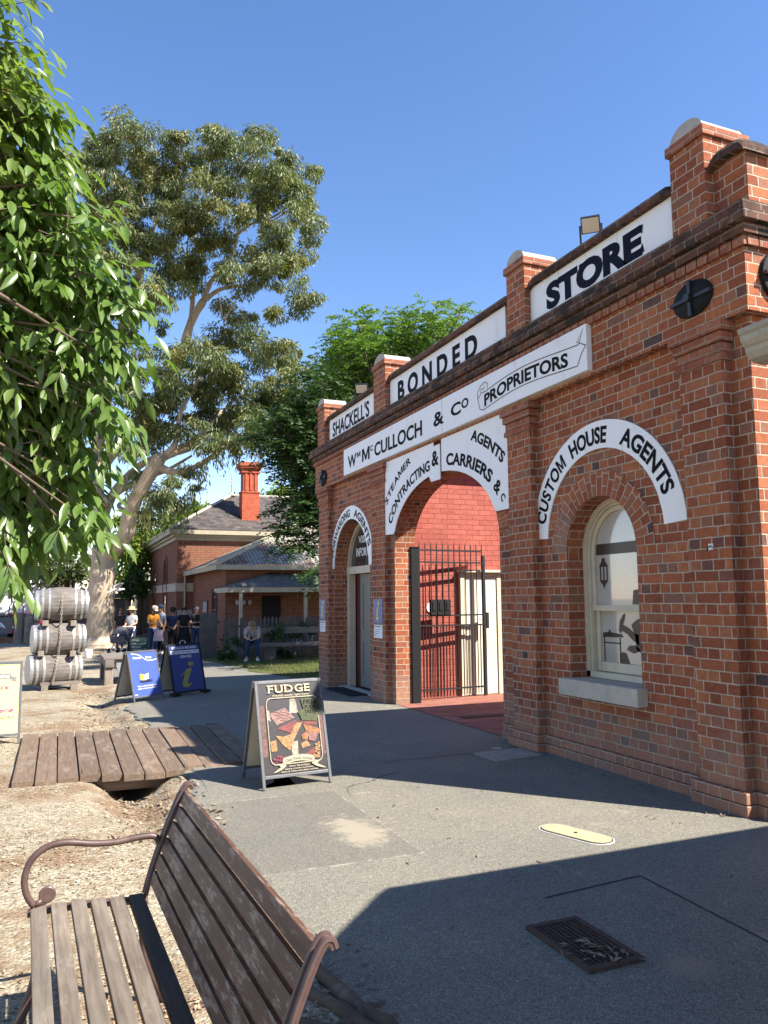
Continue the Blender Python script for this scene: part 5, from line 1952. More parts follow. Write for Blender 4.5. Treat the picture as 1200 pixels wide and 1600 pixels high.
A.layer('lettering', 'greyprint', lambda m, f: letters(m, 'PREMIUM', f, 0.36, 0.92, 0.205, 0.250, 0.012))
A.layer('stamp', 'magenta', lambda m, f: poly2d(m, f, rrect(0.40, 0.68, 0.06, 0.145, 0.02)))
A.layer('stamp_face', 'white', lambda m, f: poly2d(m, f, rrect(0.42, 0.66, 0.072, 0.133, 0.015)))
A.layer('stamp_lettering', 'magenta', lambda m, f: letters(m, 'YUM', f, 0.46, 0.63, 0.082, 0.122, 0.03))

# chalkboard menu
p = at(216, 1017, 23.5)
t, f = aframe('chalkboard', 'green chalkboard easel covered in handwriting, standing on the path by the tree', 'chalkboard', (p.x, p.y + 0.2, slope(p.y) + 0.005), radians(12), 0.56, 0.80, 0.42, 'blackboard', foot=0.03, frame_mat='blackmatte', back_mat='blackboard')
A = Art(t, f)
rr = random.Random(5)
def scrawl(m, f):
    for (s, u0, u1, v0, h_) in (('MENU', 0.08, 0.50, 0.86, 0.07), ('coffee cakes', 0.08, 0.92, 0.72, 0.07), ('cold drinks', 0.06, 0.60, 0.60, 0.06), ('toasties 9', 0.1, 0.9, 0.48, 0.06), ('Devon Tea', 0.10, 0.92, 0.31, 0.10), ('scones', 0.08, 0.45, 0.20, 0.06), ('open today', 0.12, 0.88, 0.08, 0.06)):
        letters(m, s, lambda u, v: f(u, v + 0.01 * sin(u * 9)), u0, u1, v0, v0 + h_, 0.0, 0.2)
A.layer('lettering', 'chalk', scrawl)

# ------------------------------------------------------------------ neighbouring verandah (its gutter end shows at the right edge)
nv = thing('neighbour_verandah', 'flat verandah with a dusty beige gutter reaching in at the right edge', 'verandah', (3.6, -1.0, 0))
G = at(1153, 518, 2.95)
mb = MB()
gpf = [(0.0, 0.0), (-0.002, -0.012), (0.008, -0.020), (0.010, -0.040), (0.022, -0.058), (0.030, -0.064), (0.034, -0.082), (0.050, -0.104), (0.075, -0.116), (0.13, -0.118),
       (0.13, -0.112), (0.08, -0.110), (0.055, -0.098), (0.040, -0.080), (0.036, -0.060), (0.018, -0.040), (0.014, -0.02), (0.012, -0.002)]
mb.prism(gpf, lambda q: (G.x + q[0], G.y, G.z + q[1]), lambda q: (G.x + q[0], -7.0, G.z + q[1]))
mb.tube([(G.x + 0.004, G.y, G.z), (G.x + 0.004, -7.0, G.z)], 0.009, 8)
mb.build('gutter', M['gutter'], nv, smooth=False)
mb = MB()
outline = [(9.0, 2.21), (3.46, 2.21), (3.38, 2.15), (2.89, 1.63), (2.62, 1.25), (2.55, 1.0), (2.55, -7.0), (9.0, -7.0)]
mb.prism(outline, lambda q: (q[0], q[1], 2.60), lambda q: (q[0], q[1], 2.66))
mb.build('roof', M['corrugated'], nv)
for y in (-0.6, -3.6, -6.6):
    mb = MB()
    mb.tube([(2.75, y, 0), (2.75, y, 2.6)], 0.06, 10)
    mb.build('post', M['cream'], nv)
mb = MB()
mb.box(6.0, 9.0, -7.0, 1.6, 0, 2.59)
mb.build('wall', M['brick'], nv)

# ------------------------------------------------------------------ barrels
def make_barrel(label, loc, rot, L=0.98, R=0.352):
    t = thing('wine_barrel', label, 'barrel', loc, rot, 'stacked wine barrels', local=True)
    prof = [(R * (0.80 + 0.20 * cos(pi * 0.5 * x) ** 1.0), x * L / 2) for x in np.linspace(-1, 1, 15)]
    mb = MB()
    mb.lathe([(prof[0][0] - 0.035, -L / 2 + 0.03)] + [(prof[0][0] - 0.03, -L / 2)] + prof + [(prof[-1][0] - 0.03, L / 2), (prof[-1][0] - 0.035, L / 2 - 0.03)], 30, (0, 0, 0), 'x')
    mb.build('staves', M['stave'], t)
    mb = MB()
    for s in (-1, 1):
        mb.lathe([(prof[0][0] - 0.036, s * (L / 2 - 0.032)), (prof[0][0] - 0.036, s * (L / 2 - 0.045))], 30, (0, 0, 0), 'x')
    mb.build('head', M['greywood'], t)
    rad = lambda x: R * (0.80 + 0.20 * cos(pi * 0.5 * (x / (L / 2))))
    for x, w in ((-0.455, 0.055), (-0.36, 0.045), (-0.24, 0.04), (0.24, 0.04), (0.36, 0.045), (0.455, 0.055)):
        mb = MB()
        a, b = x - w / 2, x + w / 2
        mb.lathe([(rad(a) - 0.01, a), (rad(a) + 0.005, a), (rad(b) + 0.005, b), (rad(b) - 0.01, b)], 30, (0, 0, 0), 'x')
        mb.build('hoop', M['galv'], t)
    return t


BY = 16.9
for px, py, lab, a, L in ((84, 1045, 'grey oak wine barrel at the bottom of the stack, resting on a timber cradle', 13, 1.0), (91, 998, 'grey oak wine barrel in the middle of the stack of three', 9, 0.96), (96.5, 944.5, 'grey oak wine barrel on top of the stack, under the overhanging leaves', 4, 0.92)):
    p = at_y(px, py, BY)
    make_barrel(lab, (p.x, p.y, p.z), radians(a), L * 0.93, 0.345)
gb = gz(0.1, BY)
cr = thing('barrel_cradle', 'low timber cradle under the barrel stack', 'cradle', (0.1, BY, gb))
mb = MB()
mb.box(-0.22, 0.46, BY - 0.33, BY - 0.22, gb + 0.10, gb + 0.16)
mb.box(-0.22, 0.46, BY + 0.22, BY + 0.33, gb + 0.10, gb + 0.16)
mb.build('rail', M['greywood'], cr)
for x in (-0.20, 0.32):
    mb = MB()
    mb.box(x, x + 0.12, BY - 0.40, BY + 0.40, gb - 0.02, gb + 0.098)
    mb.build('block', M['greypost'], cr)
for py, lab in ((1021.5, 'lower'), (974, 'upper')):
    for px in ((64, 114) if py > 1000 else (71, 115)):
        p = at_y(px, py, BY - 0.3)
        t = thing('barrel_chock', 'square timber chock wedged between the %s barrels, %s end' % (('bottom and middle' if lab == 'lower' else 'middle and top'), 'left' if px < 90 else 'right'), 'chock', (p.x, p.y, p.z), group='chocks between the barrels')
        mb = MB()
        mb.box(p.x - 0.055, p.x + 0.055, p.y - 0.05, p.y + 0.6, p.z - 0.05, p.z + 0.055)
        mb.build('block', M['greypost'], t, bevel=0.008)
t = thing('chain', 'pale rusty chain hanging down the front of the barrel stack', 'chain', tuple(at_y(90, 1070, BY - 0.4)))
mb = MB()
cp = [at_y(px, py, BY - d) for px, py, d in ((97, 919, 0.05), (97, 935, 0.33), (95.5, 968, 0.36), (94, 976, 0.25), (94.5, 990, 0.36), (92, 1015, 0.36), (90.5, 1024, 0.26), (88, 1040, 0.37), (84, 1058, 0.37), (81.5, 1069, 0.36))]
cp = smooth_path(cp, 7)
for i in range(len(cp) - 1):
    a, b = cp[i], cp[i + 1]
    tdir = (b - a)
    sidev = tdir.normalized().cross(Vector((0, 1, 0) if i % 2 else (1, 0, 0))).normalized() * 0.014
    for sg in (-1, 1):
        mb.tube([a - tdir * 0.15 + sidev * sg, b + tdir * 0.15 + sidev * sg], 0.008, 5)
mb.build('chain', M['chain'], t)

# trough on timber blocks, bucket
tp = at(175, 1052, 17.2)
tg = gz(1.2, 17.4)
t = thing('trough', 'old half round metal trough slung between heavy timbers beside the ditch', 'trough', (1.35, 17.6, tg))
mb = MB()
poly = [(1.50 + 0.30 * cos(a), 0.26 + 0.30 * sin(a)) for a in np.linspace(pi, 2 * pi, 17)]
mb.prism(poly, lambda q: (q[0], 17.30, q[1] + tg + 0.18), lambda q: (q[0], 19.2, q[1] + tg + 0.18))
mb.build('trough_body', M['galv'], t)
mb = MB()
mb.box(0.98, 1.16, 17.25, 19.3, tg + 0.36, tg + 0.50)
mb.box(1.84, 2.02, 17.25, 19.3, tg + 0.36, tg + 0.50)
mb.box(0.95, 2.05, 17.40, 17.75, tg + 0.505, tg + 0.56)
mb.box(0.95, 2.05, 17.85, 19.0, tg + 0.505, tg + 0.55)
mb.build('timber_rail', M['greywood'], t, bevel=0.01)
for x, y in ((0.98, 17.3), (0.98, 18.9), (1.84, 18.9), (1.84, 17.3)):
    mb = MB()
    mb.box(x, x + 0.17, y, y + 0.3, tg - 0.1, tg + 0.358)
    mb.build('block', M['greypost'], t, bevel=0.01)
p = at(138, 1027, 27.5)
bz = gz(p.x, p.y)
t = thing('bucket', 'white plastic bucket standing at the foot of the gum tree', 'bucket', (p.x, p.y, bz))
mb = MB()
mb.lathe([(0.11, bz), (0.145, bz + 0.27), (0.152, bz + 0.275), (0.152, bz + 0.30), (0.135, bz + 0.30), (0.10, bz + 0.02)], 20, (p.x, p.y, 0))
mb.build('pail', M['white'], t)
mb = MB()
mb.tube([(p.x + 0.15 * cos(a), p.y - 0.03, bz + 0.28 - 0.10 * sin(a)) for a in np.linspace(0, pi, 9)], 0.005, 5)
mb.build('handle', M['galv'], t)

# ------------------------------------------------------------------ station house behind the fence
HB = -0.42
house = thing('station_house', 'old orange brick house with slate hip roof, tall red chimney and verandah', 'house', (8, 38, HB))
mb = MB()
HX0, HX1, HY0, HY1 = 5.24, 17.5, 38.0, 49.5
mb.box(HX0, HX1, HY0, HY1, HB - 0.2, 4.55)
mb.build('wall', M['house_brick'], house)
mb = MB()
mb.box(HX0 - 0.10, HX1, HY0 - 0.10, HY1 + 0.1, 4.45, 4.62)
mb.box(HX0 - 0.22, HX1, HY0 - 0.22, HY1 + 0.2, 4.623, 4.73)
mb.box(HX0 - 0.40, HX1 + 0.3, HY0 - 0.40, HY1 + 0.4, 4.735, 4.95)
mb.build('cornice', M['house_cream'], house)
mb = MB()
for z0, z1, p in ((2.02, 2.10, 0.06), (2.103, 2.35, 0.035), (2.353, 2.42, 0.07)):
    mb.box(HX0 - p, HX0 + 1.0, HY0 - p, HY1, z0, z1)
mb.build('string_course', M['sill'], house)
mb = MB()
ex0, ex1, ey0, ey1, ez = HX0 - 0.42, HX1 + 0.4, HY0 - 0.42, 45.4, 4.955
yc = 41.4
ax_, az_ = 8.5, 7.15
R0, R1 = Vector((ax_, yc, az_)), Vector((14.0, yc, az_))
c1, c2, c3, c4 = Vector((ex0, ey0, ez)), Vector((ex1, ey0, ez)), Vector((ex1, ey1, ez)), Vector((ex0, ey1, ez))
mb.quad(c1, c2, R1, R0)
mb.add([c1, R0, c4], [(0, 1, 2)])
mb.quad(c4, R0, R1, c3)
mb.add([c2, c3, R1], [(0, 1, 2)])
mb.quad((ex0, ey1, ez), (ex1, ey1, ez), (ex1, HY1 + 0.4, ez), (ex0, HY1 + 0.4, ez))
rf = mb.build('roof', M['slate'], house, recalc=False)
mb = MB()
for a, b in ((c1, R0), (c4, R0), (R0, R1)):
    mb.tube([a + Vector((0, 0, 0.03)), b + Vector((0, 0, 0.05))], 0.07, 6)
mb.build('ridge_cap', M['cement'], rf)
mb = MB()
mb.lathe([(0.22, az_), (0.10, az_ + 0.12), (0.05, az_ + 0.2), (0.03, az_ + 0.5), (0.06, az_ + 0.55), (0.025, az_ + 0.6), (0.018, az_ + 1.15), (0.005, az_ + 1.3)], 8, (ax_, yc, 0))
mb.box(ax_ - 0.22, ax_ + 0.22, yc - 0.02, yc + 0.02, az_ + 0.78, az_ + 0.83)
mb.box(ax_ - 0.10, ax_ + 0.10, yc - 0.021, yc + 0.021, az_ + 0.90, az_ + 0.94)
mb.build('finial', M['house_cream'], rf)
# chimney
q = at(389, 822, 39.6)
chx, chy = q.x, q.y
mb = MB()
cw_ = 0.44
mb.box(chx - cw_, chx + cw_, chy - 0.35, chy + 0.35, 4.9, 7.02)
mb.box(chx - cw_ + 0.06, chx + cw_ - 0.06, chy - 0.31, chy + 0.31, 7.02, 8.0)
for z0, z1, p in ((6.98, 7.06, 0.03), (8.0, 8.07, 0.04), (8.07, 8.16, 0.0), (8.16, 8.24, 0.06), (8.24, 8.33, 0.12), (8.33, 8.42, 0.17), (8.42, 8.53, 0.13)):
    mb.box(chx - cw_ - p, chx + cw_ + p, chy - 0.35 - p, chy + 0.35 + p, z0 + 0.001, z1)
for dx in (-0.24, 0.0, 0.24):
    mb.box(chx + dx - 0.05, chx + dx + 0.05, chy - 0.355, chy - 0.30, 7.1, 7.98)
mb.build('chimney', M['chimney_brick'], rf)
# arched recesses with windows on the side wall
for yw in (42.0, 46.6):
    mb = MB()
    oo = dict(c=yw, a=0.62, zs=3.0, b=0.85, z0=0.3)
    pts = [(yw - 0.62, 0.5)] + [(yw - 0.62 * cos(pi * k / 16), 2.9 + 0.85 * sin(pi * k / 16)) for k in range(17)] + [(yw + 0.62, 0.5)]
    mb.prism(pts, lambda q: (HX0 - 0.012, q[0], q[1]), lambda q: (HX0 + 0.05, q[0], q[1]))
    wv = mb.build('window', M['glass_dark'], house)
    mb = MB()
    for r0, r1, p in ((0.62, 0.80, 0.07),):
        A = [(yw - r0, 0.5)] + [(yw - r0 * cos(pi * k / 16), 2.9 + (r0 + 0.23) * sin(pi * k / 16)) for k in range(17)] + [(yw + r0, 0.5)]
        B = [(yw - r1, 0.5)] + [(yw - r1 * cos(pi * k / 16), 2.9 + (r1 + 0.23) * sin(pi * k / 16)) for k in range(17)] + [(yw + r1, 0.5)]
        for i in range(len(A) - 1):
            x = HX0 - p
            mb.quad((x, *A[i]), (x, *A[i + 1]), (x, *B[i + 1]), (x, *B[i]))
            mb.quad((x, *B[i]), (x, *B[i + 1]), (HX0, *B[i + 1]), (HX0, *B[i]))
            mb.quad((x, *A[i]), (x, *A[i + 1]), (HX0, *A[i + 1]), (HX0, *A[i]))
    mb.build('arch_moulding', M['house_brick'], wv)
# lean-to
LX0, LY0 = 6.02, 30.25
mb = MB()
mb.box(LX0, 17.0, LY0, 37.99, HB - 0.2, 2.86)
lt = mb.build('lean_to', M['house_brick'], house)
mb = MB()
lx, ly, lz, rz_, ry_ = 5.56, 29.72, 2.95, 4.95, 34.2
hipx = lx + (ry_ - ly)
a, b, c, d = Vector((lx, ly, lz)), Vector((17.2, ly, lz)), Vector((17.2, ry_, rz_)), Vector((hipx, ry_, rz_))
def sl_uv(P, along, up):
    return [(p.dot(along), p.dot(up)) for p in P]
mb.quad(a, b, c, d, sl_uv((a, b, c, d), Vector((1, 0, 0)), Vector((0, 0.91, 0.41))))
e, f_ = Vector((lx, 38.05, lz)), Vector((hipx, 38.05, rz_))
mb.quad(a, d, f_, e, sl_uv((a, d, f_, e), Vector((0, 1, 0)), Vector((0.91, 0, 0.41))))
lr = mb.build('lean_to_roof', M['corrugated'], house, recalc=False)
mb = MB()
mb.tube([a + Vector((0, 0, 0.04)), d + Vector((0, 0, 0.06))], 0.11, 6)
mb.build('ridge_cap', M['house_cream'], lr)
mb = MB()
mb.box(lx - 0.02, 17.2, ly - 0.02, ly + 0.05, lz - 0.20, lz - 0.01)
mb.box(lx - 0.021, lx + 0.05, ly + 0.051, 38.0, lz - 0.20, lz - 0.01)
mb.build('fascia', M['house_cream'], lr)
mb = MB()
mb.box(lx + 0.06, 17.1, ly + 0.055, LY0 - 0.001, lz - 0.12, lz - 0.08)
mb.build('soffit', M['interior'], lr)
mb = MB()
mb.box(LX0 - 0.02, LX0 + 0.02, 31.9, 32.9, 0.35, 2.05)
w_ = mb.build('window', M['glass_dark'], lt)
mb = MB()
for y in (31.85, 32.86):
    mb.box(LX0 - 0.05, LX0 + 0.01, y, y + 0.09, 0.25, 2.15)
mb.box(LX0 - 0.05, LX0 + 0.01, 31.94, 32.86, 1.18, 1.24)
mb.box(LX0 - 0.05, LX0 + 0.01, 31.94, 32.86, 2.06, 2.15)
mb.build('frame', M['oxblood'], w_)
mb = MB()
mb.box(LX0 - 0.05, LX0 + 0.01, 33.9, 35.0, 1.0, 1.6)
nb = mb.build('notice_case', M['oxblood'], lt)
mb = MB()
mb.box(LX0 - 0.055, LX0 - 0.051, 34.0, 34.9, 1.08, 1.52)
mb.build('notice', M['cloth_grey'], nb)
mb = MB()
mb.box(5.3, 5.98, 37.94, 37.985, 0.75, 1.15)
mb.build('entrance_board', M['cloth_grey'], house)
mb = MB()
mb.tube([(5.62, 37.9, 2.9), (5.62, 37.9, HB)], 0.05, 8)
mb.build('downpipe', M['house_cream'], house)
# verandah of the lean-to
vb = slope(28)
mb = MB()
vx, vy, vz = 5.62, 27.9, 2.06
a, b, c, d = Vector((vx, vy, vz)), Vector((17, vy, vz)), Vector((17, LY0 - 0.01, 2.66)), Vector((vx + 2.1, LY0 - 0.01, 2.66))
mb.quad(a, b, c, d, sl_uv((a, b, c, d), Vector((1, 0, 0)), Vector((0, 0.97, 0.25))))
e = Vector((vx, LY0 - 0.01, vz))
mb.add([a, d, e], [(0, 1, 2)], [sl_uv((a, d, e), Vector((0, 1, 0)), Vector((0.97, 0, 0.25)))])
vr = mb.build('verandah_roof', M['corrugated_dark'], house, recalc=False)
mb = MB()
mb.box(vx + 0.02, 17, vy + 0.02, vy + 0.07, vz - 0.19, vz - 0.01)
mb.box(vx + 0.019, vx + 0.07, vy + 0.071, LY0, vz - 0.19, vz - 0.01)
mb.build('verandah_beam', M['house_cream'], vr)
for x in (6.08, 8.50, 11.0):
    mb = MB()
    mb.box(x, x + 0.11, vy + 0.08, vy + 0.19, HB, vz - 0.012)
    mb.build('verandah_post', M['house_cream'], vr)
mb = MB()
mb.box(7.45, 8.2, LY0 - 0.03, LY0 + 0.02, HB, 1.75)
mb.build('door', M['blackmatte'], lt)
mb = MB()
mb.box(8.55, 9.45, LY0 - 0.45, LY0 - 0.03, -0.05, 0.65)
ac = mb.build('air_conditioner', M['cloth_grey'], lt, bevel=0.02)
mb = MB()
mb.lathe([(0.27, LY0 - 0.455), (0.25, LY0 - 0.47), (0.05, LY0 - 0.475)], 20, (8.9, 0, 0.3), 'y')
mb.build('fan_grille', M['frame_grey'], ac)
for k in range(3):
    mb = MB()
    mb.lathe([(0.06, 1.42), (0.085, 1.58)], 12, (6.45 + k * 0.24, LY0 - 0.2, 0))
    mb.build('hanging_pot', M['cloth_white'], lt)

# fences
def picket_fence(name, label, x0, x1, y, h, z, step, w, pointed, mat, tilt=0.0):
    t = thing(name, label, 'fence', ((x0 + x1) / 2, y, z))
    mb = MB()
    n = int((x1 - x0) / step)
    r2 = random.Random(3)
    for k in range(n):
        x = x0 + k * step
        hh = h + r2.uniform(-0.03, 0.03)
        yy = y + tilt * (x - x0)
        if pointed:
            poly = [(x, z), (x + w, z), (x + w, z + hh - 0.08), (x + w / 2, z + hh), (x, z + hh - 0.08)]
        else:
            poly = [(x, z), (x + w, z), (x + w, z + hh), (x, z + hh)]
        mb.prism(poly, lambda q: (q[0], yy, q[1]), lambda q: (q[0], yy + 0.02, q[1]))
    mb.build('palings', M[mat], t)
    mb = MB()
    for zz in (0.3, h - 0.35):
        mb.obox((x0, y + 0.021, z + zz), (x1 - x0, tilt * (x1 - x0), 0), (0, 0.05, 0), (0, 0, 0.08))
    mb.build('rail', M[mat], t)
    return t


fz = slope(26.5)
picket_fence('picket_fence', 'dark weathered picket fence in front of the verandah', 5.22, 13.0, 26.4, 1.36, fz, 0.135, 0.085, True, 'fencewood')
picket_fence('paling_fence', 'short close boarded timber fence panel left of the picket fence', 4.50, 5.2, 26.9, 1.5, fz, 0.118, 0.112, False, 'fencewood')

# heavy timber seat on the lawn
sz = slope(24)
t = thing('log_seat', 'heavy slab timber seat with a back rail on the lawn by the fence', 'bench', (7.5, 24.2, sz))
mb = MB()
mb.box(5.50, 10.8, 23.9, 24.35, sz + 0.42, sz + 0.53)
mb.build('seat', M['greywood'], t, bevel=0.015)
mb = MB()
mb.box(5.45, 10.8, 24.46, 24.54, sz + 0.80, sz + 0.99)
mb.build('backrest', M['greywood'], t, bevel=0.015)
for x in (6.05, 8.4, 10.5):
    mb = MB()
    mb.box(x, x + 0.30, 23.95, 24.30, sz - 0.05, sz + 0.415)
    mb.box(x + 0.03, x + 0.25, 24.56, 24.72, sz - 0.05, sz + 0.95)
    mb.build('leg', M['fencewood'], t)

# ------------------------------------------------------------------ far left: shop, sign, posts, car
sb = slope(48)
shop = thing('white_shop', 'low white building with a dark shopfront beyond the barrels', 'building', (-6, 50, sb))
mb = MB()
mb.box(-18, 1.45, 50, 58, sb - 0.2, 3.3)
mb.build('wall', M['white'], shop)
mb = MB()
mb.box(-18.2, 1.6, 49.7, 58, 3.305, 3.45)
mb.build('roof', M['corrugated_dark'], shop)
mb = MB()
mb.box(-18, 1.4, 49.93, 49.99, sb, 0.95)
mb.build('shopfront', M['frame_grey'], shop)
for k in range(8):
    mb = MB()
    mb.box(-17.5 + k * 2.3, -15.7 + k * 2.3, 49.90, 49.925, sb + 0.35, 0.85)
    mb.build('window', M['glass_dark'], shop)
mb = MB()
mb.box(-3.3, -3.1, 49.8, 49.92, sb, 1.0)
mb.build('door_post', M['oxblood'], shop)
mb = MB()
mb.tube([(-2.35, 47.6, sb), (-2.35, 47.6, 1.3), (-2.2, 47.6, 1.6), (-1.9, 47.6, 1.65), (-1.65, 47.6, 1.35), (-1.62, 47.6, sb)], 0.03, 6)
tag(mb.build('bike_rail', M['frame_grey']), 'grey hooped metal rail in front of the white shop', 'rail')
bp = thing('brick_porch', 'small building with an orange brick pillar and dark awning left of the gum trunk', 'building', (2.6, 50, sb))
mb = MB()
mb.box(1.75, 2.35, 49.2, 49.8, sb - 0.1, 1.75)
mb.build('pillar', M['chimney_brick'], bp)
mb = MB()
mb.box(0.9, 4.2, 48.9, 50, 1.755, 2.05)
mb.box(1.2, 4.2, 49.85, 49.99, sb, 1.75)
mb.build('awning', M['frame_grey'], bp)
ks = thing('kerb_wall', 'low orange brick kerb along the far side of the gravel', 'kerb', (-3, 43, slope(43)))
mb = MB()
mb.box(-16, 3.2, 43.0, 43.35, slope(43) - 0.1, slope(43) + 0.24)
mb.build('brickwork', M['brick_trim'], ks)
# timber bollards
for px, w, top, pyb, lab in ((29, 15, 957, 996, 'taller silvered timber bollard with a sloping top beside the grey sign'), (45, 15, 963, 996, 'shorter silvered timber bollard right of the taller one')):
    p = at(px, pyb, 38)
    p.z = slope(41)
    h = at(px, top, 38).z - p.z
    t = thing('bollard', lab, 'bollard', tuple(p), group='timber bollards')
    mb = MB()
    r = w / 2 / FPX * 38
    mb.lathe([(r * 1.05, p.z - 0.05), (r, p.z + 0.4), (r * 0.97, p.z + h - 0.08), (r * 0.75, p.z + h - 0.01), (r * 0.3, p.z + h)], 12, (p.x, p.y, 0))
    mb.build('post', M['greypost'], t)
t = thing('street_sign', 'slate grey town name board on the ground at the left edge', 'sign', (-3.2, 41.5, slope(41)))
p0 = at(18.5, 988, 38)
mb = MB()
mb.box(p0.x - 3.4, p0.x, p0.y, p0.y + 0.08, p0.z - 0.05, p0.z + 0.72)
mb.build('board', M['frame_grey'], t)
mb = MB()
letters(mb, 'ECHUCA', lambda u, v: (p0.x - 3.4 + u, p0.y - 0.004, p0.z + v), 0.6, 3.13, 0.22, 0.48, 0.02)
mb.build('lettering', M['white'], t, recalc=False)

def make_car(label, loc, rot, mat):
    t = thing('parked_car', label, 'car', loc, rot, local=True)
    mb = MB()
    side = [(-2.1, 0.35), (-2.15, 0.65), (-2.0, 0.82), (-1.2, 0.92), (-0.55, 1.38), (0.9, 1.42), (1.6, 0.98), (2.1, 0.90), (2.15, 0.4)]
    mb.prism(side, lambda q: (q[0], -0.85, q[1]), lambda q: (q[0], 0.85, q[1]))
    mb.build('body', mat, t, bevel=0.06)
    mb = MB()
    for y in (-0.853, 0.853):
        mb.add([(-1.0, y, 0.95), (-0.5, y, 1.33), (0.85, y, 1.36), (1.4, y, 0.98)], [(0, 1, 2, 3)])
    mb.add([(-1.22, -0.7, 0.94), (-1.22, 0.7, 0.94), (-0.59, 0.7, 1.37), (-0.59, -0.7, 1.37)], [(0, 1, 2, 3)])
    mb.build('window', M['glass_dark'], t)
    for x in (-1.35, 1.35):
        for y in (-0.8, 0.8):
            mb = MB()
            mb.lathe([(0.31, y - 0.09), (0.33, y - 0.05), (0.33, y + 0.05), (0.31, y + 0.09)], 18, (x, 0, 0.33), 'y')
            w = mb.build('wheel', M['blackmatte'], t)
            mb = MB()
            mb.lathe([(0.19, y - 0.095 if y < 0 else y + 0.091), (0.18, y - 0.10 if y < 0 else y + 0.10)], 12, (x, 0, 0.33), 'y')
            mb.build('rim', M['galv'], w)
    for y in (-0.6, 0.6):
        mb = MB()
        mb.box(-2.16, -2.10, y - 0.15, y + 0.15, 0.62, 0.74)
        mb.build('headlight', M['white'], t)


p = at(43, 985, 44)
make_car('red car parked beyond the bollards', (p.x, 47.6, slope(47)), radians(90), pc('red car paint', (0.36, 0.02, 0.04), 0.25))

# small cream cottage porch behind the people
t = thing('cream_cottage', 'cream cottage porch with a pale hipped roof behind the queue of people', 'building', (3.6, 52, sb))
p = at(212, 985, 52)
mb = MB()
mb.box(p.x - 0.3, p.x + 3.0, 51.5, 54.5, sb, 2.1)
mb.build('wall', M['grey_green'], t)
mb = MB()
mb.box(p.x - 0.35, p.x - 0.2, 50.4, 50.55, sb, 2.1)
mb.box(p.x - 0.35, p.x + 3.0, 50.35, 50.6, 2.0, 2.25)
mb.build('porch_frame', M['cream_light'], t)
mb = MB()
a, b, c, d = (p.x - 0.7, 50.1, 2.26), (p.x + 3.5, 50.1, 2.26), (p.x + 3.5, 54, 3.8), (p.x + 0.9, 53, 3.8)
mb.quad(a, b, c, d)
mb.quad(a, d, (p.x + 0.9, 54, 3.8), (p.x - 0.7, 54, 2.26))
mb.build('roof', M['corrugated'], t)

# ------------------------------------------------------------------ trees
def unit(v):
    return v / np.maximum(np.linalg.norm(v, axis=1, keepdims=True), 1e-9)


def leaf_quads(C, D, length, width, fold=0.25, curl=0.0):
    """One folded, pointed leaf (two quads) per centre: base at C, growing along D."""
    n = len(C)
    D = unit(D)
    rnd = unit(rng.normal(size=(n, 3)))
    S = unit(np.cross(D, rnd))
    N = np.cross(S, D)
    L = (length * rng.uniform(0.7, 1.25, n))[:, None]
    Wd = (width * rng.uniform(0.75, 1.2, n))[:, None]
    b = C
    m = C + D * L * 0.45 + N * L * 0.06
    t = C + D * L - N * L * curl
    l = m + S * Wd * 0.5 + N * Wd * fold
    r = m - S * Wd * 0.5 + N * Wd * fold
    V = np.stack([b, l, m, r, t], 1).reshape(-1, 3)
    i = np.arange(n)[:, None] * 5
    F = np.concatenate([i + np.array([[0, 2, 1]]), i + np.array([[0, 3, 2]]), i + np.array([[1, 2, 4]]), i + np.array([[2, 3, 4]])], 0)
    return V, F


def broad_leaves(C, D, Nh, length, width):
    """Broad drooping leaf with a midrib fold and a curved blade: 8 points, 8 triangles."""
    n = len(C)
    D = unit(D)
    S = unit(np.cross(D, Nh))
    N = np.cross(S, D)
    L = (length * rng.uniform(0.75, 1.2, n))[:, None]
    Wd = (width * rng.uniform(0.8, 1.15, n))[:, None]
    dr = (rng.uniform(0.02, 0.30, n))[:, None]
    fo = (rng.uniform(0.05, 0.35, n))[:, None]
    tw = (rng.uniform(-0.3, 0.3, n))[:, None]
    P = lambda u: C + D * L * u - N * L * dr * u * u
    c1, c2, c3 = P(0.28), P(0.58), P(0.82)
    s1 = S * Wd * 0.44
    s2 = (S + N * tw) * Wd * 0.5
    s3 = (S + N * tw * 1.5) * Wd * 0.27
    up = N * Wd * fo
    V = np.stack([C, c1 + s1 + up, c1, c1 - s1 + up, c2 + s2 + up, c2, c2 - s2 + up, c3 + s3 + up * 0.5, c3, c3 - s3 + up * 0.5, P(1.0)], 1).reshape(-1, 3)
    tri = np.array([[0, 2, 1], [0, 3, 2], [1, 2, 4], [2, 5, 4], [2, 3, 5], [3, 6, 5], [4, 5, 7], [5, 8, 7], [5, 6, 8], [6, 9, 8], [7, 8, 10], [8, 9, 10]])
    i = np.arange(n)[:, None, None] * 11
    return V, (i + tri[None]).reshape(-1, 3)


def ball(n):
    p = unit(rng.normal(size=(n, 3)))
    return p * (rng.uniform(0, 1, n) ** (1 / 3))[:, None]


def limb(mb, pts, r0, r1, n=9, wob=0.0):
    P = smooth_path(pts, 5)
    k = len(P)
    R = [(r0 + (r1 - r0) * (i / (k - 1)) ** 0.8) * (1 + 0.07 * sin(i * 1.9)) for i in range(k)]
    mb.tube(P, R, n)


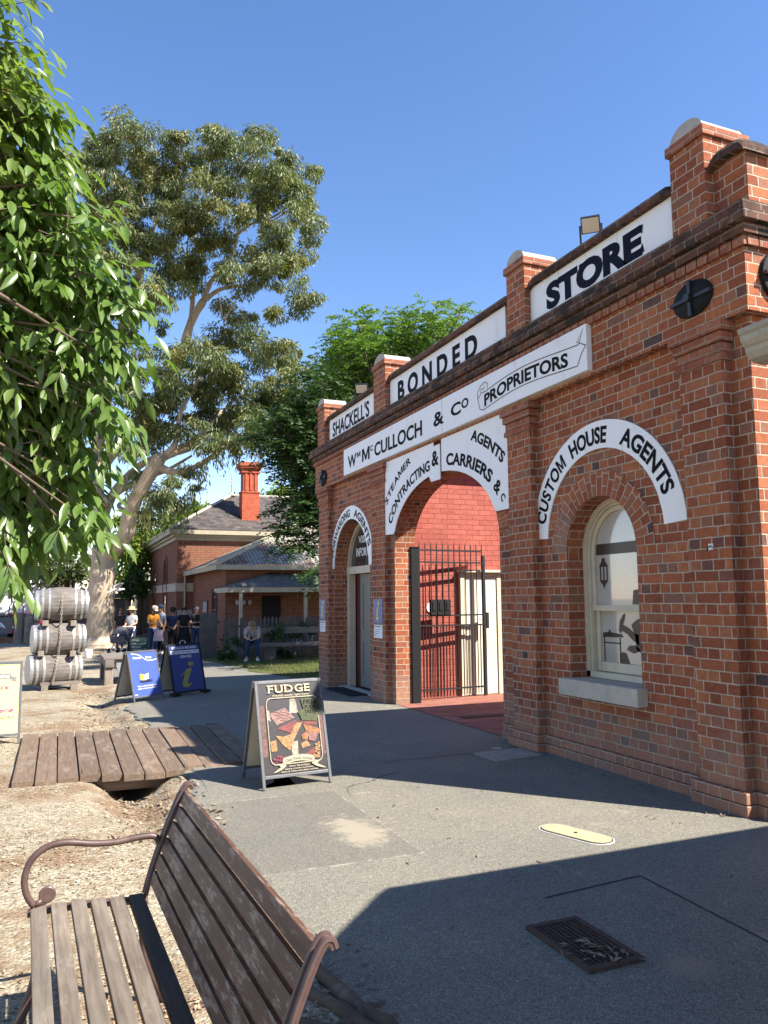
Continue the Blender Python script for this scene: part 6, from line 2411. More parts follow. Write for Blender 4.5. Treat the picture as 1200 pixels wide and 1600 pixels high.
# --- the broad leaved tree hanging in from the left
ash = thing('ash_tree', 'leafy green ash tree hanging into the picture from the upper left', 'tree', (-1.9, 4.5, 0))
mb = MB()
limb(mb, [(-1.9, 4.5, -0.1), (-1.85, 4.45, 1.2), (-1.7, 4.3, 2.4), (-1.4, 4.2, 3.6), (-1.1, 4.1, 4.8), (-0.9, 4.0, 6.0)], 0.17, 0.05)
mb.build('trunk', M['bark'], ash, smooth=True)
blobs = []
for px, py, d, r in ((-90, 60, 3.9, 75), (-14, 6, 3.7, 22), (-40, 120, 3.8, 70), (5, 75, 3.7, 16), (12, 160, 3.7, 44), (40, 190, 3.65, 28), (-10, 230, 3.75, 80), (58, 165, 3.6, 16),
                     (30, 295, 3.6, 68), (85, 285, 3.5, 22), (-30, 330, 3.9, 110), (60, 395, 3.5, 70), (120, 340, 3.4, 18), (10, 460, 3.8, 100), (110, 450, 3.45, 50), (150, 432, 3.35, 18), (178, 470, 3.35, 12), (30, 550, 3.6, 100), (115, 535, 3.4, 44), (150, 520, 3.3, 20), (165, 560, 3.3, 14),
                     (5, 640, 3.6, 105), (95, 625, 3.4, 46), (140, 615, 3.3, 18), (158, 650, 3.3, 12), (-10, 725, 3.7, 105), (80, 705, 3.4, 40), (122, 690, 3.3, 18), (-15, 805, 3.6, 70), (62, 770, 3.4, 32), (98, 748, 3.3, 20), (118, 785, 3.2, 12), (72, 795, 3.3, 16), (10, 822, 3.3, 24), (-25, 835, 3.4, 30), (-70, 850, 3.4, 45), (0, 872, 3.1, 10), (138, 815, 3.2, 8), (96, 815, 3.2, 8),
                     (-130, 300, 4.2, 150), (-130, 600, 4.2, 160), (-140, 800, 4.0, 120), (-150, 50, 4.3, 150)):
    blobs.append((np.array(at(px, py, d)), r * d / FPX, px))
for q, r in (((-0.6, 1.2, 5.0), 0.9), ((0.3, 0.4, 4.8), 0.8), ((-1.6, 2.4, 5.6), 0.9), ((-1.2, 0.2, 5.2), 0.9), ((0.0, 1.6, 5.6), 0.8), ((-2.2, 1.2, 4.8), 0.9), ((0.5, -0.8, 4.8), 0.8), ((-0.6, 2.3, 6.3), 0.9), ((-2.6, 3.0, 4.4), 1.0), ((-0.6, -1.0, 5.3), 0.9), ((-1.6, 3.4, 7.0), 1.0)):
    blobs.append((np.array(q), r, -100))      # unseen crown added over the bench to block skylight on the ground
CC, DD, NN = [], [], []
twigs = MB()
hub = np.array([-1.3, 4.25, 3.2])
sun_np = np.array(SUN_DIR)
for c, r, px in blobs:
    ns = int(max(4, 1500 * r * r)) if px > -60 else int(300 * r * r)
    pts = c + ball(ns) * r
    for p in pts:
        out = p - hub
        out[2] *= 0.35
        out = out / (np.linalg.norm(out) + 1e-6) + rng.normal(size=3) * 0.45
        out[2] -= 0.42
        out /= np.linalg.norm(out)
        nl = rng.integers(2, 4)
        axis_len = 0.05 * nl + 0.06
        side = np.cross(out, [0, 0, 1.0])
        side /= np.linalg.norm(side) + 1e-6
        for k in range(nl + 1):
            q = p + out * axis_len * (k / max(1, nl))
            if k == nl:
                dirs = [out]
            else:
                dirs = [out * 0.62 + side * 0.85, out * 0.62 - side * 0.85]
            for dv in dirs:
                dv = dv + rng.normal(size=3) * 0.22
                dv[2] -= 0.75
                CC.append(q)
                DD.append(dv)
                NN.append(np.array([0, 0, 1.0]) + 0.5 * sun_np + rng.normal(size=3) * 0.5)
        if rng.uniform() < 0.35:
            twigs.tube([p - out * 0.10, p + out * axis_len], [0.0035, 0.0015], 4, cap=False)
V, F = broad_leaves(np.array(CC), np.array(DD), np.array(NN), 0.108, 0.035)
raw_mesh('crown', V, F, M['ash_leaf'], ash, smooth=True)
mb = MB()
for c, r, px in blobs:
    h = hub + rng.normal(size=3) * 0.25
    mid = (h + c) / 2 + np.array([0, 0, 0.25]) + rng.normal(size=3) * 0.1
    limb(mb, [h, mid - np.array([0, 0, 0.2]), c], 0.022, 0.004, 6)
mb.v += twigs.v
o_ = len(mb.v) - len(twigs.v)
mb.f += [tuple(k + o_ for k in f) for f in twigs.f]
mb.uv += twigs.uv
mb.build('branches', M['bark'], ash, smooth=True)

# --- the big gum
GD = 34.0
gb0 = at(157, 1012, GD)
gum = thing('gum_tree', 'tall gum with smooth cream trunk and olive crown left of the station house', 'tree', (gb0.x, gb0.y, slope(40)))
def G3(px, py, dd=0.0):
    return at(px, py, GD + dd)
mb = MB()
limb(mb, [G3(156, 1022), G3(157, 1000), G3(157, 960), G3(159, 915), G3(161, 880), G3(164, 856)], 0.64, 0.52, 16)
mb.tube([G3(157, 1030), G3(156, 1012), G3(157, 992)], [0.80, 0.68, 0.58], 16)
limb(mb, [G3(163, 872), G3(178, 858, -0.3), G3(196, 835, -0.6), G3(204, 800, -0.8), G3(216, 772, -1), G3(242, 728, -1.2), G3(252, 712, -1.3)], 0.40, 0.27, 12)
limb(mb, [G3(248, 716, -1.3), G3(276, 704, -1.0), G3(302, 690, -0.5), G3(325, 668, 0.2), G3(345, 645, 1.0), G3(372, 620, 1.8)], 0.24, 0.05, 9)
limb(mb, [G3(244, 728, -1.2), G3(275, 738, -1), G3(310, 727, -0.8), G3(350, 700, -0.5), G3(372, 682, 0)], 0.20, 0.07, 9)
limb(mb, [G3(258, 712, -1.3), G3(275, 690, -1.3), G3(281, 650, -1), G3(300, 610, -1), G3(330, 560, -1)], 0.15, 0.05, 8)
limb(mb, [G3(162, 870), G3(158, 830), G3(152, 790, 0.3), G3(150, 740, 0.5), G3(152, 700, 0.8), G3(165, 620, 1.2), G3(190, 520, 1.5), G3(215, 440, 1.8), G3(225, 400, 2)], 0.46, 0.16, 12)
limb(mb, [G3(158, 815), G3(172, 780, 0.6), G3(196, 748, 0.9), G3(230, 720, 1.2), G3(262, 712, 1.4), G3(300, 700, 1.5), G3(330, 670, 1.5)], 0.27, 0.05, 9)
limb(mb, [G3(158, 790), G3(185, 768, 0.2), G3(225, 748, 0.2), G3(262, 734, 0.1), G3(300, 712, 0.1)], 0.22, 0.05, 9)
limb(mb, [G3(152, 740, 0.5), G3(180, 700, 1.2), G3(205, 672, 1.6), G3(240, 640, 2), G3(262, 590, 2.2), G3(285, 545, 2.2), G3(300, 500, 2.2), G3(318, 470, 2)], 0.30, 0.17, 10)
limb(mb, [G3(262, 590, 2.2), G3(292, 540, 2.4), G3(300, 480, 2.5), G3(304, 440, 2.5)], 0.16, 0.09, 8)
limb(mb, [G3(318, 470, 2), G3(345, 452, 1.8), G3(380, 446, 1.5), G3(412, 444, 1.2)], 0.13, 0.05, 8)
limb(mb, [G3(318, 470, 2), G3(330, 440, 2), G3(362, 400, 2), G3(372, 360, 2), G3(378, 320, 2)], 0.14, 0.05, 8)
limb(mb, [G3(366, 370, 2), G3(392, 350, 1.7), G3(425, 340, 1.4), G3(455, 320, 1)], 0.09, 0.03, 8)
limb(mb, [G3(215, 440, 1.8), G3(228, 390, 2), G3(245, 345, 2), G3(262, 320, 2)], 0.14, 0.05, 8)
limb(mb, [G3(190, 520, 1.5), G3(195, 440, 1.3), G3(190, 380, 1), G3(175, 320, 1)], 0.13, 0.04, 8)
limb(mb, [G3(190, 825), G3(195, 800, 1.5), G3(185, 790, 2), G3(205, 775, 3)], 0.12, 0.08, 7)
gum_mb = mb
clumps = [(150, 235, 30, 30), (190, 225, 45, 32), (235, 222, 48, 32), (275, 235, 30, 28), (120, 270, 40, 40), (165, 290, 55, 42), (220, 285, 55, 42), (265, 290, 32, 34),
          (330, 232, 30, 26), (358, 225, 30, 26), (410, 218, 26, 24), (425, 240, 32, 26), (320, 265, 38, 34), (370, 262, 42, 34), (415, 275, 42, 34), (455, 272, 32, 30), (478, 292, 24, 26), (492, 275, 14, 14),
          (345, 305, 42, 34), (395, 312, 44, 32), (440, 318, 40, 32), (478, 332, 28, 28), (490, 355, 18, 24), (300, 315, 36, 36), (310, 350, 34, 28), (455, 365, 40, 30), (415, 360, 32, 22),
          (270, 350, 30, 36), (235, 350, 40, 36), (195, 350, 40, 36), (150, 345, 40, 40), (120, 340, 35, 50), (140, 410, 40, 40), (185, 415, 42, 36), (225, 405, 32, 32),
          (285, 390, 42, 34), (325, 400, 40, 30), (300, 425, 34, 26), (345, 428, 26, 16), (385, 405, 40, 26), (425, 400, 42, 32), (440, 430, 36, 26), (400, 430, 34, 22), (468, 400, 22, 26),
          (478, 458, 22, 24), (466, 478, 14, 14), (430, 490, 18, 14), (385, 488, 20, 14), (355, 485, 18, 12), (260, 440, 30, 30), (230, 455, 30, 28), (190, 470, 36, 34), (150, 480, 40, 40), (235, 500, 24, 22), (200, 530, 30, 28),
          (340, 540, 40, 26), (385, 535, 42, 28), (425, 555, 38, 28), (455, 560, 24, 30), (310, 560, 40, 28), (270, 555, 28, 22), (355, 580, 52, 32), (410, 590, 48, 34), (450, 600, 32, 34), (305, 600, 44, 34), (255, 600, 34, 26),
          (235, 630, 34, 30), (275, 640, 40, 36), (330, 630, 46, 34), (380, 635, 42, 32), (420, 640, 32, 28), (445, 640, 18, 30), (200, 610, 30, 30), (355, 660, 26, 24), (400, 668, 22, 22), (250, 670, 30, 26), (295, 672, 32, 22), (215, 660, 26, 26),
          (325, 700, 22, 20), (225, 690, 28, 30), (270, 760, 26, 22), (240, 765, 26, 20), (215, 740, 22, 18), (285, 785, 14, 18), (255, 790, 20, 16), (300, 740, 16, 20), (195, 700, 24, 24), (125, 560, 40, 50), (120, 640, 40, 50), (345, 690, 14, 18), (372, 690, 10, 20), (235, 808, 8, 10)]
Cs, Ds = [], []
for (px, py, rx, ry) in clumps:
    dep = GD + rng.uniform(-2.2, 3.0) - (1.0 if py > 520 else 0)
    c = np.array(at(px, py, dep))
    sx_, sy_ = rx * dep / FPX, ry * dep / FPX
    sub = max(3, int(rx * ry / 120))
    for _ in range(sub):
        p = unit(rng.normal(size=(1, 3)))[0]
        cc = c + p * np.array([sx_, sx_ * 1.2, sy_]) * rng.uniform(0.35, 1.12)
        rr_ = 0.42 * rng.uniform(0.45, 1.25)
        n = int(205 * rr_ / 0.42)
        q = ball(n) * rr_ * np.array([1.15, 1.15, 0.8])
        Cs.append(cc + q)
        dd = q * 0.9 + rng.normal(size=(n, 3)) * 0.3
        dd[:, 2] -= 0.62
        Ds.append(dd)
# hanging strands at the lower edge
for px, py in ((400, 690), (372, 700), (345, 705), (300, 770), (318, 735), (338, 690), (425, 672), (445, 665), (235, 800), (262, 800), (283, 800), (388, 680), (415, 690), (205, 760), (222, 790)):
    dep = GD - 1
    for k in range(14):
        c = np.array(at(px + rng.uniform(-9, 9), py + rng.uniform(-16, 22), dep + rng.uniform(-0.6, 0.6)))
        n = 9
        q = rng.normal(size=(n, 3)) * np.array([0.07, 0.07, 0.25])
        Cs.append(c + q)
        dd = rng.normal(size=(n, 3)) * 0.25
        dd[:, 2] -= 1.0
        Ds.append(dd)
V, F = leaf_quads(np.concatenate(Cs), np.concatenate(Ds), 0.24, 0.062)
raw_mesh('crown', V, F, M['gum_leaf'], gum)
mb = gum_mb
for (px, py, rx, ry) in [q for q in clumps if q[1] < 440][::2]:
    c = at(px, py, GD + 0.5)
    for k in range(1):
        e = c - Vector((0, 0, 0.3))
        s_ = at(px * 0.75 + 0.25 * 260 + rng.uniform(-25, 25), py + 55 + rng.uniform(0, 20), GD + 1)
        limb(mb, [s_, (s_ + e) / 2 + Vector(rng.normal(size=3)) * 0.25, e], 0.045, 0.012, 5)
mb.build('trunk', M['gum_bark'], gum, smooth=True)


def feather_tree(name, label, base, trunk, clumps, mat, nfr, length=0.62, leaf=0.085, group=None, rise=0.55):
    t = thing(name, label, 'tree', base, group=group)
    mb = MB()
    limb(mb, trunk, 0.28, 0.10, 10)
    top = Vector(trunk[-1])
    for c, r in clumps:
        limb(mb, [Vector(trunk[-2]), (Vector(trunk[-2]) + Vector(c)) / 2 + Vector((0, 0, 0.2)), Vector(c)], 0.11, 0.03, 6)
    mb.build('trunk', M['bark'], t, smooth=True)
    Cs, Ds = [], []
    for c, r in clumps:
        c = np.array(c)
        n = int(nfr * r * r)
        p = unit(rng.normal(size=(n, 3)))
        p[:, 2] = p[:, 2] * 0.75 + 0.12
        P0 = c + p * r * rng.uniform(0.25, 1.0, n)[:, None]
        out = p + rng.normal(size=(n, 3)) * 0.45
        out[:, 2] = out[:, 2] * 0.4 + 0.05
        out = unit(out)
        side = unit(np.cross(out, np.tile([0, 0, 1.0], (n, 1))))
        m = 9
        for k in range(m):
            u = (k + 0.5) / m
            q = P0 + out * length * u
            q[:, 2] -= 0.38 * length * u * u
            for s in (-1, 1):
                d = side * s + out * 0.5 + rng.normal(size=(n, 3)) * 0.22
                d[:, 2] -= 0.15
                Cs.append(q)
                Ds.append(d * (1.1 - 0.5 * u))
    V, F = leaf_quads(np.concatenate(Cs), np.concatenate(Ds), leaf * 1.7, leaf * 0.62, 0.1)
    raw_mesh('crown', V, F, M[mat], t)
    return t


def pxc(lst, d, jit=0.8):
    return [(tuple(at(px, py, d + rng.uniform(-jit, jit))), r * d / FPX) for px, py, r in lst]


feather_tree('feathery_tree', 'bright green feathery tree rising above the parapet behind the store', (9.5, 21, slope(21)),
             [(9.5, 21, -0.3), (9.4, 21, 3), (9.0, 21.0, 5.5), (8.8, 21, 7.0)],
             pxc([(560, 505, 28), (545, 530, 26), (590, 515, 28), (605, 545, 30), (570, 550, 36), (535, 565, 32), (520, 590, 28), (640, 500, 24), (675, 492, 26), (705, 495, 22), (655, 520, 28), (690, 515, 26), (720, 488, 8), (625, 535, 28), (545, 600, 30), (590, 585, 34), (515, 620, 26), (640, 560, 30), (680, 550, 32)], 22), 'feather_leaf', 135)
dark = pxc([(490, 650, 34), (460, 655, 30), (430, 660, 26), (415, 690, 22), (450, 695, 30), (480, 700, 34), (465, 735, 30), (440, 725, 20), (490, 750, 32), (475, 780, 28), (455, 800, 24), (445, 830, 18), (488, 810, 30), (470, 845, 24), (490, 850, 22), (500, 590, 26), (505, 900, 20), (480, 620, 22), (520, 700, 36), (525, 780, 36), (520, 640, 34)], 20.5)
dark += pxc([(474, 731, 30), (457, 695, 26), (500, 630, 34), (475, 680, 30), (520, 600, 36), (554, 627, 40), (530, 660, 40), (495, 715, 34), (575, 585, 36), (510, 760, 34), (545, 700, 40), (470, 780, 22), (560, 560, 30), (590, 640, 40)], 25, 1.0)
dark += pxc([(467, 659, 28), (490, 690, 30), (445, 655, 24), (452, 690, 22)], 34, 0.6)
dark += pxc([(560, 545, 45), (600, 565, 50), (640, 550, 45), (680, 540, 42), (620, 610, 55), (670, 600, 55), (575, 620, 50), (715, 610, 45), (760, 600, 50), (810, 570, 50), (740, 640, 60)], 28, 1.5)
feather_tree('shade_tree', 'dense shade-darkened green tree overhanging the station roofs beside the far corner of the store', (8.6, 20.4, slope(20)),
             [(8.6, 20.4, -0.3), (8.4, 20.3, 1.8), (7.9, 20.2, 3.6), (7.6, 20.2, 5.2)],
             dark + [((x, y, z), r) for x, y, z, r in ((9.5, 21.5, 6.0, 1.5), (11, 22.5, 6.5, 1.7), (10.2, 19.5, 6.2, 1.6), (12.5, 21, 7.0, 1.7), (9.0, 23.5, 6.2, 1.5), (11.5, 24.5, 6.6, 1.7), (13.5, 23.5, 7.0, 1.6), (8.8, 19, 5.0, 1.3))], 'dark_leaf', 230)


def bush_tree(name, label, px, d, clumps, mat, leaf=0.3, dens=150, group=None, cat='tree'):
    z = slope(d)
    b = at(px, 1000, d)
    t = thing(name, label, cat, (b.x, b.y, z), group=group)
    mb = MB()
    cl = pxc(clumps, d, 1.5)
    tp = Vector(cl[0][0])
    limb(mb, [(b.x, b.y, z - 0.2), (b.x + 0.1, b.y, z + (tp.z - z) * 0.4), tuple(tp)], 0.26, 0.09, 8)
    for c, r in cl[1:]:
        limb(mb, [(b.x + 0.1, b.y, z + (tp.z - z) * 0.4), (Vector(c) + tp) / 2, Vector(c)], 0.1, 0.03, 5)
    mb.build('trunk', M['bark'], t, smooth=True)
    Cs, Ds = [], []
    for c, r in cl:
        nb = max(5, int(10 * r * r))
        for _ in range(nb):
            p = unit(rng.normal(size=(1, 3)))[0] * r * rng.uniform(0.45, 1.0)
            n = int(dens / 5)
            q = ball(n) * r * 0.34
            Cs.append(np.array(c) + p + q)
            dd = q / (r * 0.34) + rng.normal(size=(n, 3)) * 0.6
            dd[:, 2] -= 0.2
            Ds.append(dd)
    V, F = leaf_quads(np.concatenate(Cs), np.concatenate(Ds), leaf, leaf * 0.5, 0.15)
    raw_mesh('crown', V, F, M[mat], t)
    return t


bush_tree('lime_tree', 'sunlit yellow green tree standing behind the gum trunk', 215, 47, [(212, 840, 30), (190, 850, 26), (235, 825, 24), (210, 870, 34), (225, 895, 28), (185, 890, 26), (205, 915, 28), (230, 855, 26), (195, 820, 14)], 'lime_leaf', 0.34)
bush_tree('roadside_tree', 'yellow green tree showing above the station roof left of the finial', 275, 62, [(280, 810, 24), (260, 820, 24), (300, 795, 14), (295, 812, 18), (250, 835, 20), (318, 800, 10)], 'lime_leaf', 0.42)
bush_tree('chimney_tree', 'yellow green tree showing behind the red chimney', 420, 62, [(430, 785, 26), (412, 795, 20), (445, 795, 22), (366, 790, 14), (425, 810, 24), (450, 770, 14)], 'lime_leaf', 0.42)
bush_tree('pepper_tree', 'grey green weeping tree behind the barrels', 105, 44, [(110, 885, 26), (85, 895, 26), (130, 890, 22), (60, 890, 30), (100, 910, 20), (130, 905, 16), (30, 900, 26), (75, 870, 20), (110, 868, 18)], 'pepper_leaf', 0.3)
bush_tree('dark_tree', 'dark tree leaning beside the cream cottage behind the people', 195, 44, [(200, 905, 20), (215, 900, 18), (188, 920, 14), (222, 915, 14), (205, 925, 16)], 'dark_leaf', 0.3)
for k, (px, py, r) in enumerate(((362, 1002, 13), (372, 1012, 10), (430, 985, 12), (450, 992, 12), (475, 985, 12), (352, 1018, 9), (440, 1022, 8), (470, 1028, 9))):
    bush_tree('shrub', 'shrub growing through the picket fence by the seated person' if k < 2 else 'shrub behind the heavy timber seat', px, 25.6, [(px, py, r), (px + 8, py + 3, r * 0.8), (px - 6, py + 6, r * 0.7)], 'dark_leaf', 0.12, 110, group='shrubs along the picket fence', cat='shrub')

# ------------------------------------------------------------------ people
def skin_body(joints, edges, name, mat, parent, sub=1):
    """One continuous surface grown round a skeleton: joints {key: (x, y, z, r)}."""
    keys = list(joints)
    me = bpy.data.meshes.new(name)
    me.from_pydata([joints[k][:3] for k in keys], [(keys.index(a), keys.index(b)) for a, b in edges], [])
    ob = bpy.data.objects.new(name, me)
    COL.objects.link(ob)
    md = ob.modifiers.new('skin', 'SKIN')
    md.use_smooth_shade = True
    for i, k in enumerate(keys):
        sv = me.skin_vertices[0].data[i]
        r = joints[k][3]
        sv.radius = (r, r) if not isinstance(r, tuple) else r
        sv.use_root = i == 0
    sb_ = ob.modifiers.new('sub', 'SUBSURF')
    sb_.levels = sb_.render_levels = sub
    dg = bpy.context.evaluated_depsgraph_get()
    new = bpy.data.meshes.new_from_object(ob.evaluated_get(dg))
    bpy.data.objects.remove(ob)
    bpy.data.meshes.remove(me)
    new.name = name
    new.materials.clear()
    new.materials.append(mat)
    new.polygons.foreach_set('use_smooth', [True] * len(new.polygons))
    o = bpy.data.objects.new(name, new)
    COL.objects.link(o)
    o.parent = parent
    return o


def person(label, loc, rot, pose, shirt, trousers, hair, skin='skin', hat=None, shoe='shoe', sleeve='short', height=1.0, hair_style='short', dress=False):
    t = thing('person', label, 'person', loc, rot, local=True)
    S = height
    J = dict(pelvis=(0, 0, 0.96, (0.15, 0.11)), spine=(0, 0, 1.14, (0.135, 0.10)), chest=(0, -0.005, 1.32, (0.165, 0.115)), neckb=(0, 0.01, 1.46, 0.065), neck=(0, 0.0, 1.53, 0.053),
             head=(0, -0.015, 1.61, 0.085), crown=(0, -0.01, 1.685, 0.075), nose=(0, -0.108, 1.605, 0.014))
    for s, n in ((-1, 'l'), (1, 'r')):
        J['sh' + n] = (0.165 * s, 0.01, 1.41, 0.062)
        J['el' + n] = (0.215 * s, 0.03, 1.13, 0.043)
        J['wr' + n] = (0.21 * s, -0.05, 0.89, 0.028)
        J['hip' + n] = (0.085 * s, 0, 0.90, 0.098)
        J['kn' + n] = (0.10 * s, -0.015, 0.50, 0.062)
        J['an' + n] = (0.105 * s, 0.02, 0.09, 0.042)
        J['toe' + n] = (0.12 * s, -0.13, 0.035, 0.036)
    for k, v in pose.items():
        if isinstance(v, tuple) and k in J:
            J[k] = tuple(v) + (J[k][3],)
    E = [('pelvis', 'spine'), ('spine', 'chest'), ('chest', 'neckb'), ('neckb', 'neck'), ('neck', 'head'), ('head', 'crown'), ('head', 'nose')]
    for n in 'lr':
        E += [('chest', 'sh' + n), ('sh' + n, 'el' + n), ('el' + n, 'wr' + n), ('pelvis', 'hip' + n), ('hip' + n, 'kn' + n), ('kn' + n, 'an' + n), ('an' + n, 'toe' + n)]
        w, e = Vector(J['wr' + n][:3]), Vector(J['el' + n][:3])
        d = (w - e).normalized()
        sd = d.cross(Vector((0, 0, 1)) if abs(d.z) < 0.85 else Vector((0, 1, 0))).normalized()
        pn = d.cross(sd)
        palm = w + d * 0.055
        J['palm' + n] = tuple(palm) + ((0.034, 0.02),)
        E.append(('wr' + n, 'palm' + n))
        for i, (off, ln) in enumerate(((-0.027, 0.058), (-0.009, 0.070), (0.009, 0.066), (0.027, 0.050))):
            a = palm + d * 0.028 + sd * off
            b = a + d * ln * 0.55 - pn * 0.006
            c = b + d * ln * 0.35 - pn * 0.022
            for q, key, r in ((a, 'fa', 0.009), (b, 'fb', 0.0085), (c, 'fc', 0.0075)):
                J['%s%d%s' % (key, i, n)] = tuple(q) + (r,)
            E += [('palm' + n, 'fa%d%s' % (i, n)), ('fa%d%s' % (i, n), 'fb%d%s' % (i, n)), ('fb%d%s' % (i, n), 'fc%d%s' % (i, n))]
        th = w + d * 0.03 + sd * 0.04
        J['ta' + n] = tuple(th) + (0.011,)
        J['tb' + n] = tuple(th + d * 0.035 + sd * 0.012 - pn * 0.012) + (0.009,)
        E += [('wr' + n, 'ta' + n), ('ta' + n, 'tb' + n)]
    skin_body({k: tuple(c * S for c in v[:3]) + (v[3],) for k, v in J.items()}, E, 'body', M[skin], t)

    def sub(keys, edges, grow, name, mat, over=None):
        jj = {}
        for k in keys:
            v = J[k]
            r = v[3]
            g = grow if not isinstance(grow, dict) else grow.get(k, 0.014)
            r = tuple(a + g for a in r) if isinstance(r, tuple) else r + g
            jj[k] = tuple(c * S for c in v[:3]) + (r,)
        if over:
            for k, v in over.items():
                jj[k] = v
        return skin_body(jj, edges, name, mat, t)

    lerp = lambda a, b, u: tuple(J[a][i] + (J[b][i] - J[a][i]) * u for i in range(3))
    over, keys, edges = {}, ['pelvis', 'spine', 'chest', 'shl', 'shr'], [('pelvis', 'spine'), ('spine', 'chest'), ('chest', 'shl'), ('chest', 'shr')]
    over['nk'] = tuple(c * S for c in lerp('chest', 'neckb', 0.75)) + (0.085,)
    edges.append(('chest', 'nk'))
    for n in 'lr':
        if sleeve == 'long':
            over['se' + n] = tuple(c * S for c in J['el' + n][:3]) + (0.056,)
            over['sw' + n] = tuple(c * S for c in lerp('el' + n, 'wr' + n, 0.92)) + (0.042,)
            edges += [('sh' + n, 'se' + n), ('se' + n, 'sw' + n)]
        else:
            over['se' + n] = tuple(c * S for c in lerp('sh' + n, 'el' + n, 0.72)) + (0.066,)
            edges += [('sh' + n, 'se' + n)]
    sub(keys, edges, {'pelvis': 0.022, 'spine': 0.024, 'chest': 0.016, 'shl': 0.014, 'shr': 0.014}, 'shirt', M[shirt], over)
    over = {}
    edges = [('pelvis', 'hipl'), ('pelvis', 'hipr')]
    for n in 'lr':
        over['cf' + n] = tuple(c * S for c in lerp('kn' + n, 'an' + n, 0.93)) + (0.060,)
        edges += [('hip' + n, 'kn' + n), ('kn' + n, 'cf' + n)]
    sub(['pelvis', 'hipl', 'hipr', 'knl', 'knr'], edges, {'pelvis': 0.008, 'hipl': 0.012, 'hipr': 0.012, 'knl': 0.014, 'knr': 0.014}, 'trousers', M[trousers], over)
    if dress:
        mb = MB()
        mb.lathe([(0.17, 1.0 * S), (0.20, 0.8 * S), (0.25, 0.55 * S), (0.27, 0.38 * S), (0.26, 0.37 * S)], 16, (0, 0, 0))
        mb.build('skirt', M[trousers], t, smooth=True)
    for n in 'lr':
        a, b = Vector(J['an' + n][:3]) * S, Vector(J['toe' + n][:3]) * S
        d = Vector((b.x - a.x, b.y - a.y, 0)).normalized()
        z0 = min(a.z, b.z) - 0.036
        mb = MB()
        mb.tube([Vector((a.x, a.y, z0 + 0.045)) - d * 0.065, Vector((a.x, a.y, z0 + 0.052)), Vector((b.x, b.y, z0 + 0.045)), Vector((b.x, b.y, z0 + 0.032)) + d * 0.06], [0.040, 0.052, 0.048, 0.026], 10)
        mb.build('shoe', M[shoe], t, smooth=True)
    hc = (Vector(J['head'][:3]) + Vector(J['crown'][:3])) * 0.5 * S
    fwd = (Vector(J['nose'][:3]) - Vector(J['head'][:3])).normalized()
    up = (Vector(J['crown'][:3]) - Vector(J['neck'][:3])).normalized()
    sidev = up.cross(fwd).normalized()
    fwd = sidev.cross(up) * (1 if sidev.cross(up).dot(fwd) > 0 else -1)
    # hair cap
    mb = MB()
    V, F = [], []
    nu, nv = 14, 8
    for j in range(nv + 1):
        for i in range(nu):
            a = 2 * pi * i / nu
            front = cos(a)
            lim = (1.15 if front > 0.3 else 2.1 if hair_style == 'short' else 2.55)
            b = lim * j / nv
            r = 0.103 if hair_style != 'curly' else 0.125 + 0.012 * sin(i * 5 + j * 3)
            w = sin(b)
            V.append(hc + up * (cos(b) * r * 1.12) + fwd * (w * cos(a) * r - 0.006) + sidev * (w * sin(a) * r * 0.93))
    for j in range(nv):
        for i in range(nu):
            F.append((j * nu + i, j * nu + (i + 1) % nu, (j + 1) * nu + (i + 1) % nu, (j + 1) * nu + i))
    mb.add(V, F)
    mb.build('hair', M[hair], t, smooth=True)
    # eyes, mouth, ears
    mb = MB()
    for s in (-1, 1):
        c = Vector(J['head'][:3]) * S + up * 0.022 + fwd * 0.083 + sidev * 0.033 * s
        mb.lathe([(0.004, -0.003), (0.011, 0.0), (0.004, 0.004)], 8, c, 'y')
    mb.build('eyes', M['hair_dark'], t)
    mb = MB()
    c = Vector(J['head'][:3]) * S - up * 0.042 + fwd * 0.082
    mb.tube([c - sidev * 0.022, c + fwd * 0.003, c + sidev * 0.022], 0.005, 5)
    mb.build('mouth', pc('lip', (0.30, 0.12, 0.10)), t)
    for s in (-1, 1):
        mb = MB()
        c = Vector(J['head'][:3]) * S + sidev * 0.086 * s - fwd * 0.005
        mb.tube([c - up * 0.03, c + sidev * 0.012 * s, c + up * 0.03], [0.008, 0.014, 0.010], 6)
        mb.build('ear', M[skin], t, smooth=True)
    if hat:
        kind, hm = hat
        top = hc + up * 0.045
        mb = MB()
        if kind == 'brim':
            for (r, h) in ((0.20, 0.0), (0.20, 0.008), (0.115, 0.02), (0.108, 0.10), (0.07, 0.125), (0.01, 0.13)):
                for i in range(18):
                    a = 2 * pi * i / 18
                    mb.v.append(tuple(top + up * h + fwd * cos(a) * r + sidev * sin(a) * r))
            for j in range(5):
                for i in range(18):
                    mb.f.append((j * 18 + i, j * 18 + (i + 1) % 18, (j + 1) * 18 + (i + 1) % 18, (j + 1) * 18 + i))
                    mb.uv.append(None)
        else:
            for (r, h) in ((0.112, -0.01), (0.114, 0.03), (0.10, 0.075), (0.06, 0.098), (0.01, 0.105)):
                for i in range(18):
                    a = 2 * pi * i / 18
                    mb.v.append(tuple(top + up * h + fwd * cos(a) * r + sidev * sin(a) * r))
            for j in range(4):
                for i in range(18):
                    mb.f.append((j * 18 + i, j * 18 + (i + 1) % 18, (j + 1) * 18 + (i + 1) % 18, (j + 1) * 18 + i))
                    mb.uv.append(None)
            b0 = top + up * 0.0 + fwd * 0.09
            mb.add([b0 + sidev * 0.085, b0 - sidev * 0.085, b0 + fwd * 0.085 - sidev * 0.06 - up * 0.015, b0 + fwd * 0.10 - up * 0.018, b0 + fwd * 0.085 + sidev * 0.06 - up * 0.015], [(0, 1, 2, 3, 4)])
        mb.build('hat', M[hm], t, smooth=True)
    return t


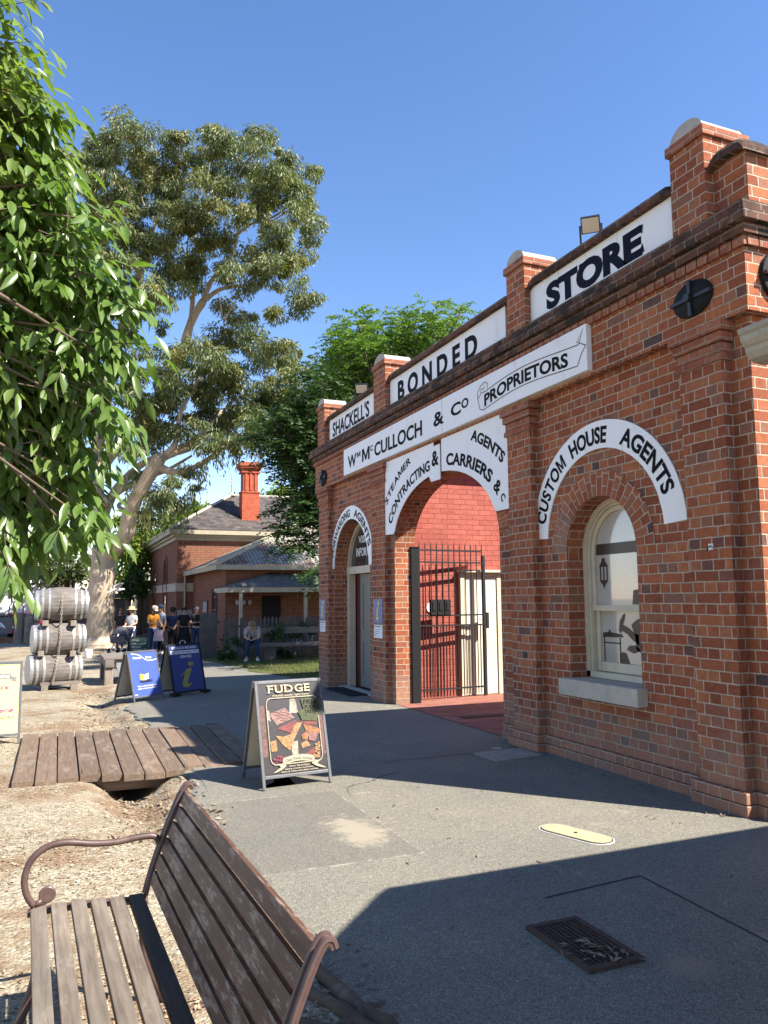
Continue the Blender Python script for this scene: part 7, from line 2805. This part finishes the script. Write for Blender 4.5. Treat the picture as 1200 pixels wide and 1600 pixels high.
def stand(px, d):
    p = at(px, 1000, d)
    return (p.x, p.y, slope(p.y) + 0.012)


LOOKDOWN = dict(head=(0, -0.04, 1.60), crown=(0, -0.07, 1.68), nose=(0, -0.135, 1.57))
ph = dict(ell=(-0.23, 0.02, 1.15), wrl=(-0.07, -0.20, 1.17), elr=(0.23, 0.02, 1.15), wrr=(0.10, -0.20, 1.16), **LOOKDOWN)
person('grey haired man in black tee and blue jeans looking down by the paling fence', stand(307, 29), radians(2), ph, 'cloth_black', 'denim', 'hair_grey', height=1.0)
person('person in a straw hat and white shirt standing behind the pram', stand(205, 29.5), radians(-35), dict(ell=(-0.22, -0.03, 1.16), wrl=(-0.12, -0.26, 1.08), elr=(0.22, -0.03, 1.16), wrr=(0.12, -0.26, 1.08)), 'cloth_white', 'cloth_navy', 'hair_blond', hat=('brim', 'straw'), height=0.98)
person('person in an orange tee, pale cap and jeans holding out both hands', stand(239, 28.6), radians(25), dict(ell=(-0.23, -0.02, 1.16), wrl=(-0.12, -0.26, 1.13), elr=(0.24, -0.02, 1.18), wrr=(0.20, -0.28, 1.05), **LOOKDOWN), 'cloth_orange', 'denim', 'hair_dark', 'skin_dark', hat=('cap', 'cap_tan'), height=1.01)
person('person in a pale blue tee and dark cap seen from behind the orange tee', stand(251, 29.2), radians(-60), dict(ell=(-0.22, 0.05, 1.13), wrl=(-0.19, -0.12, 0.98)), 'cloth_paleblue', 'cloth_black', 'hair_dark', 'skin_dark', hat=('cap', 'cloth_navy'), height=1.03)
person('person in a dark patterned shirt and dark cap in the middle of the queue', stand(269, 29.4), radians(150), {}, 'cloth_navy', 'cloth_black', 'hair_dark', 'skin_dark', hat=('cap', 'cloth_black'), height=0.97)
person('person in a long black dress reaching one arm out, beside the man in black', stand(287, 29.6), radians(10), dict(ell=(-0.27, -0.05, 1.18), wrl=(-0.42, -0.18, 1.0)), 'cloth_black', 'cloth_black', 'hair_dark', hair_style='long', dress=True, height=0.98)
person('person in dark clothes in the shade behind the pram', stand(187, 31.5), radians(-20), {}, 'cloth_black', 'cloth_navy', 'hair_dark', 'skin_dark', height=0.95)
bagp = stand(246, 28.5)
tb = thing('shopping_bag', 'pale pink and black bag held beside the orange tee', 'bag', (bagp[0], bagp[1] - 0.25, bagp[2] + 0.62))
mb = MB()
bx, by, bz = bagp[0], bagp[1] - 0.25, bagp[2] + 0.55
mb.add([(bx - 0.16, by, bz), (bx + 0.16, by, bz), (bx + 0.12, by, bz + 0.36), (bx - 0.12, by, bz + 0.36), (bx - 0.16, by + 0.12, bz), (bx + 0.16, by + 0.12, bz), (bx + 0.12, by + 0.08, bz + 0.36), (bx - 0.12, by + 0.08, bz + 0.36)],
       [(0, 1, 2, 3), (4, 5, 6, 7), (0, 1, 5, 4), (1, 2, 6, 5), (2, 3, 7, 6), (3, 0, 4, 7)])
mb.build('bag_body', M['cloth_pink'], tb, bevel=0.02)
mb = MB()
mb.tube([(bx - 0.07, by + 0.05, bz + 0.35), (bx - 0.03, by + 0.05, bz + 0.5), (bx + 0.03, by + 0.05, bz + 0.5), (bx + 0.07, by + 0.05, bz + 0.35)], 0.012, 6)
mb.build('handle', M['cloth_black'], tb)
# the seated person on the heavy timber seat
sp = at(394, 1000, 24.3)
zz = sz
seat_pose = dict(pelvis=(0, 0.02, 0.60), spine=(0, -0.06, 0.78), chest=(0, -0.20, 0.93), neckb=(0, -0.30, 1.02), neck=(0, -0.35, 1.06), head=(0, -0.42, 1.08), crown=(0, -0.49, 1.13), nose=(0, -0.47, 0.995),
                 shl=(-0.165, -0.24, 0.99), shr=(0.165, -0.24, 0.99), ell=(-0.22, -0.32, 0.72), elr=(0.22, -0.32, 0.72), wrl=(-0.06, -0.47, 0.66), wrr=(0.06, -0.47, 0.67),
                 hipl=(-0.09, -0.03, 0.57), hipr=(0.09, -0.03, 0.57), knl=(-0.13, -0.46, 0.52), knr=(0.15, -0.46, 0.52), anl=(-0.15, -0.44, 0.09), anr=(0.17, -0.42, 0.09), toel=(-0.17, -0.58, 0.035), toer=(0.20, -0.56, 0.035))
person('person with curly blond hair sitting bent over a phone on the timber seat', (sp.x, 24.15, sz + 0.012), radians(-18), seat_pose, 'cloth_grey', 'denim', 'hair_blond', hair_style='curly')
t = thing('phone', 'small dark phone in the hands of the seated person', 'phone', (sp.x - 0.14, 23.66, sz + 0.66))
mb = MB()
mb.obox((sp.x - 0.19, 23.62, sz + 0.66), (0.075, 0.02, 0), (-0.02, 0.10, 0.10), (0, -0.006, 0.006))
mb.build('phone_body', M['blackmatte'], t, bevel=0.003)

# pram
pz = stand(190, 28.5)
pr = thing('pram', 'grey hooded pram with a white metal frame beside the gum trunk', 'pram', pz, radians(-25), local=True)
mb = MB()
V, F = [], []
for j in range(7):
    a = radians(10 + 20 * j)
    for i in range(9):
        b = pi * i / 8
        V.append((0.26 * cos(b), -0.05 - 0.36 * cos(a) * 0.9, 0.72 + 0.36 * sin(a) * sin(b) * 0.9 + 0.02))
for j in range(6):
    for i in range(8):
        F.append((j * 9 + i, j * 9 + i + 1, (j + 1) * 9 + i + 1, (j + 1) * 9 + i))
mb.add(V, F)
mb.build('hood', M['pram_grey'], pr, smooth=True, recalc=False)
mb = MB()
mb.add([(-0.25, -0.42, 0.48), (0.25, -0.42, 0.48), (0.25, 0.42, 0.42), (-0.25, 0.42, 0.42), (-0.27, -0.45, 0.72), (0.27, -0.45, 0.72), (0.27, 0.42, 0.62), (-0.27, 0.42, 0.62)], [(0, 1, 2, 3), (0, 1, 5, 4), (1, 2, 6, 5), (2, 3, 7, 6), (3, 0, 4, 7)])
mb.build('carrier', M['pram_grey'], pr)
mb = MB()
for s in (-1, 1):
    mb.tube([(0.27 * s, 0.62, 1.02), (0.27 * s, 0.35, 0.72), (0.26 * s, -0.42, 0.16)], 0.02, 6)
    mb.tube([(0.27 * s, -0.30, 0.55), (0.26 * s, 0.38, 0.16)], 0.018, 6)
mb.tube([(-0.27, 0.62, 1.02), (0.27, 0.62, 1.02)], 0.018, 6)
mb.build('frame', M['white'], pr)
for x in (-0.28, 0.28):
    for y in (-0.44, 0.40):
        mb = MB()
        mb.lathe([(0.13, x - 0.025), (0.15, x - 0.015), (0.15, x + 0.015), (0.13, x + 0.025)], 16, (0, y, 0.15), 'x')
        mb.build('wheel', M['blackmatte'], pr)

# bird in flight in front of the gum trunk
bq = at(181, 921, 20)
bd = thing('bird', 'pale grey and white bird flying past the gum trunk', 'bird', tuple(bq))
J = dict(a=(0, 0, 0, 0.045), b=(0.09, -0.02, -0.01, 0.04), tail=(-0.13, 0.02, -0.05, 0.022), t2=(-0.22, 0.03, -0.09, 0.012), n=(0.14, -0.03, 0.0, 0.026), h=(0.175, -0.035, 0.012, 0.03), k=(0.215, -0.04, 0.0, 0.007))
J = {k: tuple((Vector((-v[0], v[1], v[2])))) + (v[3],) for k, v in J.items()}
J = {k: (-v[0], v[1], v[2], v[3]) for k, v in J.items()}
skin_body(J, [('a', 'b'), ('b', 'n'), ('n', 'h'), ('h', 'k'), ('a', 'tail'), ('tail', 't2')], 'body', M['white'], bd)
bd['_local'] = 1
for s in (-1, 1):
    mb = MB()
    W0 = [(0.07, 0.02 * s, 0.02), (0.14, 0.12 * s, 0.10), (0.17, 0.22 * s, 0.16), (0.10, 0.34 * s, 0.15), (0.02, 0.30 * s, 0.12), (-0.03, 0.20 * s, 0.09), (-0.05, 0.08 * s, 0.04)]
    mb.prism(W0, lambda q: (q[0], q[1], q[2] + 0.006), lambda q: (q[0], q[1], q[2] - 0.004))
    mb.build('wing', M['cloth_grey'] if s < 0 else M['white'], bd)

# ------------------------------------------------------------------ loose litter on the ground
def litter(name, mat, pts, size, flat=0.25, aspect=3.2, hfun=gz, lift=0.004):
    V, F = [], []
    for x, y in pts:
        a = rng.uniform(0, 2 * pi)
        L = size * rng.uniform(0.5, 1.5)
        w = L / aspect * rng.uniform(0.7, 1.3)
        z = hfun(x, y) + lift
        d, s = np.array([cos(a), sin(a), rng.normal() * flat]), np.array([-sin(a), cos(a), rng.normal() * flat])
        c = np.array([x, y, z + 0.3 * w])
        o = len(V)
        V += [c - d * L / 2, c + s * w / 2 + [0, 0, w * 0.2], c + d * L / 2, c - s * w / 2 + [0, 0, w * 0.2]]
        F.append((o, o + 1, o + 2, o + 3))
    return tag(raw_mesh(name, np.array(V), np.array(F), mat), kind='stuff')


def mulch_mat():
    t = NT('bark chips and dry leaves')
    v = t.pos()
    c = t.vor(v, 40.0, 'Color')
    sv = t.n('ShaderNodeSeparateXYZ')
    t.t.links.new(c, sv.inputs[0])
    col = t.ramp(sv.outputs[0], [(0.0, (0.12, 0.07, 0.04)), (0.35, (0.26, 0.16, 0.095)), (0.7, (0.42, 0.31, 0.20)), (1.0, (0.58, 0.47, 0.33))])
    return t.base(col, 0.9, 0, 0.15)


M['mulch'] = mulch_mat()
M['dryleaf'] = paint('dry gum leaf', (0.27, 0.205, 0.14), 0.8, 0.5, 9)
pts = []
while len(pts) < 9000:
    x, y = rng.uniform(-1.6, 1.15), 2.2 + 9.5 * rng.uniform() ** 1.4
    if x > edge_x(y) + 0.02:
        continue
    k = hash_noise(x, y, 1.1, 4) + 0.4 * hash_noise(x, y, 3, 1) + (0.7 if -0.1 > ditch(x, y) else 0)
    if k + rng.uniform(-0.5, 0.5) < 0.12:
        continue
    if -0.33 < x < 2.0 and 7.6 < y < 10.4 and ditch(x, y) > -0.1:
        continue
    pts.append((x, y))
litter('bark_litter', M['mulch'], pts, 0.025, 0.25, 3.0)
pts = [(rng.uniform(0.4, 1.2), rng.uniform(5.6, 7.5)) for _ in range(260)] + [(rng.uniform(0.35, 1.0), rng.uniform(10.4, 16)) for _ in range(500)]
litter('ditch_leaves', M['dryleaf'], pts, 0.055, 0.35, 3.0)
pts = [(rng.normal(2.32, 0.06), rng.normal(3.03, 0.06)) for _ in range(45)] + [(rng.uniform(1.3, 4.4), rng.uniform(2.3, 6.5)) for _ in range(40)] + [(rng.uniform(3.9, 4.6), rng.uniform(4.4, 6.6)) for _ in range(26)] + [(rng.normal(1.15, 0.12), rng.normal(3.1, 0.35)) for _ in range(40)] + [(4.66 - abs(rng.normal(0, 0.12)), rng.uniform(4.4, 7.9)) for _ in range(90)]
litter('fallen_leaves', M['dryleaf'], pts, 0.048, 0.2, 3.6, lambda x, y: 0.020 if (2.1 < x < 2.5 and 2.85 < y < 3.45) else 0.006, 0.002)
pts = [(4.72 + 6 * rng.uniform(), 15.8 + 9 * rng.uniform()) for _ in range(9000)]
V, F = [], []
P = np.array(pts)
Z = np.array([slope(y) + 0.012 for y in P[:, 1]])
C = np.concatenate([P, Z[:, None]], 1)
D = rng.normal(size=(len(P), 3)) * 0.4
D[:, 2] = 1
V, F = leaf_quads(C, D, 0.06, 0.012)
tag(raw_mesh('grass', V, F, M['grass']), kind='stuff')
